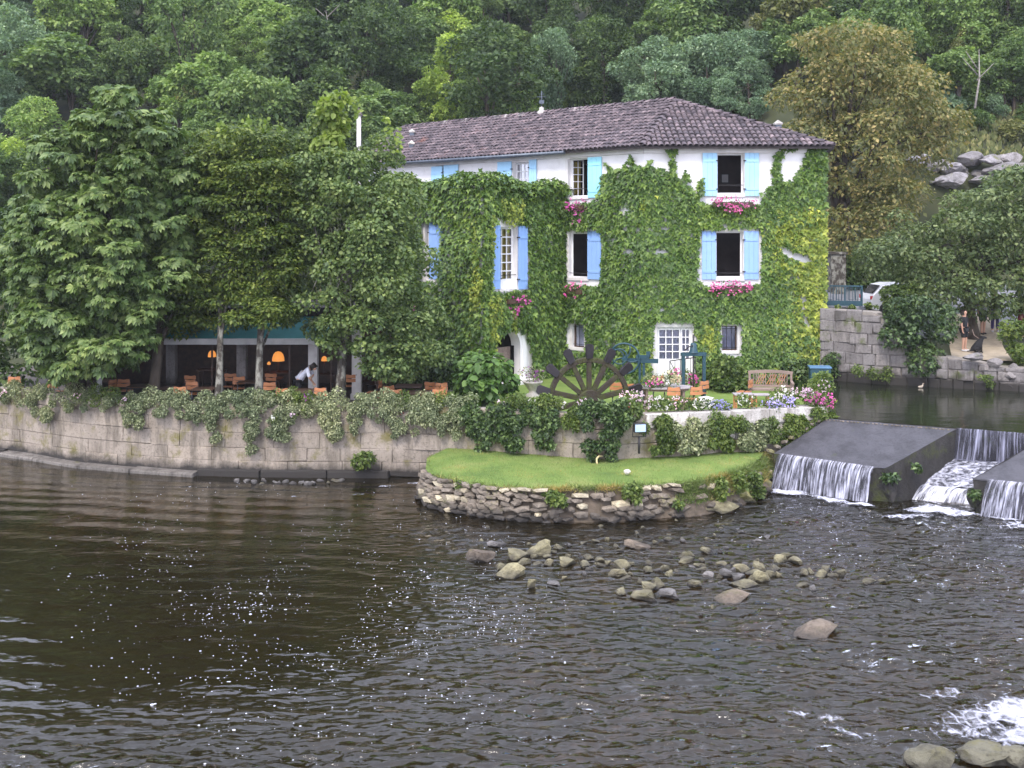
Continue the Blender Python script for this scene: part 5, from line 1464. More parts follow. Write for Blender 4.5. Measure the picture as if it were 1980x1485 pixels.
# finial with a weather vane on the ridge
t = (1046-1305)/(770-1305); p = AP.lerp(R2e, .44)
for t in np.linspace(.2, .8, 200):
    q = AP.lerp(R2e, float(t))
    if abs(CX+q.x/q.y*F-1046) < 2: p = q; break
mb = MB(); mb.lathe([(.2, 0), (.22, .1), (.1, .22), (.12, .3), (.02, .36)], 10, Matrix.Translation(p)); mb.build('finial', M_coping, roof)
mb = MB(); mb.tube([p+Vector((0, 0, .3)), p+Vector((0, 0, 1.1))], .022, 6); mb.tube([p+Vector((-.2, 0, .82)), p+Vector((.2, 0, .82))], .018, 6); mb.tube([p+Vector((-.12, 0, .95)), p+Vector((.12, 0, .95))], .014, 6)
mb.box((-.11, -.02, .5), (.11, .02, .66), Matrix.Translation(p)); mb.build('weather_vane', M_gutter, roof)
# pale chimney behind the lime tree
p = at(694, 282, 53.5)
ch = empty('chimney_stack', p, label='slim white chimney with pink cap half hidden in the lime tree top', cat='chimney')
mb = MB(); mb.box((-.1, -.1, -9.5), (.1, .1, 1.55)); mb.build('shaft', M_wall_trim, ch)
mb = MB(); mb.box((-.18, -.18, 1.55), (.18, .18, 1.63)); mb.add([(-.15, -.15, 1.63), (.15, -.15, 1.63), (.15, .15, 1.63), (-.15, .15, 1.63), (0, 0, 2.0)], [(0, 1, 4), (1, 2, 4), (2, 3, 4), (3, 0, 4)]); mb.build('cap', M_tile, ch)

# ---------------------------------------------------------------- creeper on the walls
IVY_LEAF = bpy.data.meshes.new('leaf'); IVY_LEAF.from_pydata([tuple(v) for v in T_IVY[0]], [], [tuple(f) for f in T_IVY[1]])
def leaf_parts(root, C, Nn, Tp, S, tmpl, mat_, name='leaf'):
    me = bpy.data.meshes.new(name); me.from_pydata([tuple(v) for v in tmpl[0]], [], [tuple(f) for f in tmpl[1]]); me.materials.append(mat_)
    Nn = _unit(Nn); Tp = _unit(Tp - Nn*np.sum(Tp*Nn, 1, keepdims=True)); Sx = np.cross(Tp, Nn)
    for i in range(len(C)):
        o = link(name, me, None, root)
        M = Matrix((Sx[i], Tp[i], Nn[i])).transposed().to_4x4() @ Matrix.Scale(float(S[i]), 4); M.translation = Vector(C[i])
        o.matrix_local = M
def wall_leaves(fr, umin, umax, zmin, zmax, n, keep, size=.17, thick=.24, seed=0, tmpl=None):
    u = RNG.uniform(umin, umax, n); z = RNG.uniform(zmin, zmax, n)
    o = fr.o; X = o.x+fr.d.x*u; Y = o.y+fr.d.y*u
    px = CX+X/Y*F; py = HY+(H-z)/Y*F
    px = px + 8*(fbm(u*1.7, z*1.7, 5+seed, 4)-.45); py = py+10*(fbm(u*1.7+9, z*1.7, 6+seed, 4)-.45)
    k = keep(px, py, u, z); u, z = u[k], z[k]; px, py = px[k], py[k]; m_ = len(u)
    lump = fbm(u*1.1, z*.9, 14+seed, 4)
    out = .04 + thick*np.clip(lump*1.6-.25, .1, 1)*RNG.random(m_)**.6 + .1*np.clip(lump-.45, 0, 1)
    C = np.stack([o.x+fr.d.x*u+fr.n.x*out, o.y+fr.d.y*u+fr.n.y*out, z], 1)
    n3 = np.array((fr.n.x, fr.n.y, 0)); d3 = np.array((fr.d.x, fr.d.y, 0))
    Nn = n3+np.array((0, 0, .55))+RNG.normal(size=(m_, 3))*.35
    Tp = np.array((0, 0, -1.0))+n3*.55+d3[None]*RNG.normal(size=(m_, 1))*.45
    S = size*(1+.3*RNG.normal(size=m_)).clip(.5, 1.7)
    return C, Nn, Tp, S, px, py
cov_front = [(1092, 398), (1120, 392), (1150, 386), (1166, 372), (1165, 340), (1180, 330), (1205, 324), (1226, 312), (1246, 322), (1280, 328), (1305, 336), (1318, 348), (1332, 356), (1342, 372), (1352, 386), (1366, 394), (1400, 392), (1470, 392), (1476, 376), (1500, 362), (1520, 352), (1540, 332), (1556, 300), (1560, 284), (1620, 284), (1620, 760), (1092, 760)]
bare = [[(1351, 441), (1471, 441), (1473, 546), (1455, 552), (1366, 552), (1350, 540)], [(1094, 444), (1167, 444), (1166, 548), (1094, 548)], [(1389, 623), (1434, 623), (1432, 686), (1391, 684)], [(1099, 620), (1136, 620), (1135, 678), (1098, 676)], [(1264, 618), (1340, 620), (1346, 650), (1340, 760), (1256, 760), (1262, 650)],
        [(1500, 474), (1522, 478), (1560, 492), (1566, 504), (1545, 506), (1510, 492)], [(1547, 565), (1558, 570), (1554, 600), (1566, 622), (1560, 640), (1548, 610)], [(1200, 396), (1212, 390), (1216, 404), (1204, 412)], [(1275, 415), (1290, 418), (1286, 428)], [(1556, 452), (1566, 450), (1564, 464)], [(1530, 530), (1536, 536), (1530, 542)], [(1058, 448), (1066, 452), (1062, 478), (1056, 474)]]
tend = [[(1288, 288), (1308, 288), (1306, 296), (1304, 340), (1296, 340), (1294, 300)], [(1494, 296), (1512, 280), (1540, 276), (1545, 284), (1512, 292), (1504, 330), (1512, 352), (1500, 360), (1490, 352)], [(1470, 372), (1490, 358), (1536, 346), (1540, 352), (1500, 368)], [(1350, 350), (1362, 342), (1358, 380), (1345, 380)], [(1218, 318), (1226, 292), (1233, 316)], [(1248, 322), (1262, 304), (1262, 330)], [(1182, 334), (1176, 312), (1194, 328)], [(1318, 345), (1328, 326), (1334, 350)], [(1096, 400), (1090, 380), (1104, 396)]]
def keepF(px, py, u, z):
    k = inpoly(px, py, cov_front)
    for b_ in bare: k &= ~inpoly(px, py, b_)
    for t_ in tend: k |= inpoly(px, py, t_)
    edge = fbm(u*2.2, z*2.2, 3, 3)
    return k & (edge > .2) & (z > TZ-.1)
def yellowF(px, py, u, z):
    g_ = np.clip((px-1462)/60, 0, 1)*np.clip((py-380)/60, 0, 1) - .5*np.clip((620-px+1000)/100, 0, 1)*0
    g_ = g_*(.25+1.1*(fbm(u*.9, z*.9, 21, 3)-.25)) - .35*np.exp(-((px-1520)/45)**2-((py-600)/55)**2) - .25*np.exp(-((px-1500)/40)**2-((py-690)/30)**2)
    low = .42*np.exp(-((px-1370)/22)**2-((py-650)/40)**2)+.38*np.exp(-((px-1265)/24)**2-((py-690)/30)**2)
    pa = .5*np.exp(-((px-1238)/18)**2-((py-396)/10)**2)
    return g_+low+pa
ivy = empty('creeper', label='green creeper with yellowing right side over the front of the mill house', cat='creeper')
lists = {'g': [], 'y': []}
for fr, n_, rng_ in ((FF, 31000, (-.1, FF.L+.12)), (FW, 13000, (-.05, 3.95))):
    C, Nn, Tp, S, px, py = wall_leaves(fr, rng_[0], rng_[1], TZ-.1, ZE+.1, n_, keepF, .165, .26, 0)
    u_ = (C[:, 0]-fr.o.x)*fr.d.x+(C[:, 1]-fr.o.y)*fr.d.y
    yl = yellowF(px, py, u_, C[:, 2]) + RNG.normal(size=len(C))*.1 > .28
    if fr is FW: yl &= False
    for key, q in (('g', ~yl), ('y', yl)): lists[key].append((C[q], Nn[q], Tp[q], S[q]))
# the return round the right-hand corner
C, Nn, Tp, S, px, py = wall_leaves(FE, -.05, 1.2, TZ, ZE, 2600, lambda px, py, u, z: z < 10.6, .17, .3, 3)
lists['y'].append((C[C[:, 2] < 8.4], Nn[C[:, 2] < 8.4], Tp[C[:, 2] < 8.4], S[C[:, 2] < 8.4])); lists['g'].append((C[C[:, 2] >= 8.4], Nn[C[:, 2] >= 8.4], Tp[C[:, 2] >= 8.4], S[C[:, 2] >= 8.4]))
G = [np.concatenate(x) for x in zip(*lists['g'])]; Yl = [np.concatenate(x) for x in zip(*lists['y'])]
near = np.argsort(-G[3])[:290]; rest = np.setdiff1d(np.arange(len(G[0])), near)
leaf_parts(ivy, G[0][near], G[1][near], G[2][near], G[3][near], T_IVY, ML['ivy'])
V, Fc = leaf_arrays(G[0][rest], G[1][rest], G[2][rest], G[3][rest], T_IVY); tag(npmesh('foliage', V, Fc, ML['ivy'], ivy), kind='stuff')
V, Fc = leaf_arrays(*Yl, T_IVY); o = npmesh('yellow_foliage', V, Fc, ML['ivy_yellow'], ivy); tag(o, 'yellowing leaves along the right edge of the front', kind='stuff')
# wing
def keepR(px, py, u, z):
    k = (z < 9.55) & (py > 330)
    for b_ in ([(947, 433), (1019, 433), (1019, 561), (947, 561)], [(956, 420), (998, 418), (1000, 440), (956, 440)], [(968, 645), (985, 634), (1004, 640), (1018, 655), (1024, 690), (1024, 755), (940, 755), (944, 700), (955, 660)], [(1056, 446), (1066, 450), (1064, 480), (1057, 478)]): k &= ~inpoly(px, py, b_)
    return k & (z > TZ)
def keepL(px, py, u, z):
    k = (z < 9.6)
    for b_ in ([(820, 428), (859, 428), (859, 542), (820, 542)],): k &= ~inpoly(px, py, b_)
    return k & (z > TZ)
wiv = empty('creeper', label='thick dark green creeper wrapped round the wing with the arched doorway', cat='creeper')
L1 = wall_leaves(FR, -.1, FR.L+.05, TZ, 9.5, 15500, keepR, .165, .24, 7)
L2 = wall_leaves(FL, -.15, FL.L, TZ, 9.5, 15000, keepL, .165, .42, 9)
AR = [np.concatenate([a_, b_]) for a_, b_ in zip(L1[:4], L2[:4])]
# mounds along the top of the wing
bl = []
for t in np.linspace(0, 1, 15):
    p = FR.pt(FR.L*t, 9.15+.14*math.sin(t*9)+.2*(1-t), -.1); bl.append((*p, .42, .42, .4))
for t in np.linspace(0.05, 1, 16):
    p = FL.pt(FL.L*t, 9.3+.12*math.sin(t*11), -.1); bl.append((*p, .45, .45, .38))
Vb, Fb = foliage(bl, 5200, .165, T_IVY, up=.7, jit=.4, droop=.9)
q = AR[2]; near = np.argsort(-AR[3])[:290]; rest = np.setdiff1d(np.arange(len(AR[0])), near)
leaf_parts(wiv, AR[0][near], AR[1][near], AR[2][near], AR[3][near], T_IVY, ML['ivy'])
V, Fc = leaf_arrays(AR[0][rest], AR[1][rest], AR[2][rest], AR[3][rest], T_IVY)
tag(npmesh('foliage', np.concatenate([V, Vb]), np.concatenate([Fc, Fb+len(V)]), ML['ivy'], wiv), kind='stuff')
# yellow hanging strands at the wing's corner and above its window
def strands(fr, px0, px1, y0, y1, n, ln, k=26):
    out = []
    for _ in range(n):
        px = RND.uniform(px0, px1); py = RND.uniform(y0, y1); u, z = fr.uz(px, py); L_ = RND.uniform(.5, 1)*ln
        t = np.arange(k)/k
        C = np.stack([np.full(k, fr.pt(u, 0).x)+RNG.normal(size=k)*.05, np.full(k, fr.pt(u, 0).y)+RNG.normal(size=k)*.05, z-t*L_], 1) + np.array((fr.n.x, fr.n.y, 0))*.2
        out.append(C)
    C = np.concatenate(out); m_ = len(C); n3 = np.array((fr.n.x, fr.n.y, 0))
    return leaf_arrays(C, n3+np.array((0, 0, .4))+RNG.normal(size=(m_, 3))*.4, np.array((0, 0, -1.))+RNG.normal(size=(m_, 3))*.4, .13*(1+.2*RNG.normal(size=m_)), T_IVY)
Vs = []; Fs = []; b0 = 0
for args in ((FL, 922, 934, 420, 560, 10, 1.8), (FR, 935, 965, 566, 610, 16, 1.8), (FR, 965, 1008, 382, 400, 14, 1.0), (FR, 940, 950, 405, 430, 5, 1.6), (FL, 915, 934, 480, 640, 6, 1.0), (FR, 985, 998, 600, 615, 4, .9)):
    V, Fc = strands(*args); Vs.append(V); Fs.append(Fc+b0); b0 += len(V)
tag(npmesh('yellow_foliage', np.concatenate(Vs), np.concatenate(Fs), ML['ivy_yellow'], wiv), 'yellow strands hanging at the corner of the wing', kind='stuff')

# ---------------------------------------------------------------- terrace restaurant
rs = empty('restaurant_pavilion', (0, 0, 0), label='open fronted terrace restaurant with pale pillars under the trees', cat='pavilion')
X0, X1, Y0, Y1 = -15.5, -4.9, 36.6, 40.6
mb = MB(); mb.box((X0, Y1, TZ), (X1, Y1+.3, 4.6)); mb.box((X0-.3, Y0, TZ), (X0, Y1, 4.6)); mb.box((X1, Y0+.6, TZ), (X1+.3, Y1, 4.6)); mb.build('wall', M_darkwood, rs)
mb = MB(); mb.box((X0-.3, Y0, 4.6), (X1+.3, Y1+.3, 4.85)); mb.build('roof', M_pan, rs)
mb = MB(); mb.box((X0, Y0+.02, 4.2), (X1, Y0+.22, 4.6)); mb.build('lintel', M_pan, rs)
for px in (606, 690, 332, 468):
    p = at(px, 700, 36.72); mb = MB(); mb.box((-.16, -.14, TZ), (.16, .14, 4.2)); mb.box((-.2, -.18, TZ), (.2, .18, TZ+.2)); mb.build('pillar', M_wall_trim if px > 600 else M_bank, rs, (p.x, p.y, 0))
for px in (560, 640, 500, 410): 
    p = at(px, 700, 36.8); mb = MB(); mb.box((-.03, -.03, TZ), (.03, .03, 4.2)); mb.build('window_post', M_darkwood, rs, (p.x, p.y, 0))
aw = empty('awning', (0, 0, 0), label='teal awning with pale front bar half hidden by the terrace trees', cat='awning')
xa, xb = at(300, 0, 35.6).x, at(652, 0, 35.6).x
V = []; n = 24
for k in range(n+1):
    x = xa+(xb-xa)*k/n
    V += [(x, 36.75, 4.62), (x, 36.2, 4.27-.02*math.sin(k*.5)), (x, 35.62, 3.86)]
MB().add(V, [(3*k+j, 3*k+3+j, 3*k+4+j, 3*k+1+j) for k in range(n) for j in range(2)], 0, True).build('canvas', M_awning, aw)
mb = MB(); mb.box((xa, 35.5, 3.66), (xb, 35.62, 3.86)); mb.build('front_bar', M_greybar, aw)
mb = MB()
for x in np.linspace(xa+.6, xb-.6, 5): mb.tube([(x, 36.7, 4.2), (x, 36.1, 4.0), (x, 35.58, 3.74)], .025, 6)
mb.build('arm', M_steel, aw)
m, nt, N, L, bs = new_mat('lamp_glow'); bs.inputs['Base Color'].default_value = (.8, .4, .1, 1); bs.inputs['Emission Color'].default_value = (1, .36, .07, 1); bs.inputs['Emission Strength'].default_value = .32
M_glow = m
for (px, py, Y, w, lab) in ((538, 692, 38.4, .24, 'largest glowing orange table lamp left of the waiter'), (410, 686, 38.0, .16, 'small glowing orange lamp left of the pale trunk'), (627, 695, 38.2, .12, 'narrow glowing lamp right of the waiter'), (520, 703, 37.6, .07, 'tiny glowing candle lamp under the largest lamp'), (728, 712, 37.9, .14, 'dim lamp at the right end of the restaurant')):
    p = at(px, py, Y); r_ = empty('table_lamp', p, label=lab, cat='lamp')
    MB().lathe([(w*.1, .3*w/.3), (w*.45, .27*w/.3), (w*.75, .16*w/.3), (w*.92, 0), (w*.95, -.14*w/.3)], 16).build('lamp_shade', M_glow, r_)
    mb = MB(); mb.tube([(0, 0, -.2*w/.3), (0, 0, -.5)], .02, 6); mb.lathe([(.09, -.52), (.1, -.5), (.02, -.46)], 10); mb.build('base', M_darkwood, r_)
    tb = empty('lamp_table', (p.x, p.y, TZ), label='dark dining table under the %s' % lab.split(' ', 1)[1], cat='table')
    zt = p.z-.52-TZ
    mb = MB(); mb.box((-.5, -.35, zt-.04), (.5, .35, zt)); mb.build('table_top', M_darkwood, tb)
    for (sx, sy) in ((-.42, -.28), (.42, -.28), (-.42, .28), (.42, .28)):
        mb = MB(); mb.box((sx-.03, sy-.03, 0), (sx+.03, sy+.03, zt-.04)); mb.build('leg', M_darkwood, tb)
# ---------------------------------------------------------------- near trees
def big_tree(name, label, cat, base, top, r0, blobs, n, size, tmpl, mat_, bark, nlimb=12, single=0, extra=None, group=None, crown_name='crown', **kw):
    root = empty(name, label=label, cat=cat, group=group)
    mb = MB(); limb_tree(mb, base, top, r0, [b[:3] for b in RND.sample(list(blobs), min(nlimb, len(blobs)))], 8, .12); mb.build('trunk', bark, root)
    p, d = blob_points(blobs, n, kw.get('under', .4), kw.get('inner', .72))
    k = len(p)
    Nn = _unit(d*kw.get('outw', .6) + np.array((0, 0, kw.get('up', .5))) + RNG.normal(size=(k, 3))*kw.get('jit', .5))
    Tp = d*1.0 + np.array((0, 0, -kw.get('droop', .5))) + RNG.normal(size=(k, 3))*.5
    S = size*(1+kw.get('svar', .25)*RNG.normal(size=k)).clip(.5, 1.7)
    if single:
        score = p[:, 1] + RNG.random(k)*.8
        near = np.argsort(score)[:single]; rest = np.setdiff1d(np.arange(k), near)
        leaf_parts(root, p[near], Nn[near], Tp[near], S[near], tmpl, mat_)
    else: rest = np.arange(k)
    V, Fc = leaf_arrays(p[rest], Nn[rest], Tp[rest], S[rest], tmpl)
    o = npmesh(crown_name, V, Fc, mat_, root); o['kind'] = 'stuff' if single else 'thing'
    if not single: del o['kind']
    if extra:
        V, Fc = foliage(*extra[0]); npmesh('young_shoots', V, Fc, extra[1], root)
    return root
def px_blobs(outline, Y, depth, n, r, sq=.6, seed=3, front=.6, edge=.75):
    """clumps filling a crown whose outline is known; depth is its half thickness"""
    rr = random.Random(seed); out = []
    xs_ = [p[0] for p in outline]; ys_ = [p[1] for p in outline]
    while len(out) < n:
        px, py = rr.uniform(min(xs_), max(xs_)), rr.uniform(min(ys_), max(ys_))
        rb = r*rr.uniform(.65, 1.25); rp = rb/Y*F
        ok = True
        for a in range(6):
            if not inpoly(np.array([px+math.cos(a)*rp*edge]), np.array([py+math.sin(a)*rp*edge*.8*sq]), outline)[0]: ok = False; break
        if not ok: continue
        dd = (rr.random()**.8*2*front - (2*front-1)) if rr.random() < .75 else rr.uniform(-1, 1)
        # thinner towards the outline
        m_ = min(min(abs(px-min(xs_)), abs(max(xs_)-px))/(.5*(max(xs_)-min(xs_))), 1)
        q = at(px, py, Y - dd*depth*math.sqrt(max(.08, m_)))
        out.append((q.x, q.y, q.z, rb, rb, rb*sq))
    return out
o_ch = [(92, 235), (150, 190), (215, 165), (290, 200), (345, 250), (372, 290), (380, 400), (372, 520), (330, 560), (300, 640), (270, 700), (190, 720), (110, 735), (60, 700), (22, 640), (25, 560), (15, 480), (30, 400), (55, 320)]
bl = px_blobs(o_ch, 34.2, 2.5, 400, .45, .6, 2, .85, .4)
big_tree('chestnut_tree', 'big horse chestnut with large drooping hand shaped leaves at the left end of the terrace', 'tree', at(178, 790, 34.4), at(200, 330, 34.8), .2, bl, 19000, .235, T_PALM, ML['chestnut'], M_bark, 14, single=296, droop=1.25, up=.7, jit=.42, outw=.7, under=.2, svar=.32)
o_h1 = [(340, 400), (360, 300), (385, 250), (420, 255), (450, 300), (455, 420), (440, 560), (400, 640), (330, 655), (285, 640), (270, 560), (300, 450)]
bl = px_blobs(o_h1, 35.6, 1.8, 130, .62, .34, 5, .7)
big_tree('hornbeam_tree', 'dark layered hornbeam with a brown trunk beside the chestnut tree', 'tree', at(292, 800, 34.0), at(330, 430, 35.2), .21, bl, 33000, .125, T_LEAF, ML['hornbeam'], M_bark, 12, up=.9, jit=.4, droop=.35, under=.3)
o_h2 = [(390, 280), (430, 235), (480, 240), (520, 225), (555, 260), (560, 400), (540, 520), (520, 610), (480, 640), (400, 635), (370, 600), (390, 450)]
bl = px_blobs(o_h2, 35.0, 2.0, 130, .6, .36, 6, .7)
big_tree('hornbeam_tree', 'layered hornbeam with a pale mottled trunk in the middle of the terrace', 'tree', at(422, 795, 33.6), at(440, 430, 34.8), .14, bl, 34000, .125, T_LEAF, ML['hornbeam'], M_bark_pale, 12, up=.9, jit=.4, droop=.35, under=.3)
o_h3 = [(470, 330), (520, 300), (580, 330), (600, 450), (590, 580), (560, 640), (490, 640), (450, 600), (460, 450)]
bl = px_blobs(o_h3, 34.6, 1.6, 90, .52, .4, 7, .7)
big_tree('hornbeam_tree', 'low dark hornbeam with a pale mottled trunk just left of the waiter', 'tree', at(500, 800, 33.5), at(512, 470, 34.3), .15, bl, 22000, .125, T_LEAF, ML['hornbeam'], M_bark_pale, 10, up=.9, jit=.4, droop=.35, under=.3)
o_l = [(560, 300), (600, 230), (640, 185), (690, 205), (735, 225), (775, 290), (805, 350), (835, 430), (850, 500), (850, 580), (880, 640), (870, 690), (800, 735), (720, 735), (690, 690), (640, 690), (590, 640), (565, 560), (545, 450)]
bl = px_blobs(o_l, 34.6, 2.4, 210, .5, .7, 8, .75)
bl = [b for b in bl if not (abs(CX+b[0]/b[1]*F-694) < 30 and 185 < HY+(H-b[2])/b[1]*F < 285)]
yb = px_blobs([(590, 300), (630, 180), (655, 158), (676, 190), (670, 300), (640, 320)], 34.6, 1.0, 16, .3, .9, 4)
big_tree('lime_tree', 'tall lime tree with bright young top shoots covering the left end of the house', 'tree', at(655, 800, 33.5), at(680, 330, 34.4), .17, bl, 50000, .112, T_ROUND, ML['lime'], M_bark_pale, 16, up=.6, jit=.55, droop=.5, under=.4,
         extra=((yb, 1500, .17, T_ROUND), ML['lime_young']))
# sprigs that stick out of the lime and hornbeam tops
sp = []
for (px, py, l) in ((640, 175, 60), (665, 168, 50), (690, 190, 40), (612, 200, 50), (750, 225, 40), (770, 250, 45), (430, 240, 35), (480, 225, 50), (515, 225, 40), (460, 250, 40), (400, 260, 30), (540, 240, 30)):
    a = at(px, py, 34.5)
    for k in range(26):
        t = k/26; sp.append((a.x+RND.gauss(0, .07), a.y+RND.gauss(0, .1), a.z-t*l/F*34.5+RND.gauss(0, .04)))
C = np.array(sp); m_ = len(C)
V, Fc = leaf_arrays(C, RNG.normal(size=(m_, 3))+np.array((0, -.4, .6)), RNG.normal(size=(m_, 3))+np.array((0, 0, .2)), .17, T_ROUND)
tag(npmesh('sprigs', V, Fc, ML['lime_young'], [o for o in bpy.data.objects if o.name == 'lime_tree'][0]), kind='stuff')
# thin post among the chairs at the left
pp = at(192, 760, 34.2); mb = MB(); mb.tube([(0, 0, TZ), (0, 0, TZ+2.3)], .09, 8); tag(mb.build('post', M_greybar, None, (pp.x, pp.y, 0)), 'thin grey post under the chestnut tree', 'post')

# brown tree behind the house and the spreading tree over the road
o_b = [(1480, 200), (1500, 150), (1535, 120), (1540, 60), (1580, 40), (1640, 25), (1720, 60), (1770, 80), (1800, 130), (1850, 170), (1880, 240), (1860, 310), (1800, 330), (1790, 400), (1740, 430), (1700, 480), (1640, 500), (1600, 560), (1560, 470), (1560, 330), (1490, 260)]
bl = px_blobs(o_b, 53.5, 4.0, 150, .95, .6, 12, .6)
big_tree('rust_brown_tree', 'tall rust brown tinged tree behind the right end of the house', 'tree', at(1632, 570, 54.0), at(1610, 200, 54.5), .42, bl, 27000, .21, T_LEAF, HILL['rust'], M_bark, 26, up=.5, jit=.55, droop=.7, under=.45)
o_r = [(1655, 470), (1700, 420), (1760, 400), (1830, 385), (1900, 330), (1970, 300), (2060, 320), (2090, 480), (2060, 600), (1985, 640), (1930, 620), (1880, 615), (1840, 600), (1760, 610), (1725, 590), (1700, 556), (1650, 520)]
bl = px_blobs(o_r, 43.2, 2.6, 130, .72, .6, 13, .7)
big_tree('spreading_tree', 'wide grey green tree hanging over the path and road at the right', 'tree', (19.3, 43.4, 3.0), (19.0, 43.6, 7.4), .3, bl, 27000, .165, T_LEAF, M_leaf('grey_green_leaf', (.05, .08, .03), (.09, .13, .05), (.18, .22, .1), .3, .5), M_bark, 22, up=.55, jit=.5, droop=.5, under=.5)
def px_bush(name, label, outline, Y, depth, n, r, leafn, size, tmpl, mat_, seed, cat='bush', group=None, sq=.8, **kw):
    bl = px_blobs(outline, Y, depth, n, r, sq, seed, .7)
    return bush(name, bl, leafn, size, tmpl, mat_, label, cat, group, **kw)
px_bush('hedge', 'dark hedge behind the chestnut at the far left of the terrace', [(-80, 400), (60, 400), (100, 600), (90, 752), (-80, 760)], 39.0, 1.0, 46, .7, 7500, .2, T_LEAF, HILL['dark'], 41)
px_bush('hedge', 'dark hedge above the restaurant roof behind the terrace trees', [(60, 480), (700, 480), (720, 660), (60, 660)], 42.6, .8, 80, .62, 11000, .2, T_LEAF, HILL['dark'], 42)
px_bush('ivy_bush', 'dark ivy bush hanging over the retaining wall across the pool', [(1690, 600), (1720, 575), (1800, 580), (1850, 600), (1850, 650), (1830, 690), (1800, 740), (1770, 745), (1740, 680), (1705, 660), (1685, 630)], 38.3, .8, 46, .42, 6500, .13, T_IVY, ML['ivy_dark'], 14, up=.5, droop=.8)
px_bush('ivy_bush', 'yellow green ivy bush beside the path at the right edge', [(1935, 640), (1950, 610), (2010, 600), (2030, 700), (1985, 705), (1945, 690), (1932, 670)], 37.8, .6, 16, .32, 2100, .12, T_IVY, ML['shrub'], 15)
px_bush('shrub', 'low green shrub between the pool wall and the house corner', [(1590, 690), (1615, 675), (1630, 700), (1625, 728), (1595, 735)], 39.4, .3, 10, .22, 900, .1, T_LEAF, ML['ivy_dark'], 16)
for (px, py, w, lab) in ((1660, 716, 26, 'left of the ivy bush'), (1690, 722, 18, 'under the ivy bush'), (1720, 725, 22, 'right below the ivy bush'), (1905, 735, 22, 'in a crack near the right edge')):
    px_bush('wall_plant', 'weeds on the far bank waterline %s' % lab, [(px-w, py+12), (px-w*.6, py-14), (px+w*.6, py-14), (px+w, py+12)], 38.2 if px < 1760 else 37.0, .2, 5, .14, 320, .08, T_LEAF, ML['shrub'], int(px), 'plant')
px_bush('wall_plant', 'fringe of weeds along the top of the far bank wall under the railing', [(1600, 597), (1610, 584), (1640, 588), (1690, 582), (1700, 598), (1650, 602)], 40.3, .15, 8, .07, 600, .085, T_LEAF, ML['shrub'], 77, 'plant')
# grassy bank and cliff to the right
cl = []
for k in range(18):
    px, py = RND.uniform(1770, 2010), 0
    py = 300+RND.uniform(-8, 62)*(1 if px > 1850 else .8)+(12 if px < 1850 else 0)
    Y = 60.5+RND.uniform(-.6, .6)-(py-300)*.01
    cl.append((px, py, Y))
cr = empty('rock_outcrop', (0, 0, 0), label='pale grey rock outcrop below the grassy bank at the right', cat='rock face')
CRM = [with_mat(r_, M_cliff) for r_ in ROCKS[:5]]
for (px, py, Y) in cl:
    p = at(px, py, Y); o = link('rock', RND.choice(CRM), None, cr); o.location = p; o.scale = (RND.uniform(1.0, 2.2), RND.uniform(1, 1.6), RND.uniform(.45, .95)); o.rotation_euler = (RND.uniform(-.2, .2), RND.uniform(-.2, .2), RND.uniform(-.4, .4))
# dry grass on that bank
m_ = 5200; gx_ = RNG.uniform(22, 38, m_); gy_ = RNG.uniform(61, 78, m_); gz_ = hill_z(gx_, gy_)
C = np.stack([gx_, gy_, gz_], 1)
M_dry = M_leaf('dry_grass_blade', (.08, .1, .035), (.13, .145, .055), (.22, .21, .1), .2, .7)
V, Fc = leaf_arrays(C, RNG.normal(size=(m_, 3))*np.array((1, 1, .2)), np.array((0, 0, 1.))+RNG.normal(size=(m_, 3))*.35, .42, T_LEAF)
tag(npmesh('grass', V, Fc, M_dry), 'dry tall grass on the bank above the pale rock', 'grass', kind='stuff')

# ---------------------------------------------------------------- planting on the river wall
def hanging(px, w, y0, y1, mat_, lab, n, size=.075, name='trailing_plant', tmpl=T_LEAF, group='trailing plants over the river wall', zw=2.0, thick=.22):
    """a plant rooted on the wall top that hangs down its face; w, y0, y1 in photo pixels"""
    bl = []
    for _ in range(max(5, int(w*(y1-y0)/260))):
        qx = px+RND.uniform(-.5, .5)*w; t = RND.random()**1.2
        X = at(qx, 0, 32).x; s = RW.t_at_x(X); p = RW.at(s); qn = RW.nrm(s)
        for _i in range(3):
            X = (qx-CX)/F*p.y; s = RW.t_at_x(X); p = RW.at(s)
        qx2 = qx + (px-qx)*t*.6
        z = H-((y0+(y1-y0)*t)-HY)/F*p.y
        o_ = thick*(.5+.5*RND.random())+.04
        rb = RND.uniform(.12, .22)*(1-.35*t)
        X = (qx2-CX)/F*p.y
        bl.append((X+qn.x*o_, p.y+qn.y*o_ - (0 if z < zw+.15 else -.2), z, rb, rb*.8, rb*1.1))
    return bush(name, bl, n, size, tmpl, mat_, lab, 'plant', group, up=.35, jit=.5, droop=.9, under=.6)
HANGS = [(25, 50, 748, 780), (72, 36, 752, 800), (100, 40, 755, 815), (140, 36, 752, 790), (175, 34, 758, 788), (215, 30, 760, 800), (268, 62, 762, 826), (318, 42, 764, 800), (362, 44, 764, 808), (382, 20, 790, 830), (420, 40, 766, 850), (452, 34, 768, 800), (490, 44, 766, 850), (492, 16, 820, 880), (535, 40, 766, 850), (560, 28, 768, 868), (600, 30, 768, 800), (640, 44, 768, 846), (650, 18, 820, 872), (690, 46, 768, 840), (735, 50, 768, 812), (770, 46, 768, 846), (812, 50, 770, 836), (855, 52, 770, 842), (885, 36, 780, 850)]
NAMES_ = ['first', 'second', 'third', 'fourth', 'fifth', 'sixth', 'seventh', 'eighth', 'ninth', 'tenth', 'eleventh', 'twelfth']
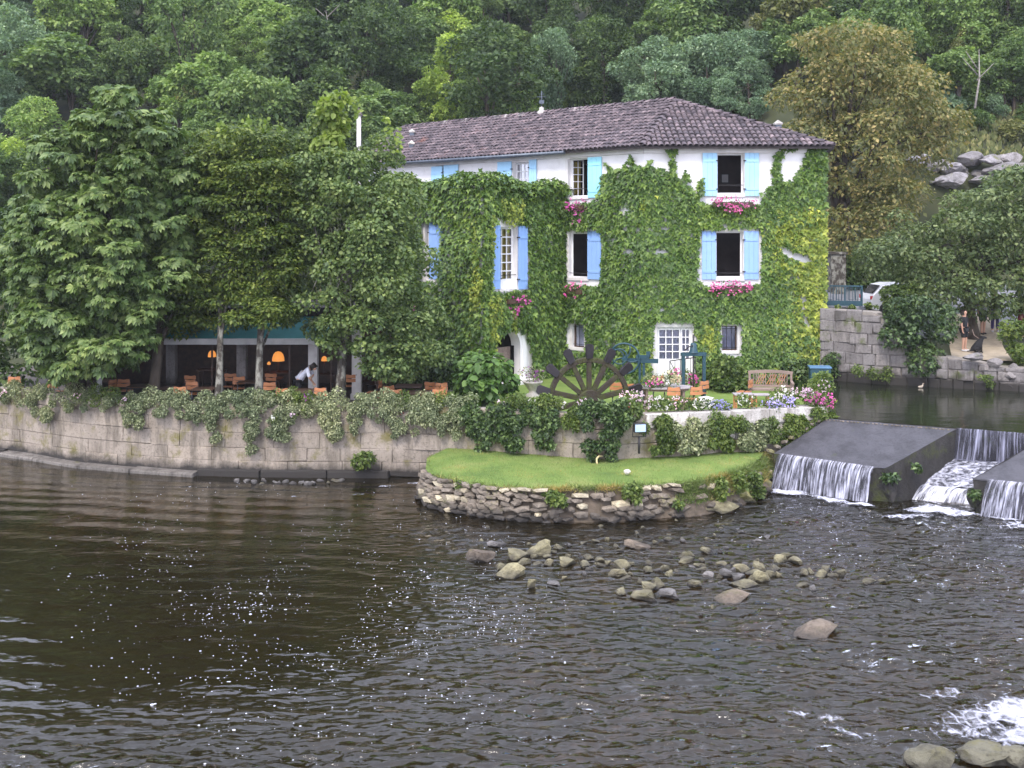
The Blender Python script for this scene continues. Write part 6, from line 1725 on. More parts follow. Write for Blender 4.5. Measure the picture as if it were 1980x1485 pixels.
def where_(px):
    for lim, w in ((160, 'under the chestnut tree'), (340, 'below the brown hornbeam trunk'), (460, 'below the middle pale trunk'), (575, 'below the waiter'), (700, 'below the lime tree trunk'), (900, 'near the culvert end of the wall')):
        if px < lim: return w
cnt_ = {}
for (px, w, y0, y1) in HANGS:
    zn = where_(px); cnt_[zn] = cnt_.get(zn, 0)+1
    long_ = 'long' if y1-y0 > 70 else 'short'
    hanging(px, w, y0, y1, ML['variegated'], '%s silvery trailing plant %s, %s from left' % (long_, zn, NAMES_[cnt_[zn]-1]), int(w*(y1-y0)*.95)+300, .06)
EDGE_ = [(8, 748, 772), (50, 752, 778), (118, 756, 776), (158, 756, 780), (195, 758, 780), (240, 762, 786), (292, 764, 790), (340, 764, 788), (400, 766, 792), (437, 766, 788), (470, 766, 790), (512, 766, 792), (552, 766, 788), (582, 768, 790), (620, 766, 792), (665, 766, 790), (712, 766, 790), (752, 768, 792), (792, 770, 796), (832, 772, 798), (870, 774, 800), (905, 776, 806)]
for (px, y0, y1) in EDGE_:
    zn = where_(px-1 if px != 905 else 899); cnt_['e'+zn] = cnt_.get('e'+zn, 0)+1
    hanging(px, 52, y0-6, y1, ML['variegated' if int(px) % 3 else 'shrub'], 'low plant on wall top %s, %s from left' % (zn, NAMES_[cnt_['e'+zn]-1]), 700, .065, 'edging_plant', group='low plants along the top of the river wall')
hanging(930, 70, 785, 866, ML['ivy_dark'], 'dark glossy ivy at the left end of the island lawn', 2600, .1, 'ivy', T_IVY)
hanging(990, 90, 785, 862, ML['ivy_dark'], 'dark glossy ivy hanging over the wall under the lilac flowers', 3200, .1, 'ivy', T_IVY)
hanging(1055, 60, 790, 866, ML['ivy_dark'], 'dark ivy strand left of the bare stones in the island wall', 1900, .1, 'ivy', T_IVY)
hanging(1105, 50, 785, 825, ML['shrub'], 'light green trailing shrub above the bare stones of the island wall', 1200, .09, 'trailing_plant')
hanging(1165, 84, 780, 888, ML['ivy_dark'], 'big dark ivy column hanging to the grass left of the floodlight', 4200, .1, 'ivy', T_IVY, thick=.4)
hanging(1040, 120, 772, 800, ML['shrub'], 'green edging plants on the wall top below the water wheel', 1900, .08)
hanging(1215, 46, 782, 810, ML['shrub'], 'bright green plant on the wall top left of the first white coping', 800, .09)
for (px, w, y0, y1, mt, lab) in ((1275, 60, 816, 866, 'shrub', 'green creeper right of the floodlight'), (1335, 70, 818, 862, 'variegated', 'greyish creeper under the white coping stones'), (1395, 64, 812, 860, 'shrub', 'green creeper under the middle white coping stones'), (1450, 60, 818, 858, 'variegated', 'pale creeper at the right end of the lawn wall'), (1500, 50, 816, 850, 'shrub', 'leafy weeds at the right end of the island lawn'), (1548, 50, 785, 848, 'shrub', 'tall green weeds beside the top of the weir apron'), (1585, 34, 800, 822, 'shrub', 'low weeds where the garden wall meets the weir')):
    hanging(px, w*1.4, y0-3, y1+4, ML[mt], lab, int(w*(y1-y0)*1.3), .085)
# ---------------------------------------------------------------- flowers
def flowers(px, py, Y, w, h, col, lab, nf=55, size=.06, fol='shrub', name='flowering_plant', nl=380, group='flowers along the garden wall', hang=.0):
    c = at(px, py, Y); sc = Y/F; rx, rz = w*sc/2, h*sc/2
    root = empty(name, label=lab, cat='flowers', group=group)
    bl = [(c.x+RND.uniform(-.75, .75)*rx, c.y+RND.uniform(-.12, .12), c.z+RND.uniform(-.6, .4)*rz-.04, rx*.4+.05, .13, rz*.5+.04) for _ in range(6)]
    V, Fc = foliage(bl, nl, .075, T_LEAF, up=.5, jit=.6, droop=.4, under=.8, inner=.5); npmesh('foliage', V, Fc, ML[fol], root)
    C = []; 
    for _ in range(nf):
        a = RND.uniform(0, 6.28); r_ = math.sqrt(RND.random())
        C.append((c.x+math.cos(a)*r_*rx, c.y-.1-RND.random()*.14, c.z+math.sin(a)*r_*rz-hang*(abs(math.cos(a)*r_) < .4)*RND.random()))
    C = np.array(C)
    C = C[:max(4, int(nf*.55))]; nq = len(C)
    C = np.repeat(C, 4, 0)+RNG.normal(size=(nq*4, 3))*size*.35
    Nn = np.array((0, -1, .6))+RNG.normal(size=(len(C), 3))*.6
    V, Fc = leaf_arrays(C, Nn, RNG.normal(size=(len(C), 3)), size*(.65+.45*RNG.random(len(C))), T_ROUND)
    npmesh('blossoms', V, Fc, MP[col], root)
    return root
def flower_box(fr, px, py, w, h, col, lab, u_out=.22, hang=0, nf=85):
    u, z = fr.uz(px, py); p = fr.pt(u, z, u_out)
    root = flowers(px, py, p.y, w, h, col, lab, nf, .085, 'shrub', 'flower_box', 420, 'pink geranium boxes under the windows', hang)
    mb = MB(); hw = w/F*p.y*.42
    fr.box(mb, u-hw, u+hw, z-.12, z+.06, .06, .3); mb.build('planter', M_darkwood, root)
    mb = MB()
    for s in (-.7, .7): mb.tube([fr.pt(u+hw*s, z+.02, .05), fr.pt(u+hw*s, z-.13, .05), fr.pt(u+hw*s, z-.13, .3)], .012, 5)
    mb.build('bracket', M_iron, root)
flower_box(FF, 1415, 394, 92, 28, 'pink', 'bright pink geranium box under the top right window')
flower_box(FF, 1412, 555, 84, 30, 'pink', 'salmon pink geranium box under the middle right window')
flower_box(FW, 1116, 400, 58, 32, 'magenta', 'magenta geranium box under the top corner window', .3, .35, 60)
flower_box(FW, 1114, 562, 56, 34, 'pink', 'sparse pink geranium box under the middle corner window', .3, .0, 34)
flower_box(FR, 992, 580, 66, 36, 'magenta', 'pink geranium box under the tall wing window', .34, .6, 60)
flower_box(FL, 806, 600, 30, 16, 'magenta', 'few pink geraniums glimpsed beside the lime tree', .34, 0, 14)
GF = [(1242, 772, 31.0, 60, 30, 'palepink', 'pale pink daisies in front of the garden table', 70), (1215, 763, 31.2, 40, 22, 'palepink', 'pale pink daisies below the green gear wheel', 45), (1275, 778, 30.9, 46, 26, 'white', 'white daisies left of the first coping stone', 45), (1312, 776, 30.9, 34, 24, 'palepink', 'few pale pink flowers before the chairs', 20), (1352, 778, 31.0, 40, 26, 'white', 'white flowers before the right hand chairs', 46), (1392, 781, 31.1, 46, 20, 'lilac', 'lilac blue flowers spilling over the coping, left clump', 60), (1440, 772, 31.3, 36, 30, 'white', 'sparse white daisies before the small wooden table', 22), (1490, 779, 31.4, 40, 20, 'lilac', 'lilac blue flowers spilling over the coping, middle clump', 55), (1522, 774, 31.5, 40, 24, 'lilac', 'lilac blue flowers below the right end of the bench', 55), (1512, 758, 31.8, 40, 26, 'white', 'white flowers at the foot of the bench', 50), (1545, 756, 31.9, 46, 24, 'palepink', 'pale pink flowers right of the bench', 60), (1572, 768, 31.7, 40, 26, 'magenta', 'magenta petunias at the right wall corner, left clump', 55), (1600, 772, 31.7, 22, 34, 'magenta', 'magenta petunias hanging at the very end of the garden wall', 40), (1588, 742, 33.4, 50, 36, 'palepink', 'leafy plant with few pink flowers in front of the blue box', 16), (1206, 788, 30.6, 22, 12, 'red', 'small red flowers left of the daisies', 10),
      (1130, 776, 30.8, 30, 16, 'palepink', 'pale pink flowers under the wheel hub', 24), (1080, 780, 30.8, 36, 16, 'white', 'white flowers left of the wheel hub', 24), (1022, 778, 31.2, 40, 18, 'white', 'small white flowers at the lawn edge', 22), (972, 778, 31.3, 30, 18, 'palepink', 'lilac pink flowers over the dark ivy', 26), (900, 781, 31.6, 14, 12, 'purple', 'dark purple flower cluster near the hydrangea', 12), (770, 795, 31.9, 16, 10, 'red', 'dark red flowers on the river wall below the right chairs', 10), (593, 768, 31.8, 10, 12, 'purple', 'purple bloom on the wall top below the waiter', 8), (568, 800, 31.6, 8, 8, 'palepink', 'single pink bloom low on the river wall', 5), (241, 770, 32.7, 12, 10, 'palepink', 'pale bloom on the wall right of the chestnut', 6), (152, 764, 33.4, 16, 10, 'palepink', 'lilac bloom on the wall below the chestnut trunk', 8), (12, 756, 35.0, 16, 12, 'palepink', 'pale lilac blooms at the far left end of the wall', 12), (530, 806, 31.6, 7, 9, 'white', 'single white bloom on the river wall', 4)]
for (px, py, Y, w, h, col, lab, nf) in GF: flowers(px, py, Y, w, h, col, lab, nf, .05 if w > 14 else .06, nl=int(40+w*h*.35))
px_bush('hydrangea_bush', 'round hydrangea bush with broad bright leaves before the arched doorway', [(868, 730), (880, 690), (920, 672), (965, 685), (990, 710), (1000, 745), (990, 770), (880, 775)], 35.4, 1.2, 34, .42, 1500, .23, T_ROUND, ML['hydrangea'], 22, up=.6, jit=.3, droop=.8)
hb = [o for o in bpy.data.objects if o.name == 'hydrangea_bush'][0]
bl = px_blobs([(872, 730), (890, 690), (925, 676), (970, 690), (995, 730), (985, 760), (885, 765)], 34.9, .6, 20, .4, .8, 23, .9)
p_, d_ = blob_points(bl, 240, .1)
leaf_parts(hb, p_, d_+np.array((0, -.3, .5)), d_+np.array((0, -.2, -.8))+RNG.normal(size=d_.shape)*.3, .24*(1+.15*RNG.normal(size=len(p_))), T_ROUND, ML['hydrangea'])
px_bush('shrub', 'dark evergreen shrub under the wing left of the hydrangea', [(740, 720), (760, 660), (830, 640), (880, 660), (885, 720), (870, 760), (770, 765)], 36.8, .9, 34, .42, 5200, .15, T_LEAF, ML['ivy_dark'], 24, droop=1.0)
px_bush('shrub', 'green shrub at the foot of the creeper left of the bench', [(1360, 740), (1370, 700), (1410, 690), (1440, 715), (1445, 750), (1420, 765), (1375, 765)], 38.6, .5, 18, .35, 2600, .14, T_LEAF, ML['shrub'], 25)
px_bush('shrub', 'green shrub behind the right end of the bench', [(1500, 720), (1530, 690), (1560, 700), (1570, 735), (1550, 755), (1520, 745)], 38.4, .5, 16, .32, 2200, .13, T_LEAF, ML['ivy_dark'], 26)
px_bush('leafy_plant', 'leafy green plant in front of the blue box', [(1560, 755), (1575, 728), (1600, 722), (1612, 740), (1608, 760)], 34.2, .3, 10, .22, 900, .12, T_LEAF, ML['shrub'], 27, 'plant')
for (px, py, w, h, mt, lab) in ((1075, 962, 46, 44, 'shrub', 'bushy green fern growing out of the drystone edge'), (1222, 956, 44, 40, 'shrub', 'light green fern right of the middle of the drystone edge'), (1392, 948, 30, 46, 'shrub', 'nettle clump on the right grassy bank of the island'), (1430, 930, 26, 34, 'shrub', 'pale weed clump high on the right bank of the island'), (1312, 975, 18, 16, 'shrub', 'tiny weed between the stones right of the light green fern'), (1460, 940, 40, 50, 'shrub', 'tall grass tuft beside the left waterfall'), (706, 893, 60, 30, 'shrub', 'green weeds at the foot of the river wall near the culvert'), (1722, 922, 34, 22, 'shrub', 'weeds on the weir side wall near its lower corner'), (1772, 905, 20, 16, 'shrub', 'weeds on the weir side wall halfway up'), (1885, 958, 22, 16, 'shrub', 'weeds on the weir corner right of the chute'), (888, 938, 12, 14, 'shrub', 'tiny weed near the left tip of the drystone edge')):
    Y = min((abs(CX+FB.at(q_).x/FB.at(q_).y*F-px), FB.at(q_).y) for q_ in np.linspace(0, FB.L, 200))[1] - .05
    if px == 706: Y = 31.5
    if lab.startswith('weeds on the weir'): Y = {1722: 28.75, 1772: 29.0, 1700: 28.6, 1885: 27.6}[px]
    px_bush('bank_plant', lab, [(px-w/2, py+h*.4), (px-w*.35, py-h*.45), (px+w*.3, py-h*.5), (px+w/2, py+h*.4)], Y, .25, 9, w/F*Y*.2, int(w*h*.42)+60, .1, T_LEAF, ML['ivy_dark' if lab.startswith('weeds on the weir') else mt], int(px)+3, 'plant')
# lawn blades: lawn and the grassy right flank
K = 60000
gx_ = RNG.uniform(-2.6, 8.2, K); gy_ = RNG.uniform(26.6, 32.2, K)
q = inpoly(gx_, gy_, tp); gx_, gy_ = gx_[q], gy_[q]
C = np.stack([gx_, gy_, island_z(gx_, gy_)-.015], 1); m_ = len(C)
V1, F1 = leaf_arrays(C, RNG.normal(size=(m_, 3))*np.array((1, 1, .2)), np.array((0, 0, 1.))+RNG.normal(size=(m_, 3))*.7, .055*(.6+.8*RNG.random(m_)), T_BLADE)
Cs = []
for _ in range(20000):
    u = RND.uniform(.05, 1.0); a = FB.at(u*FB.L); b = FT.at(u*FT.L); pxh = CX+b.x/b.y*F
    t = RND.uniform(.35, 1.0) if pxh > 1325 else RND.uniform(.92, 1.05)
    if pxh < 1325 and RND.random() < (.93 if pxh < 1060 or pxh > 1245 else .8): continue
    if pxh > 1325 and t < .6 and RND.random() < .5: continue
    p = a.lerp(b, t); n_ = FT.nrm(u*FT.L); Cs.append((p.x+n_.x*.06, p.y+n_.y*.06, t*IZ))
C = np.array(Cs); m_ = len(C)
V2, F2 = leaf_arrays(C, RNG.normal(size=(m_, 3))*np.array((1, 1, .3)), np.array((0, -.5, .55))+RNG.normal(size=(m_, 3))*.6, .15*(.5+RNG.random(m_)), T_BLADE)
tag(npmesh('grass', np.concatenate([V1, V2]), np.concatenate([F1, F2+len(V1)]), ML['grass']), 'mown grass of the small island lawn', 'grass', kind='stuff')

# ---------------------------------------------------------------- water wheel
WC = at(1139, 774, 33.0); ww = empty('water_wheel', WC, math.radians(8), 'half sunken mossy wooden mill wheel on the garden lawn', 'mill wheel'); ww.scale = (.92, .92, .95)
mb = MB(); mb.tube([(0, -.34, -.05), (0, .34, -.05)], .43, 14); mb.build('hub', M_wheel, ww)
RIM = 1.36
for yy in (0.0,):
    pts = [(RIM*math.cos(a), yy, RIM*math.sin(a)) for a in np.linspace(-.55, math.pi+.55, 34)]
    mb = MB()
    for p, q in zip(pts, pts[1:]): mb.beam(p, Vector(q)+(Vector(q)-Vector(p))*.08, .17, .2, (0, 1, 0))
    bevel_mod(mb.build('rim', M_wheel, ww), .02)
for k in range(0, 8):
    a = math.radians(90+25.7*(k-3.5)+12.9); d = Vector((math.cos(a), 0, math.sin(a)))
    mb = MB(); mb.beam(d*.25, d*1.55, .17, .17, (0, 1, 0)); bevel_mod(mb.build('spoke', M_wheel, ww), .02)
    t = Vector((-d.z, 0, d.x))
    M_ = Matrix((d, Vector((0, 1, 0)), t)).transposed().to_4x4() @ Matrix.Rotation(.3, 4, 'X'); M_.translation = d*1.4 + Vector((0, -.1, 0))
    out = [(.04, -.1), (.4, -.15), (.48, -.1), (.5, .07), (.42, .14), (.02, .11)]
    mb = MB(); mb.add([M_ @ Vector((x, -.045, z)) for x, z in out]+[M_ @ Vector((x, .045, z)) for x, z in out], [tuple(range(6)), tuple(range(11, 5, -1))]+[(i_, (i_+1) % 6, 6+(i_+1) % 6, 6+i_) for i_ in range(6)])
    bevel_mod(mb.build('paddle', M_paddle, ww), .012)
# ---------------------------------------------------------------- green sluice gear
GC = at(1196, 694, 35.6); gg = empty('sluice_gear', (GC.x, GC.y, 0), math.radians(-12), 'teal painted iron gear wheel and bracket of the old sluice', 'machinery'); gz0 = GC.z
def ring(mb, c, R, r, n=28, ax=(1, 0, 0), ay=(0, 0, 1)):
    ax, ay = Vector(ax), Vector(ay); c = Vector(c)
    pts = [c+ax*R*math.cos(2*math.pi*k/n)+ay*R*math.sin(2*math.pi*k/n) for k in range(n+1)]
    return mb.tube(pts, r, 6, False)
mb = MB(); ring(mb, (.2, 0, gz0+.02), .52, .035); mb.build('gear_wheel', M_teal, gg)
mb = MB()
for k in range(5):
    a = k*1.257+.3; pts = [(.2+.5*t*math.cos(a+.9*t), 0, gz0+.02+.5*t*math.sin(a+.9*t)) for t in (0, .25, .5, .75, 1)]; mb.tube(pts, .028, 6)
mb.build('spoke', M_teal, gg)
mb = MB(); mb.tube([(.2, -.16, gz0+.02), (.2, .4, gz0+.02)], .07, 10); mb.build('axle', M_teal, gg)
mb = MB(); ring(mb, (.05, -.14, gz0+.1), .26, .025, 20); mb.build('pinion', M_teal, gg)
mb = MB(); mb.box((.3, .02, gz0-.12), (1.35, .14, gz0+.02)); mb.box((.6, .0, gz0+.02), (1.05, .16, gz0+.14)); mb.box((.95, -.02, gz0+.1), (1.07, .18, gz0+.26)); mb.build('bracket', M_teal, gg)
for x in (.72, .86):
    mb = MB(); mb.box((x-.04, .05, TZ), (x+.04, .13, gz0-.1)); mb.build('leg', M_teal, gg)
# ---------------------------------------------------------------- teal sluice frame
SC = at(1341, 745, 35.0); sg = empty('sluice_gate', (SC.x, SC.y, TZ), math.radians(6), 'teal iron sluice gate frame with a screw jack on top', 'machinery')
hz = at(0, 688, 35.0).z - TZ
for x in (-.36, .36):
    mb = MB(); mb.box((x-.05, -.06, -.3), (x+.05, .06, hz)); mb.box((x-.08, -.08, 0), (x+.08, .08, .05)); mb.build('post', M_teal, sg)
mb = MB(); mb.box((-.43, -.08, hz), (.43, .08, hz+.11)); mb.build('crossbeam', M_teal, sg)
mb = MB(); mb.lathe([(.17, hz+.11), (.13, hz+.2), (.1, hz+.42), (.06, hz+.44), (.0, hz+.45)], 10); mb.build('screw_jack', M_teal, sg)
mb = MB(); mb.tube([(0, 0, -.2), (0, 0, hz+.72)], .03, 8); mb.build('screw_rod', M_iron, sg)
mb = MB(); mb.tube([(-.05, -.1, hz+.36), (-.2, -.12, hz+.32), (-.34, -.14, hz+.2)], .02, 6); mb.build('crank', M_iron, sg)
# black handrail by the door
hr = empty('handrail', (0, 0, 0), label='thin black handrail in front of the glazed double door', cat='handrail')
mb = MB(); a, b = at(1295, 698, 38.0), at(1345, 691, 38.6); mb.tube([a, b], .02, 6); mb.tube([a, at(1296, 752, 38.0)], .016, 6); mb.tube([a, at(1308, 722, 37.7)], .014, 6)
for k in range(1, 6): q = a.lerp(b, k/5); mb.tube([q, (q.x, q.y, TZ)], .012, 5)
mb.build('rail', M_iron, hr)
# ---------------------------------------------------------------- chairs, tables, bench
def make_chair():
    c = empty('folding_chair', cat='chair')
    for k in range(5):
        mb = MB(); mb.box((-.2, -.2+k*.082, .44), (.2, -.2+k*.082+.07, .462)); mb.build('seat_slat', M_wood, c)
    for (z0, z1) in ((.62, .73), (.755, .875)):
        mb = MB(); n = 8; V = []
        for i in range(n+1):
            x = -.215+.43*i/n; y = -.235-.03*math.sin(math.pi*i/n); w = .012*math.sin(2*math.pi*i/n*1.5)
            V += [(x, y-.011, z0), (x, y-.011, z1+w), (x, y+.011, z1+w), (x, y+.011, z0)]
        Fc = [(4*i+k, 4*i+4+k, 4*i+4+(k+1) % 4, 4*i+(k+1) % 4) for i in range(n) for k in range(4)]+[(3, 2, 1, 0), (4*n, 4*n+1, 4*n+2, 4*n+3)]
        mb.add(V, Fc); mb.build('backrest', M_wood, c)
    for s in (-.205, .205):
        mb = MB(); mb.tube([(s, .24, 0), (s, -.02, .42), (s, -.22, .6), (s, -.25, .9)], .012, 6); mb.build('leg', M_steel, c)
        mb = MB(); mb.tube([(s*.9, -.26, 0), (s*.9, .2, .45)], .012, 6); mb.build('leg', M_steel, c)
    mb = MB(); mb.tube([(-.205, -.2, .08), (.205, -.2, .08)], .009, 5); mb.tube([(-.205, .2, .45), (.205, .2, .45)], .009, 5); mb.build('frame', M_steel, c)
    return c
chair0 = make_chair(); used = False
def put_chair(px, py, Y, rot, lab, group):
    """py = photo height of the middle of the back; rot 0 turns the back to the viewer"""
    global used
    c = chair0 if not used else copy_tree(chair0); used = True
    p = at(px, py, Y); c.location = (p.x, p.y+.24*math.cos(rot), TZ + max(-.02, min(.06, p.z-.76-TZ)))
    c.rotation_euler = (0, 0, rot); tag(c, lab, 'chair', group)
GRP = 'folding wooden chairs on the restaurant terrace'
yb_ = lambda py: 2*F*0+ (H-TZ-.76)*F/(py-HY)
for (px, py, rot, lab) in ((25, 735, .2, 'chair at the far left end of the terrace beyond the chestnut'), (106, 742, -.3, 'chair under the chestnut, left of its trunk'), (178, 742, 2.6, 'chair between chestnut trunk and grey post'), (206, 741, 1.2, 'chair just right of the grey post'), (238, 740, .1, 'chair left of the brown hornbeam trunk'), (306, 748, -1.0, 'chair just right of the brown hornbeam trunk'), (347, 755, .05, 'front chair left of the middle pale trunk'), (371, 745, .0, 'second row chair left of the middle pale trunk'), (366, 733, 3.0, 'dark rear chair behind the pair left of the middle pale trunk'), (445, 729, 3.1, 'rear chair right of the middle pale trunk, left one'), (458, 735, .3, 'rear chair right of the middle pale trunk, right one'), (520, 746, .1, 'chair left of the waiter, upper'), (546, 758, .0, 'chair left of the waiter, nearest the wall'), (522, 729, 3.0, 'rear chair left of the waiter near the lamps'), (622, 757, -.2, 'chair right of the waiter, nearest the wall'), (677, 731, .05, 'chair right of the lime tree trunk'), (722, 741, 1.4, 'small chair seen side on in the shade right of the lime trunk'), (743, 753, .7, 'chair at the left end of the right hand dark table'), (765, 760, .0, 'front chair of the right hand dark table'), (826, 746, 2.7, 'chair behind the right hand table, in shade'), (852, 747, .1, 'chair with the highest back beside the hydrangea'), (848, 760, .0, 'front chair left of the hydrangea'), (870, 754, -1.0, 'chair seen side on against the hydrangea')):
    put_chair(px, py, max(yb_(py), 32.6), rot, 'orange slatted folding ' + lab, GRP)
G2 = 'folding wooden chairs around the garden tables'
for (px, py, Y, rot, lab) in ((1196, 743, 34.3, -.35, 'folding chair left of the garden table, outer one'), (1222, 741, 34.0, -.5, 'folding chair left of the garden table, inner one'), (1302, 748, 33.2, .05, 'folding chair in front of the garden table, back to the river'), (1343, 746, 33.3, .25, 'folding chair at the right front of the garden table'), (1354, 740, 34.6, .6, 'folding chair at the right rear of the garden table'), (1272, 733, 36.4, 3.1, 'folding chair behind the garden table, mostly hidden by flowers'), (1440, 741, 35.0, 1.0, 'folding chair beside the weathered bench')):
    put_chair(px, py, Y, rot, 'orange slatted ' + lab, G2)
def bistro_table(px, py, Y, w, lab, mat_=M_darkwood, long_=1.0):
    p = at(px, py, Y); z = .73; t = empty('terrace_table', (p.x, p.y, TZ), 0, lab, 'table', 'tables on the restaurant terrace')
    mb = MB(); mb.box((-w/2, -w/2*long_, z-.03), (w/2, w/2*long_, z)); bevel_mod(mb.build('table_top', mat_, t), .01)
    for sx in (-1, 1):
        for sy in (-1, 1):
            mb = MB(); mb.tube([(sx*(w/2-.06), sy*(w/2*long_-.06), z-.03), (sx*(w/2-.04), sy*(w/2*long_-.04), 0)], .018, 6); mb.build('leg', M_steel, t)
for (px, Y, w, lab) in ((272, 35.0, .8, 'dark table behind the brown hornbeam trunk'), (330, 34.6, .7, 'dark table right of the brown hornbeam trunk'), (395, 34.4, .75, 'dark table in front of the middle pale trunk'), (205, 36.2, .8, 'dark table deep under the chestnut'), (585, 34.0, .8, 'dark table between the chairs below the waiter'), (790, 35.0, .9, 'dark table between the right hand terrace chairs, rear'), (808, 33.6, .8, 'dark table between the right hand terrace chairs, front'), (480, 36.0, .7, 'dark table left of the second pale trunk')):
    bistro_table(px, 760, Y, w, lab)
# oval garden table with a flower bowl
TC = at(1284, 748, 34.3); gt = empty('garden_table', (TC.x, TC.y, TZ), 0, 'long oval wooden table with a bowl of flowers in the garden', 'table')
zt = at(0, 747, 34.3).z-TZ
mb = MB(); V = [(.95*math.cos(a), .5*math.sin(a)) for a in np.linspace(0, 2*math.pi, 29)[:-1]]; mb.prism(V, zt-.035, zt); mb.build('table_top', M_tabletop, gt)
mb = MB(); mb.prism([(x*.86, y*.8) for x, y in V], zt-.12, zt-.036); mb.build('apron', M_wood_old, gt)
for (x, y) in ((-.6, -.25), (.6, -.25), (-.6, .25), (.6, .25)):
    mb = MB(); mb.beam((x, y, zt-.1), (x*1.05, y*1.05, 0), .07); mb.build('leg', M_wood_old, gt)
flowers(1285, 730, 34.2, 62, 30, 'cream', 'bowl of cream and green foliage on the oval garden table', 40, .08, 'variegated', 'flower_bowl', 420, None)
flowers(1262, 738, 34.0, 36, 16, 'magenta', 'magenta flowers on the left half of the oval garden table', 26, .06, group=None)
flowers(1312, 724, 36.6, 36, 30, 'pink', 'pink flowers between garden table and handrail', 50, .07, group=None)
flowers(1336, 732, 35.6, 22, 34, 'magenta', 'magenta pink flowers inside the sluice frame', 36, .07, group=None)
# small wooden table and bench
SP = at(1436, 768, 33.4); s_ = empty('side_table', (SP.x, SP.y, TZ), 0, 'small weathered wooden table in front of the bench', 'table')
zt = at(0, 761, 33.4).z-TZ; mb = MB(); mb.box((-.3, -.22, zt-.03), (.34, .22, zt)); mb.build('table_top', M_tabletop, s_)
for sx in (-.24, .26):
    for sy in (-.16, .16): mb = MB(); mb.beam((sx, sy, zt-.03), (sx, sy, 0), .05); mb.build('leg', M_wood, s_)
SP = at(1472, 770, 33.2); s_ = empty('side_table', (SP.x, SP.y, TZ), 0, 'low wooden stool table behind the lilac flowers', 'table')
zt = at(0, 762, 33.2).z-TZ; mb = MB(); mb.box((-.26, -.2, zt-.03), (.26, .2, zt)); mb.build('table_top', M_tabletop, s_)
for sx in (-.2, .2):
    for sy in (-.14, .14): mb = MB(); mb.beam((sx, sy, zt-.03), (sx, sy, 0), .05); mb.build('leg', M_wood, s_)
BP = at(1491, 745, 35.4); bn = empty('garden_bench', (BP.x, BP.y, TZ), math.radians(-9), 'weathered wooden garden bench with a lattice back', 'bench')
k0 = .12
mb = MB(); mb.box((-.72, -.25, .4+k0), (.72, .25, .45+k0)); mb.build('seat', M_wood_old, bn)
for x in (-.7, .7):
    mb = MB(); mb.beam((x, .26, 0), (x, .3, .95+k0), .07); mb.build('leg', M_wood_old, bn)
    mb = MB(); mb.beam((x, -.24, 0), (x, -.24, .64+k0), .06); mb.build('leg', M_wood_old, bn)
    mb = MB(); mb.beam((x, -.3, .66+k0), (x, .28, .68+k0), .08, .04); mb.build('armrest', M_wood_old, bn)
mb = MB(); pts = [(-.75+1.5*i/10, .3, .95+k0+.05*math.sin(math.pi*i/10)) for i in range(11)]
for p, q in zip(pts, pts[1:]): mb.beam(p, q, .06, .1)
mb.build('top_rail', M_wood_old, bn)
mb = MB(); mb.beam((-.68, .29, .5+k0), (.68, .29, .5+k0), .05, .07); mb.build('back_rail', M_wood_old, bn)
for x in (-.56, -.48, -.24, -.16, .08, .16, .4, .48, -.4, .0, .32, .56):
    mb = MB(); mb.beam((x, .29, .52+k0), (x, .29, .95+k0), .025, .03); mb.build('back_slat', M_wood_old, bn)
for cx_ in (-.32, .0+.04, .36):
    for t in (-.08, 0, .08):
        mb = MB(); mb.beam((cx_-.09+t, .275, .55+k0+.0), (cx_+.09+t, .275, .9+k0), .016, .02); mb.build('lattice_slat', M_wood, bn)
        mb = MB(); mb.beam((cx_+.09+t, .265, .55+k0), (cx_-.09+t, .265, .9+k0), .016, .02); mb.build('lattice_slat', M_wood_old, bn)
# blue box, urn, floodlight, hose, stones on the lawn
bp = at(1585, 760, 37.4); bb = empty('blue_box', (bp.x, bp.y, TZ), math.radians(-8), 'blue wooden box at the right corner of the garden', 'box')
zt = at(0, 708, 37.4).z-TZ
mb = MB(); mb.box((-.36, -.25, 0), (.36, .25, zt-.06)); bevel_mod(mb.build('body', M_teal, bb), .01)
mb = MB(); mb.box((-.39, -.28, zt-.06), (.39, .28, zt)); bevel_mod(mb.build('lid', M_plain('slate_blue_paint', (.1, .2, .32), (.08, .17, .28), .5), bb), .012)
up = at(1030, 752, 37.2); ur = empty('stone_urn', (up.x, up.y, TZ), 0, 'stone planter with wilted pink flowers right of the arched doorway', 'planter')
MB().lathe([(.24, 0), (.26, .08), (.12, .16), (.16, .26), (.34, .5), (.38, .56), (.33, .57), (.0, .5)], 16).build('bowl', M_coping, ur)
flowers(1030, 722, 37.2, 44, 34, 'purple', 'wilted purple flowers in the stone planter by the doorway', 26, .06, 'variegated', 'flowering_plant', 330, None)
fp = at(1238, 828, 29.7); fl_ = empty('floodlight', fp, math.radians(10), 'black floodlight with pale glass in front of the island wall', 'floodlight')
mb = MB(); mb.box((-.19, -.02, -.13), (.19, .14, .14)); bevel_mod(mb.build('housing', M_iron, fl_), .02)
mb = MB(); mb.box((-.155, -.034, -.1), (.155, -.02, .11)); mb.build('lens', M_plain('floodlight_glass', (.55, .68, .8), (.42, .56, .7), .15, 3, 0), fl_)
mb = MB(); mb.tube([(-.2, .05, 0), (-.2, .1, -.26), (.2, .1, -.26), (.2, .05, 0)], .016, 6); mb.tube([(0, .12, -.26), (0, .12, -.75)], .035, 7); mb.build('bracket', M_iron, fl_)
p = on_z(1165, 893, .93); mb = MB(); mb.tube([p+Vector(v) for v in ((.0, .1, .14), (-.1, .02, .16), (-.17, -.04, .1), (-.17, -.06, .0), (-.15, -.08, -.05))], .028, 7)
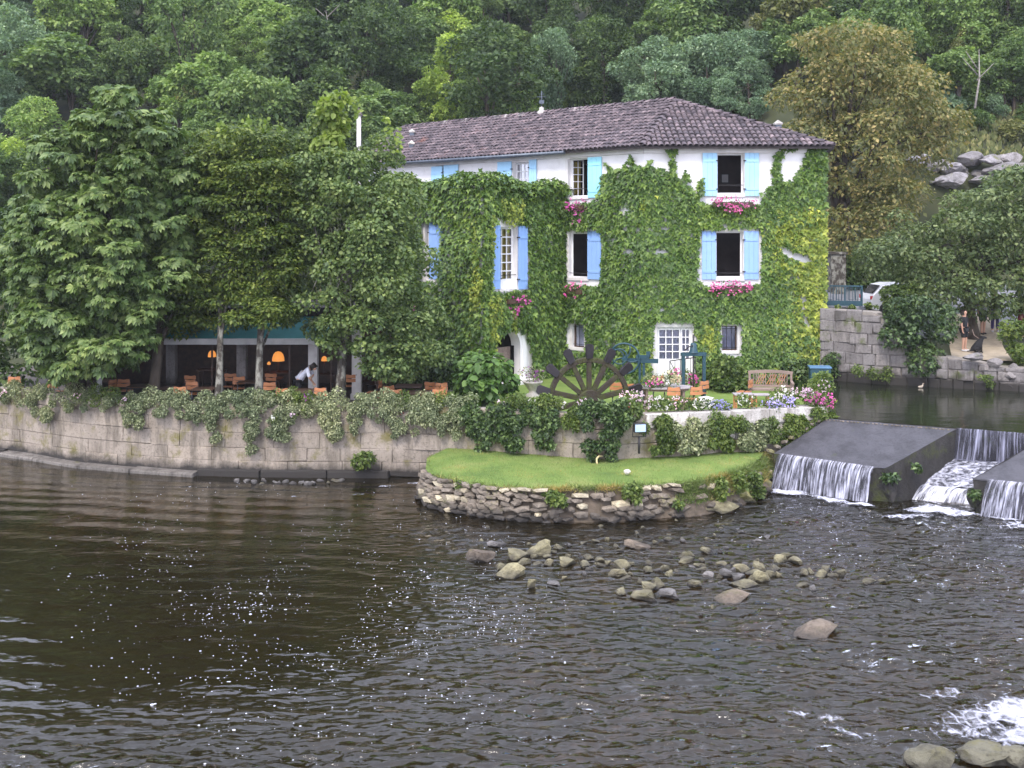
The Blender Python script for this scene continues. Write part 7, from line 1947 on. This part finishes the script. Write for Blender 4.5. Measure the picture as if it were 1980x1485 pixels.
tag(mb.build('hose', M_plain('yellow_hose', (.6, .5, .25), (.5, .4, .2), .5)), 'short yellow hose end curling out of the grass under the ivy column', 'hose')
p = on_z(1213, 916, .92); o = link('pale_stone', with_mat(ROCKS[2], M_coping)); o.location = p+Vector((0, 0, .05)); o.scale = (.2, .14, .14); tag(o, 'single pale stone lying on the island lawn', 'stone')
p = on_z(1366, 758, 2.2)
cb = at(1366, 776, 32.4); o = link('white_block', with_mat(small_rock_mesh(5), M_coping)); o.location = cb; o.scale = (.6, .4, .42); tag(o, 'white rounded stone block behind the white flowers right of the garden table', 'stone')
p = at(1402, 345, 42.55); pf_ = empty('picture_frame', p, 0, 'dark picture frame on the wall inside the top right window', 'picture frame')
mb = MB(); mb.box((-.17, 0, -.2), (-.13, .04, .2)); mb.box((.13, 0, -.2), (.17, .04, .2)); mb.box((-.13, 0, .16), (.13, .04, .2)); mb.box((-.13, 0, -.2), (.13, .04, -.16)); mb.build('frame', M_iron, pf_)
mb = MB(); mb.box((-.13, .02, -.16), (.13, .03, .16)); mb.build('canvas', M_greybar, pf_)
# orange armchair inside the middle corner window
u, z = FW.uz(1116, 530); p = FW.pt(u, z-.1, -1.1); ac = empty('armchair', p, math.radians(30), 'orange armchair glimpsed in the middle corner window', 'armchair')
M_or = M_plain('orange_upholstery', (.75, .2, .04), (.6, .15, .03), .8, 4)
mb = MB(); mb.tube([(-.2, .0, -.2), (-.2, 0, .12), (-.1, 0, .24), (.1, 0, .24), (.2, 0, .12), (.2, 0, -.2)], .1, 8); mb.build('backrest', M_or, ac)
mb = MB(); mb.box((-.24, -.45, -.42), (.24, .05, -.2)); bevel_mod(mb.build('seat', M_or, ac), .04, 2)

# ---------------------------------------------------------------- road side: railing, car, pillar
ra, rb_ = at(1592, 588, 41.0), at(1668, 588, 40.6); rl = empty('bridge_railing', (0, 0, 0), label='teal iron railing along the road right of the house', cat='railing')
zr0, zr1 = 4.62, at(0, 553, 40.8).z
ra.z = rb_.z = zr0; d = (rb_-ra); 
mb = MB(); up = Vector((0, 0, zr1-zr0))
mb.beam(ra+up, rb_+up, .06, .06); mb.build('top_rail', M_teal, rl)
mb = MB(); mb.beam(ra+Vector((0, 0, .1)), rb_+Vector((0, 0, .1)), .05, .2); mb.build('bottom_rail', M_teal, rl)
for t in (0.02, .55, .98):
    mb = MB(); q = ra+d*t; mb.beam(q, q+up, .055); mb.build('post', M_teal, rl)
for k in range(14):
    t = .05+.9*k/13
    if abs(t-.55) > .02: mb = MB(); q = ra+d*t; mb.tube([q+Vector((0, 0, .1)), q+up], .011, 5); mb.build('bar', M_teal, rl)
for t0 in (.08, .31, .62, .8):
    mb = MB(); q0 = ra+d*(t0+.02)+Vector((0, -.01, .24)); q1 = ra+d*(t0+.17)+up*.9; 
    mb.tube([q0, (q1.x, q0.y, q0.z), q1, (q0.x, q1.y, q1.z), q0], .012, 5, False); mb.build('panel_hoop', M_teal, rl)
p = at(1672, 588, 46.5); car = empty('white_car', (p.x, p.y, float(hill_z(p.x+1, p.y))+.06), math.radians(2), 'rear of a white car parked on the road behind the railing', 'car')
prof = [(0, .35), (.02, .75), (.12, .95), (.55, 1.38), (.95, 1.46), (1.7, 1.46), (2.35, 1.05), (3.3, .92), (3.6, .7), (3.65, .35), (3.2, .28), (.4, .28)]
mb = MB(); n = len(prof)
rings = [(-.78, .9), (-.72, 1.0), (.72, 1.0), (.78, .9)]
V = []
for (y, k) in rings: V += [(x if k == 1 else 1.8+(x-1.8)*.98, y, z if k == 1 else .3+(z-.3)*.95) for x, z in prof]
Fc = [(r_*n+i, r_*n+(i+1) % n, (r_+1)*n+(i+1) % n, (r_+1)*n+i) for r_ in range(3) for i in range(n)]+[tuple(range(n)), tuple(range(4*n-1, 3*n-1, -1))]
mb.add(V, Fc); bevel_mod(mb.build('body', M_plain('white_car_paint', (.75, .75, .78), (.72, .72, .75), .25, 2, 0), car), .03, 2)
M_cg = M_plain('car_glass', (.02, .022, .025), (.03, .03, .035), .08, 3, 0)
for (y0, y1) in ((-.795, -.785),):
    mb = MB(); mb.add([(.42, y0, .98), (1.15, y0, 1.0), (1.15, y0, 1.36), (.72, y0, 1.34)], [(0, 1, 2, 3)]); mb.add([(1.22, y0, 1.0), (2.2, y0, 1.02), (1.72, y0, 1.36), (1.22, y0, 1.36)], [(0, 1, 2, 3)]); mb.build('side_window', M_cg, car)
mb = MB(); mb.add([(.145, -.6, 1.0), (.145, .6, 1.0), (.5, .55, 1.355), (.5, -.55, 1.355)], [(0, 1, 2, 3)]); o = mb.build('rear_window', M_cg, car); o.location = (-.015, 0, .015)
for y in (-.68, .62): mb = MB(); mb.box((.0, y-.05, .74), (.1, y+.05, .9)); mb.build('tail_light', M_plain('tail_light_red', (.5, .03, .03), (.4, .02, .02), .2, 3, 0), car)
for x in (.65, 2.95):
    for y in (-.8, .66):
        mb = MB(); mb.tube([(x, y, .3), (x, y+.16, .3)], .3, 16); mb.build('wheel', M_iron, car)
px_bush('shrub', 'grey green shrub on the wall top hiding the front of the white car', [(1700, 600), (1704, 560), (1730, 535), (1780, 540), (1790, 600)], 42.0, .4, 14, .35, 2200, .13, T_LEAF, ML['shrub'], 51)
p = at(1618, 560, 50.0); pl_ = empty('gate_pillar', (p.x, p.y, float(hill_z(p.x, p.y))), 0, 'grey stone gate pillar under the rust brown tree', 'pillar')
mb = MB(); mb.box((-.35, -.3, -.3), (.35, .3, 1.9)); mb.build('shaft', M_bark_pale, pl_); mb = MB(); mb.box((-.42, -.37, 1.9), (.42, .37, 2.02)); mb.build('cap', M_bark_pale, pl_)
px_bush('hedge', 'dark hedge behind the road under the trees', [(1590, 560), (1600, 500), (1680, 490), (1800, 500), (1900, 520), (2000, 560), (2000, 620), (1600, 590)], 52.0, 1.2, 50, .75, 8000, .2, T_LEAF, HILL['dark'], 31)

# ---------------------------------------------------------------- people, dog, duck
M_skin = M_plain('skin', (.5, .29, .2), (.46, .26, .18), .6, 6, 0)
def cloth(name, c): return M_plain(name, c, tuple(x*.8 for x in c), .85, 9, .3, .01)
M_black = cloth('black_cloth', (.016, .016, .018)); M_shirt = cloth('white_shirt', (.66, .67, .76)); M_trouser = cloth('dark_trousers', (.014, .013, .016)); M_shoe_w = cloth('white_shoe', (.7, .7, .72)); M_hair = cloth('dark_hair', (.02, .014, .01))
M_maroon = cloth('maroon_dress', (.25, .03, .06)); M_greysh = cloth('dark_shorts', (.05, .055, .08)); M_purple = cloth('purple_trousers', (.06, .04, .13)); M_pale = cloth('pale_top', (.55, .55, .6))
def skin_mesh(name, J, E, mats, parent, root=0, sub=2):
    """one continuous surface grown over a skeleton: J = [(x,y,z,r)], E = edges"""
    me = bpy.data.meshes.new(name); me.from_pydata([j[:3] for j in J], E, []); me.update()
    o = link(name, me, mats, parent)
    m = o.modifiers.new('skin', 'SKIN'); m.use_smooth_shade = True
    for i, j in enumerate(J):
        sv = me.skin_vertices[0].data[i]; sv.radius = (j[3], j[3]*(j[4] if len(j) > 4 else 1)); sv.use_root = (i == root)
    s = o.modifiers.new('sub', 'SUBSURF'); s.levels = sub; s.render_levels = sub
    return o
def person(loc, rz, label, pose, shirt, legs, shoe, short_sleeve=True, shorts=False, hair=M_hair, scale=1.0, skirt=False):
    root = empty('person', loc, rz, label, 'person'); root.scale = (scale,)*3
    J = []; E = []; ix = {}
    def v(k, p, r, par=None):
        ix[k] = len(J); J.append((*p, r))
        if par: E.append((ix[par], ix[k]))
    P_ = pose
    v('pelvis', P_['pelvis'], .13)
    v('waist', P_['waist'], .115, 'pelvis'); v('chest', P_['chest'], .135, 'waist'); v('neck', P_['neck'], .055, 'chest'); v('jaw', P_['jaw'], .075, 'neck'); v('head', P_['head'], .098, 'jaw'); v('crown', P_['crown'], .07, 'head')
    nz = Vector(P_['jaw']).lerp(Vector(P_['head']), .55)+Vector(P_['face'])*.1; v('nose', nz, .018, 'head')
    for s in 'LR':
        v('sh'+s, P_['sh'+s], .062, 'chest'); v('el'+s, P_['el'+s], .043, 'sh'+s); v('wr'+s, P_['wr'+s], .028, 'el'+s)
        w = Vector(P_['wr'+s]); dr = (w-Vector(P_['el'+s])).normalized(); sd = dr.cross(Vector(P_['face'])).normalized(); fc = sd.cross(dr)
        pm = w+dr*.08; v('pm'+s, pm, .03, 'wr'+s)
        for q in range(4):
            b_ = pm+sd*(q-1.5)*.019+dr*.02; L_ = (.062, .075, .07, .052)[q]
            v('f%d%s' % (q, s), b_, .0095, 'pm'+s); v('g%d%s' % (q, s), b_+dr*L_*.55+fc*.012, .009, 'f%d%s' % (q, s)); v('h%d%s' % (q, s), b_+dr*L_*.85+fc*.04, .008, 'g%d%s' % (q, s))
        v('t0'+s, w+dr*.035+sd*.032+fc*.012, .011, 'wr'+s); v('t1'+s, w+dr*.08+sd*.045+fc*.03, .0095, 't0'+s)
        v('hp'+s, P_['hp'+s], .095, 'pelvis'); v('kn'+s, P_['kn'+s], .06, 'hp'+s); v('an'+s, P_['an'+s], .042, 'kn'+s)
        v('bl'+s, Vector(P_['an'+s])+Vector(P_['fwd'])*.13-Vector((0, 0, .05)), .036, 'an'+s)
    skin_mesh('body', J, E, M_skin, root)
    g = lambda k, r: (*J[ix[k]][:3], r)
    md = lambda a, b, t, r: (*Vector(J[ix[a]][:3]).lerp(Vector(J[ix[b]][:3]), t), r)
    t = .55 if short_sleeve else .95
    SJ = [g('waist', .142), md('waist', 'pelvis', .5, .15), g('chest', .158), md('chest', 'neck', .6, .085), g('shL', .08), (md('shL', 'elL', .8, .07) if short_sleeve else g('elL', .062)), g('shR', .08), (md('shR', 'elR', .8, .07) if short_sleeve else g('elR', .062))]
    SE = [(0, 1), (0, 2), (2, 3), (2, 4), (4, 5), (2, 6), (6, 7)]
    skin_mesh('shirt', SJ, SE, shirt, root)
    if skirt:
        LJ = [g('waist', .15), g('pelvis', .17), (J[ix['pelvis']][0], J[ix['pelvis']][1], J[ix['pelvis']][2]-.35, .2), (J[ix['pelvis']][0], J[ix['pelvis']][1], J[ix['pelvis']][2]-.5, .2)]; LE = [(0, 1), (1, 2), (2, 3)]
    else:
        LJ = [g('pelvis', .15)]; LE = []
        for s in 'LR':
            b_ = len(LJ); LJ += [g('hp'+s, .112), (md('hp'+s, 'kn'+s, .9, .095) if shorts else g('kn'+s, .078))]; LE += [(0, b_), (b_, b_+1)]
            if not shorts: LJ.append(md('kn'+s, 'an'+s, .93, .066)); LE.append((b_+1, b_+2))
    skin_mesh('skirt' if skirt else ('shorts' if shorts else 'trousers'), LJ, LE, legs, root)
    for s in 'LR':
        a_ = Vector(P_['an'+s]); f_ = Vector(P_['fwd']); skin_mesh('shoe', [(*(a_-f_*.05-Vector((0, 0, .03))), .048), (*(a_+f_*.06-Vector((0, 0, .04))), .046), (*(a_+f_*.17-Vector((0, 0, .055))), .034)], [(0, 1), (1, 2)], shoe, root)
    hd = Vector(P_['head']); cr_ = Vector(P_['crown']); fc = Vector(P_['face'])
    skin_mesh('hair', [(*(hd-fc*.035), .1), (*(cr_-fc*.02), .085), (*(hd-fc*.06-(cr_-hd)*.6), .075)], [(0, 1), (0, 2)], hair, root)
    sd = fc.cross((cr_-hd).normalized())
    for sg_ in (-1, 1):
        mb = MB(); mb.lathe([(.001, -.011), (.011, 0), (.001, .011)], 8, Matrix.Translation(hd+fc*.092+sd*sg_*.034)); mb.build('eye', M_iron, root)
    return root
def standing(lean=0.0, arm=0.0, fwd=(0, -1, 0), step=0.0):
    f = Vector(fwd); s = Vector((-f.y, f.x, 0))*-1
    P_ = dict(pelvis=(0, 0, .96), waist=f*lean*.1+Vector((0, 0, 1.12)), chest=f*lean*.25+Vector((0, 0, 1.33)), neck=f*lean*.35+Vector((0, 0, 1.5)), jaw=f*(.03+lean*.4)+Vector((0, 0, 1.575)), head=f*(.02+lean*.42)+Vector((0, 0, 1.65)), crown=f*(lean*.42)+Vector((0, 0, 1.72)), face=f, fwd=f)
    for k, q in (('L', 1), ('R', -1)):
        P_['sh'+k] = s*q*.18+f*lean*.28+Vector((0, 0, 1.42)); P_['el'+k] = s*q*.24+f*(lean*.28+arm*.1)+Vector((0, 0, 1.13)); P_['wr'+k] = s*q*.22+f*(lean*.28+arm*.3)+Vector((0, 0, .9+arm*.12))
        P_['hp'+k] = s*q*.09+Vector((0, 0, .9)); P_['kn'+k] = s*q*.1+f*(.03+step*q*.12)+Vector((0, 0, .5)); P_['an'+k] = s*q*.11+f*step*q*.2+Vector((0, 0, .09))
    return P_
# waiter bending over a broom on the terrace
wp = at(577, 760, 34.6)
f = Vector((1, 0, 0)); s = Vector((0, -1, 0))
W = dict(pelvis=(0, 0, .95), waist=(.08, 0, 1.12), chest=(.26, 0, 1.28), neck=(.4, 0, 1.37), jaw=(.49, 0, 1.35), head=(.53, 0, 1.4), crown=(.57, 0, 1.46), face=Vector((.8, 0, -.6)), fwd=f,
         shL=(.33, -.17, 1.33), elL=(.42, -.24, 1.08), wrL=(.5, -.1, .92), shR=(.33, .17, 1.33), elR=(.46, .2, 1.12), wrR=(.44, -.02, 1.05),
         hpL=(0, -.09, .9), knL=(.06, -.11, .5), anL=(0, -.12, .09), hpR=(0, .09, .9), knR=(-.05, .11, .5), anR=(-.18, .12, .09))
person((wp.x, wp.y, TZ), 0, 'waiter in a white shirt and dark trousers bending over a broom', W, M_shirt, M_trouser, M_iron, False)
br = empty('broom', (wp.x, wp.y, TZ), 0, 'broom with a light wooden handle held by the waiter', 'broom')
mb = MB(); mb.tube([(.42, -.06, 1.12), (.5, -.09, .85), (.72, -.16, .12)], .016, 7); mb.build('handle', M_rubble_pale, br)
mb = MB(); mb.box((.6, -.26, .0), (.84, -.1, .1)); bevel_mod(mb.build('head', M_wood, br), .02)
# man in black with a dog, walkers behind
def ground_at(px, py, Y0=38, Y1=52):
    best = min(((abs(at(px, py, Y).z-(float(hill_z(at(px, py, Y).x, Y))+.09)), Y) for Y in np.arange(Y0, Y1, .1)))
    p = at(px, py, best[1]); return Vector((p.x, p.y, float(hill_z(p.x, p.y))+.09))
g1 = ground_at(1864, 679, 37.6, 44)
person(g1, math.radians(40), 'man in black T-shirt and black shorts standing with a dog on the path', standing(0, .15), M_black, M_black, M_shoe_w, True, True, scale=.97*min(1.08, 80/F*g1.y/1.74/.97*1.0))
g2 = ground_at(1900, 647, 40, 50)
person(g2, math.radians(10), 'walker with bare legs on the path behind the dog, upper body hidden by leaves', standing(0, .1, step=.4), M_pale, M_greysh, M_iron, True, True)
person(g2+Vector((.75, .5, .05)), math.radians(-15), 'walker in purple trousers beside the bare legged walker', standing(0, .3, step=.3), M_pale, M_purple, M_shoe_w, True, False)
g3 = ground_at(1976, 654, 38, 48)
person(g3, math.radians(60), 'woman in a maroon dress at the right edge of the path', standing(.1, .4), M_maroon, M_maroon, M_shoe_w, True, False, skirt=True)
dg = ground_at(1888, 682, 37.4, 43); dog = empty('dog', dg, 0, 'black dog sitting on the path beside the man in black', 'dog')
dog.scale = (.92,)*3
M_dog = cloth('black_dog_coat', (.012, .011, .012))
J = [(-.12, 0, .17, .13), (.0, 0, .3, .14), (.13, 0, .43, .13), (.19, 0, .55, .085), (.25, 0, .66, .082), (.34, 0, .645, .055), (.44, 0, .615, .035),
     (.17, -.08, .3, .05), (.18, -.08, .14, .035), (.19, -.08, .03, .032), (.25, -.08, .02, .03), (.17, .08, .3, .05), (.18, .08, .14, .035), (.19, .08, .03, .032), (.25, .08, .02, .03),
     (-.1, -.13, .16, .09), (.08, -.15, .2, .06), (-.04, -.15, .05, .035), (.1, -.15, .025, .03), (-.1, .13, .16, .09), (.08, .15, .2, .06), (-.04, .15, .05, .035), (.1, .15, .025, .03), (-.24, 0, .08, .035), (-.38, .05, .05, .02),
     (.22, -.07, .69, .022), (.23, -.095, .6, .018), (.22, .07, .69, .022), (.23, .095, .6, .018)]
E = [(0, 1), (1, 2), (2, 3), (3, 4), (4, 5), (5, 6), (2, 7), (7, 8), (8, 9), (9, 10), (2, 11), (11, 12), (12, 13), (13, 14), (0, 15), (15, 16), (16, 17), (17, 18), (0, 19), (19, 20), (20, 21), (21, 22), (0, 23), (23, 24), (4, 25), (25, 26), (4, 27), (27, 28)]
skin_mesh('body', J, E, M_dog, dog)
lead = MB(); lead.tube([g1+Vector((.28, -.1, .86)), g1+Vector((.38, -.05, .62)), dg+Vector((.1, 0, .55))], .012, 5); tag(lead.build('dog_lead', M_wood_old), 'brown lead running from the man in black to the dog', 'lead')
dk = on_z(1780, 750, PZ); duck = empty('duck', (dk.x, dk.y, PZ), 0.4, 'small pale duck swimming by the far bank of the pool', 'duck')
duck.scale = (.62,)*3
M_duck = cloth('pale_feathers', (.5, .42, .33))
skin_mesh('body', [(-.2, 0, .08, .03), (-.1, 0, .06, .08), (.06, 0, .06, .09), (.15, 0, .1, .06), (.17, 0, .19, .035), (.19, 0, .25, .042), (.23, 0, .25, .03)], [(0, 1), (1, 2), (2, 3), (3, 4), (4, 5), (5, 6)], M_duck, duck)
mb = MB(); mb.add([(.25, -.018, .24), (.25, .018, .24), (.32, .012, .235), (.32, -.012, .235), (.25, 0, .262)], [(0, 1, 2, 3), (0, 3, 4), (1, 4, 2), (2, 4, 3)]); mb.build('bill', M_wood, duck)
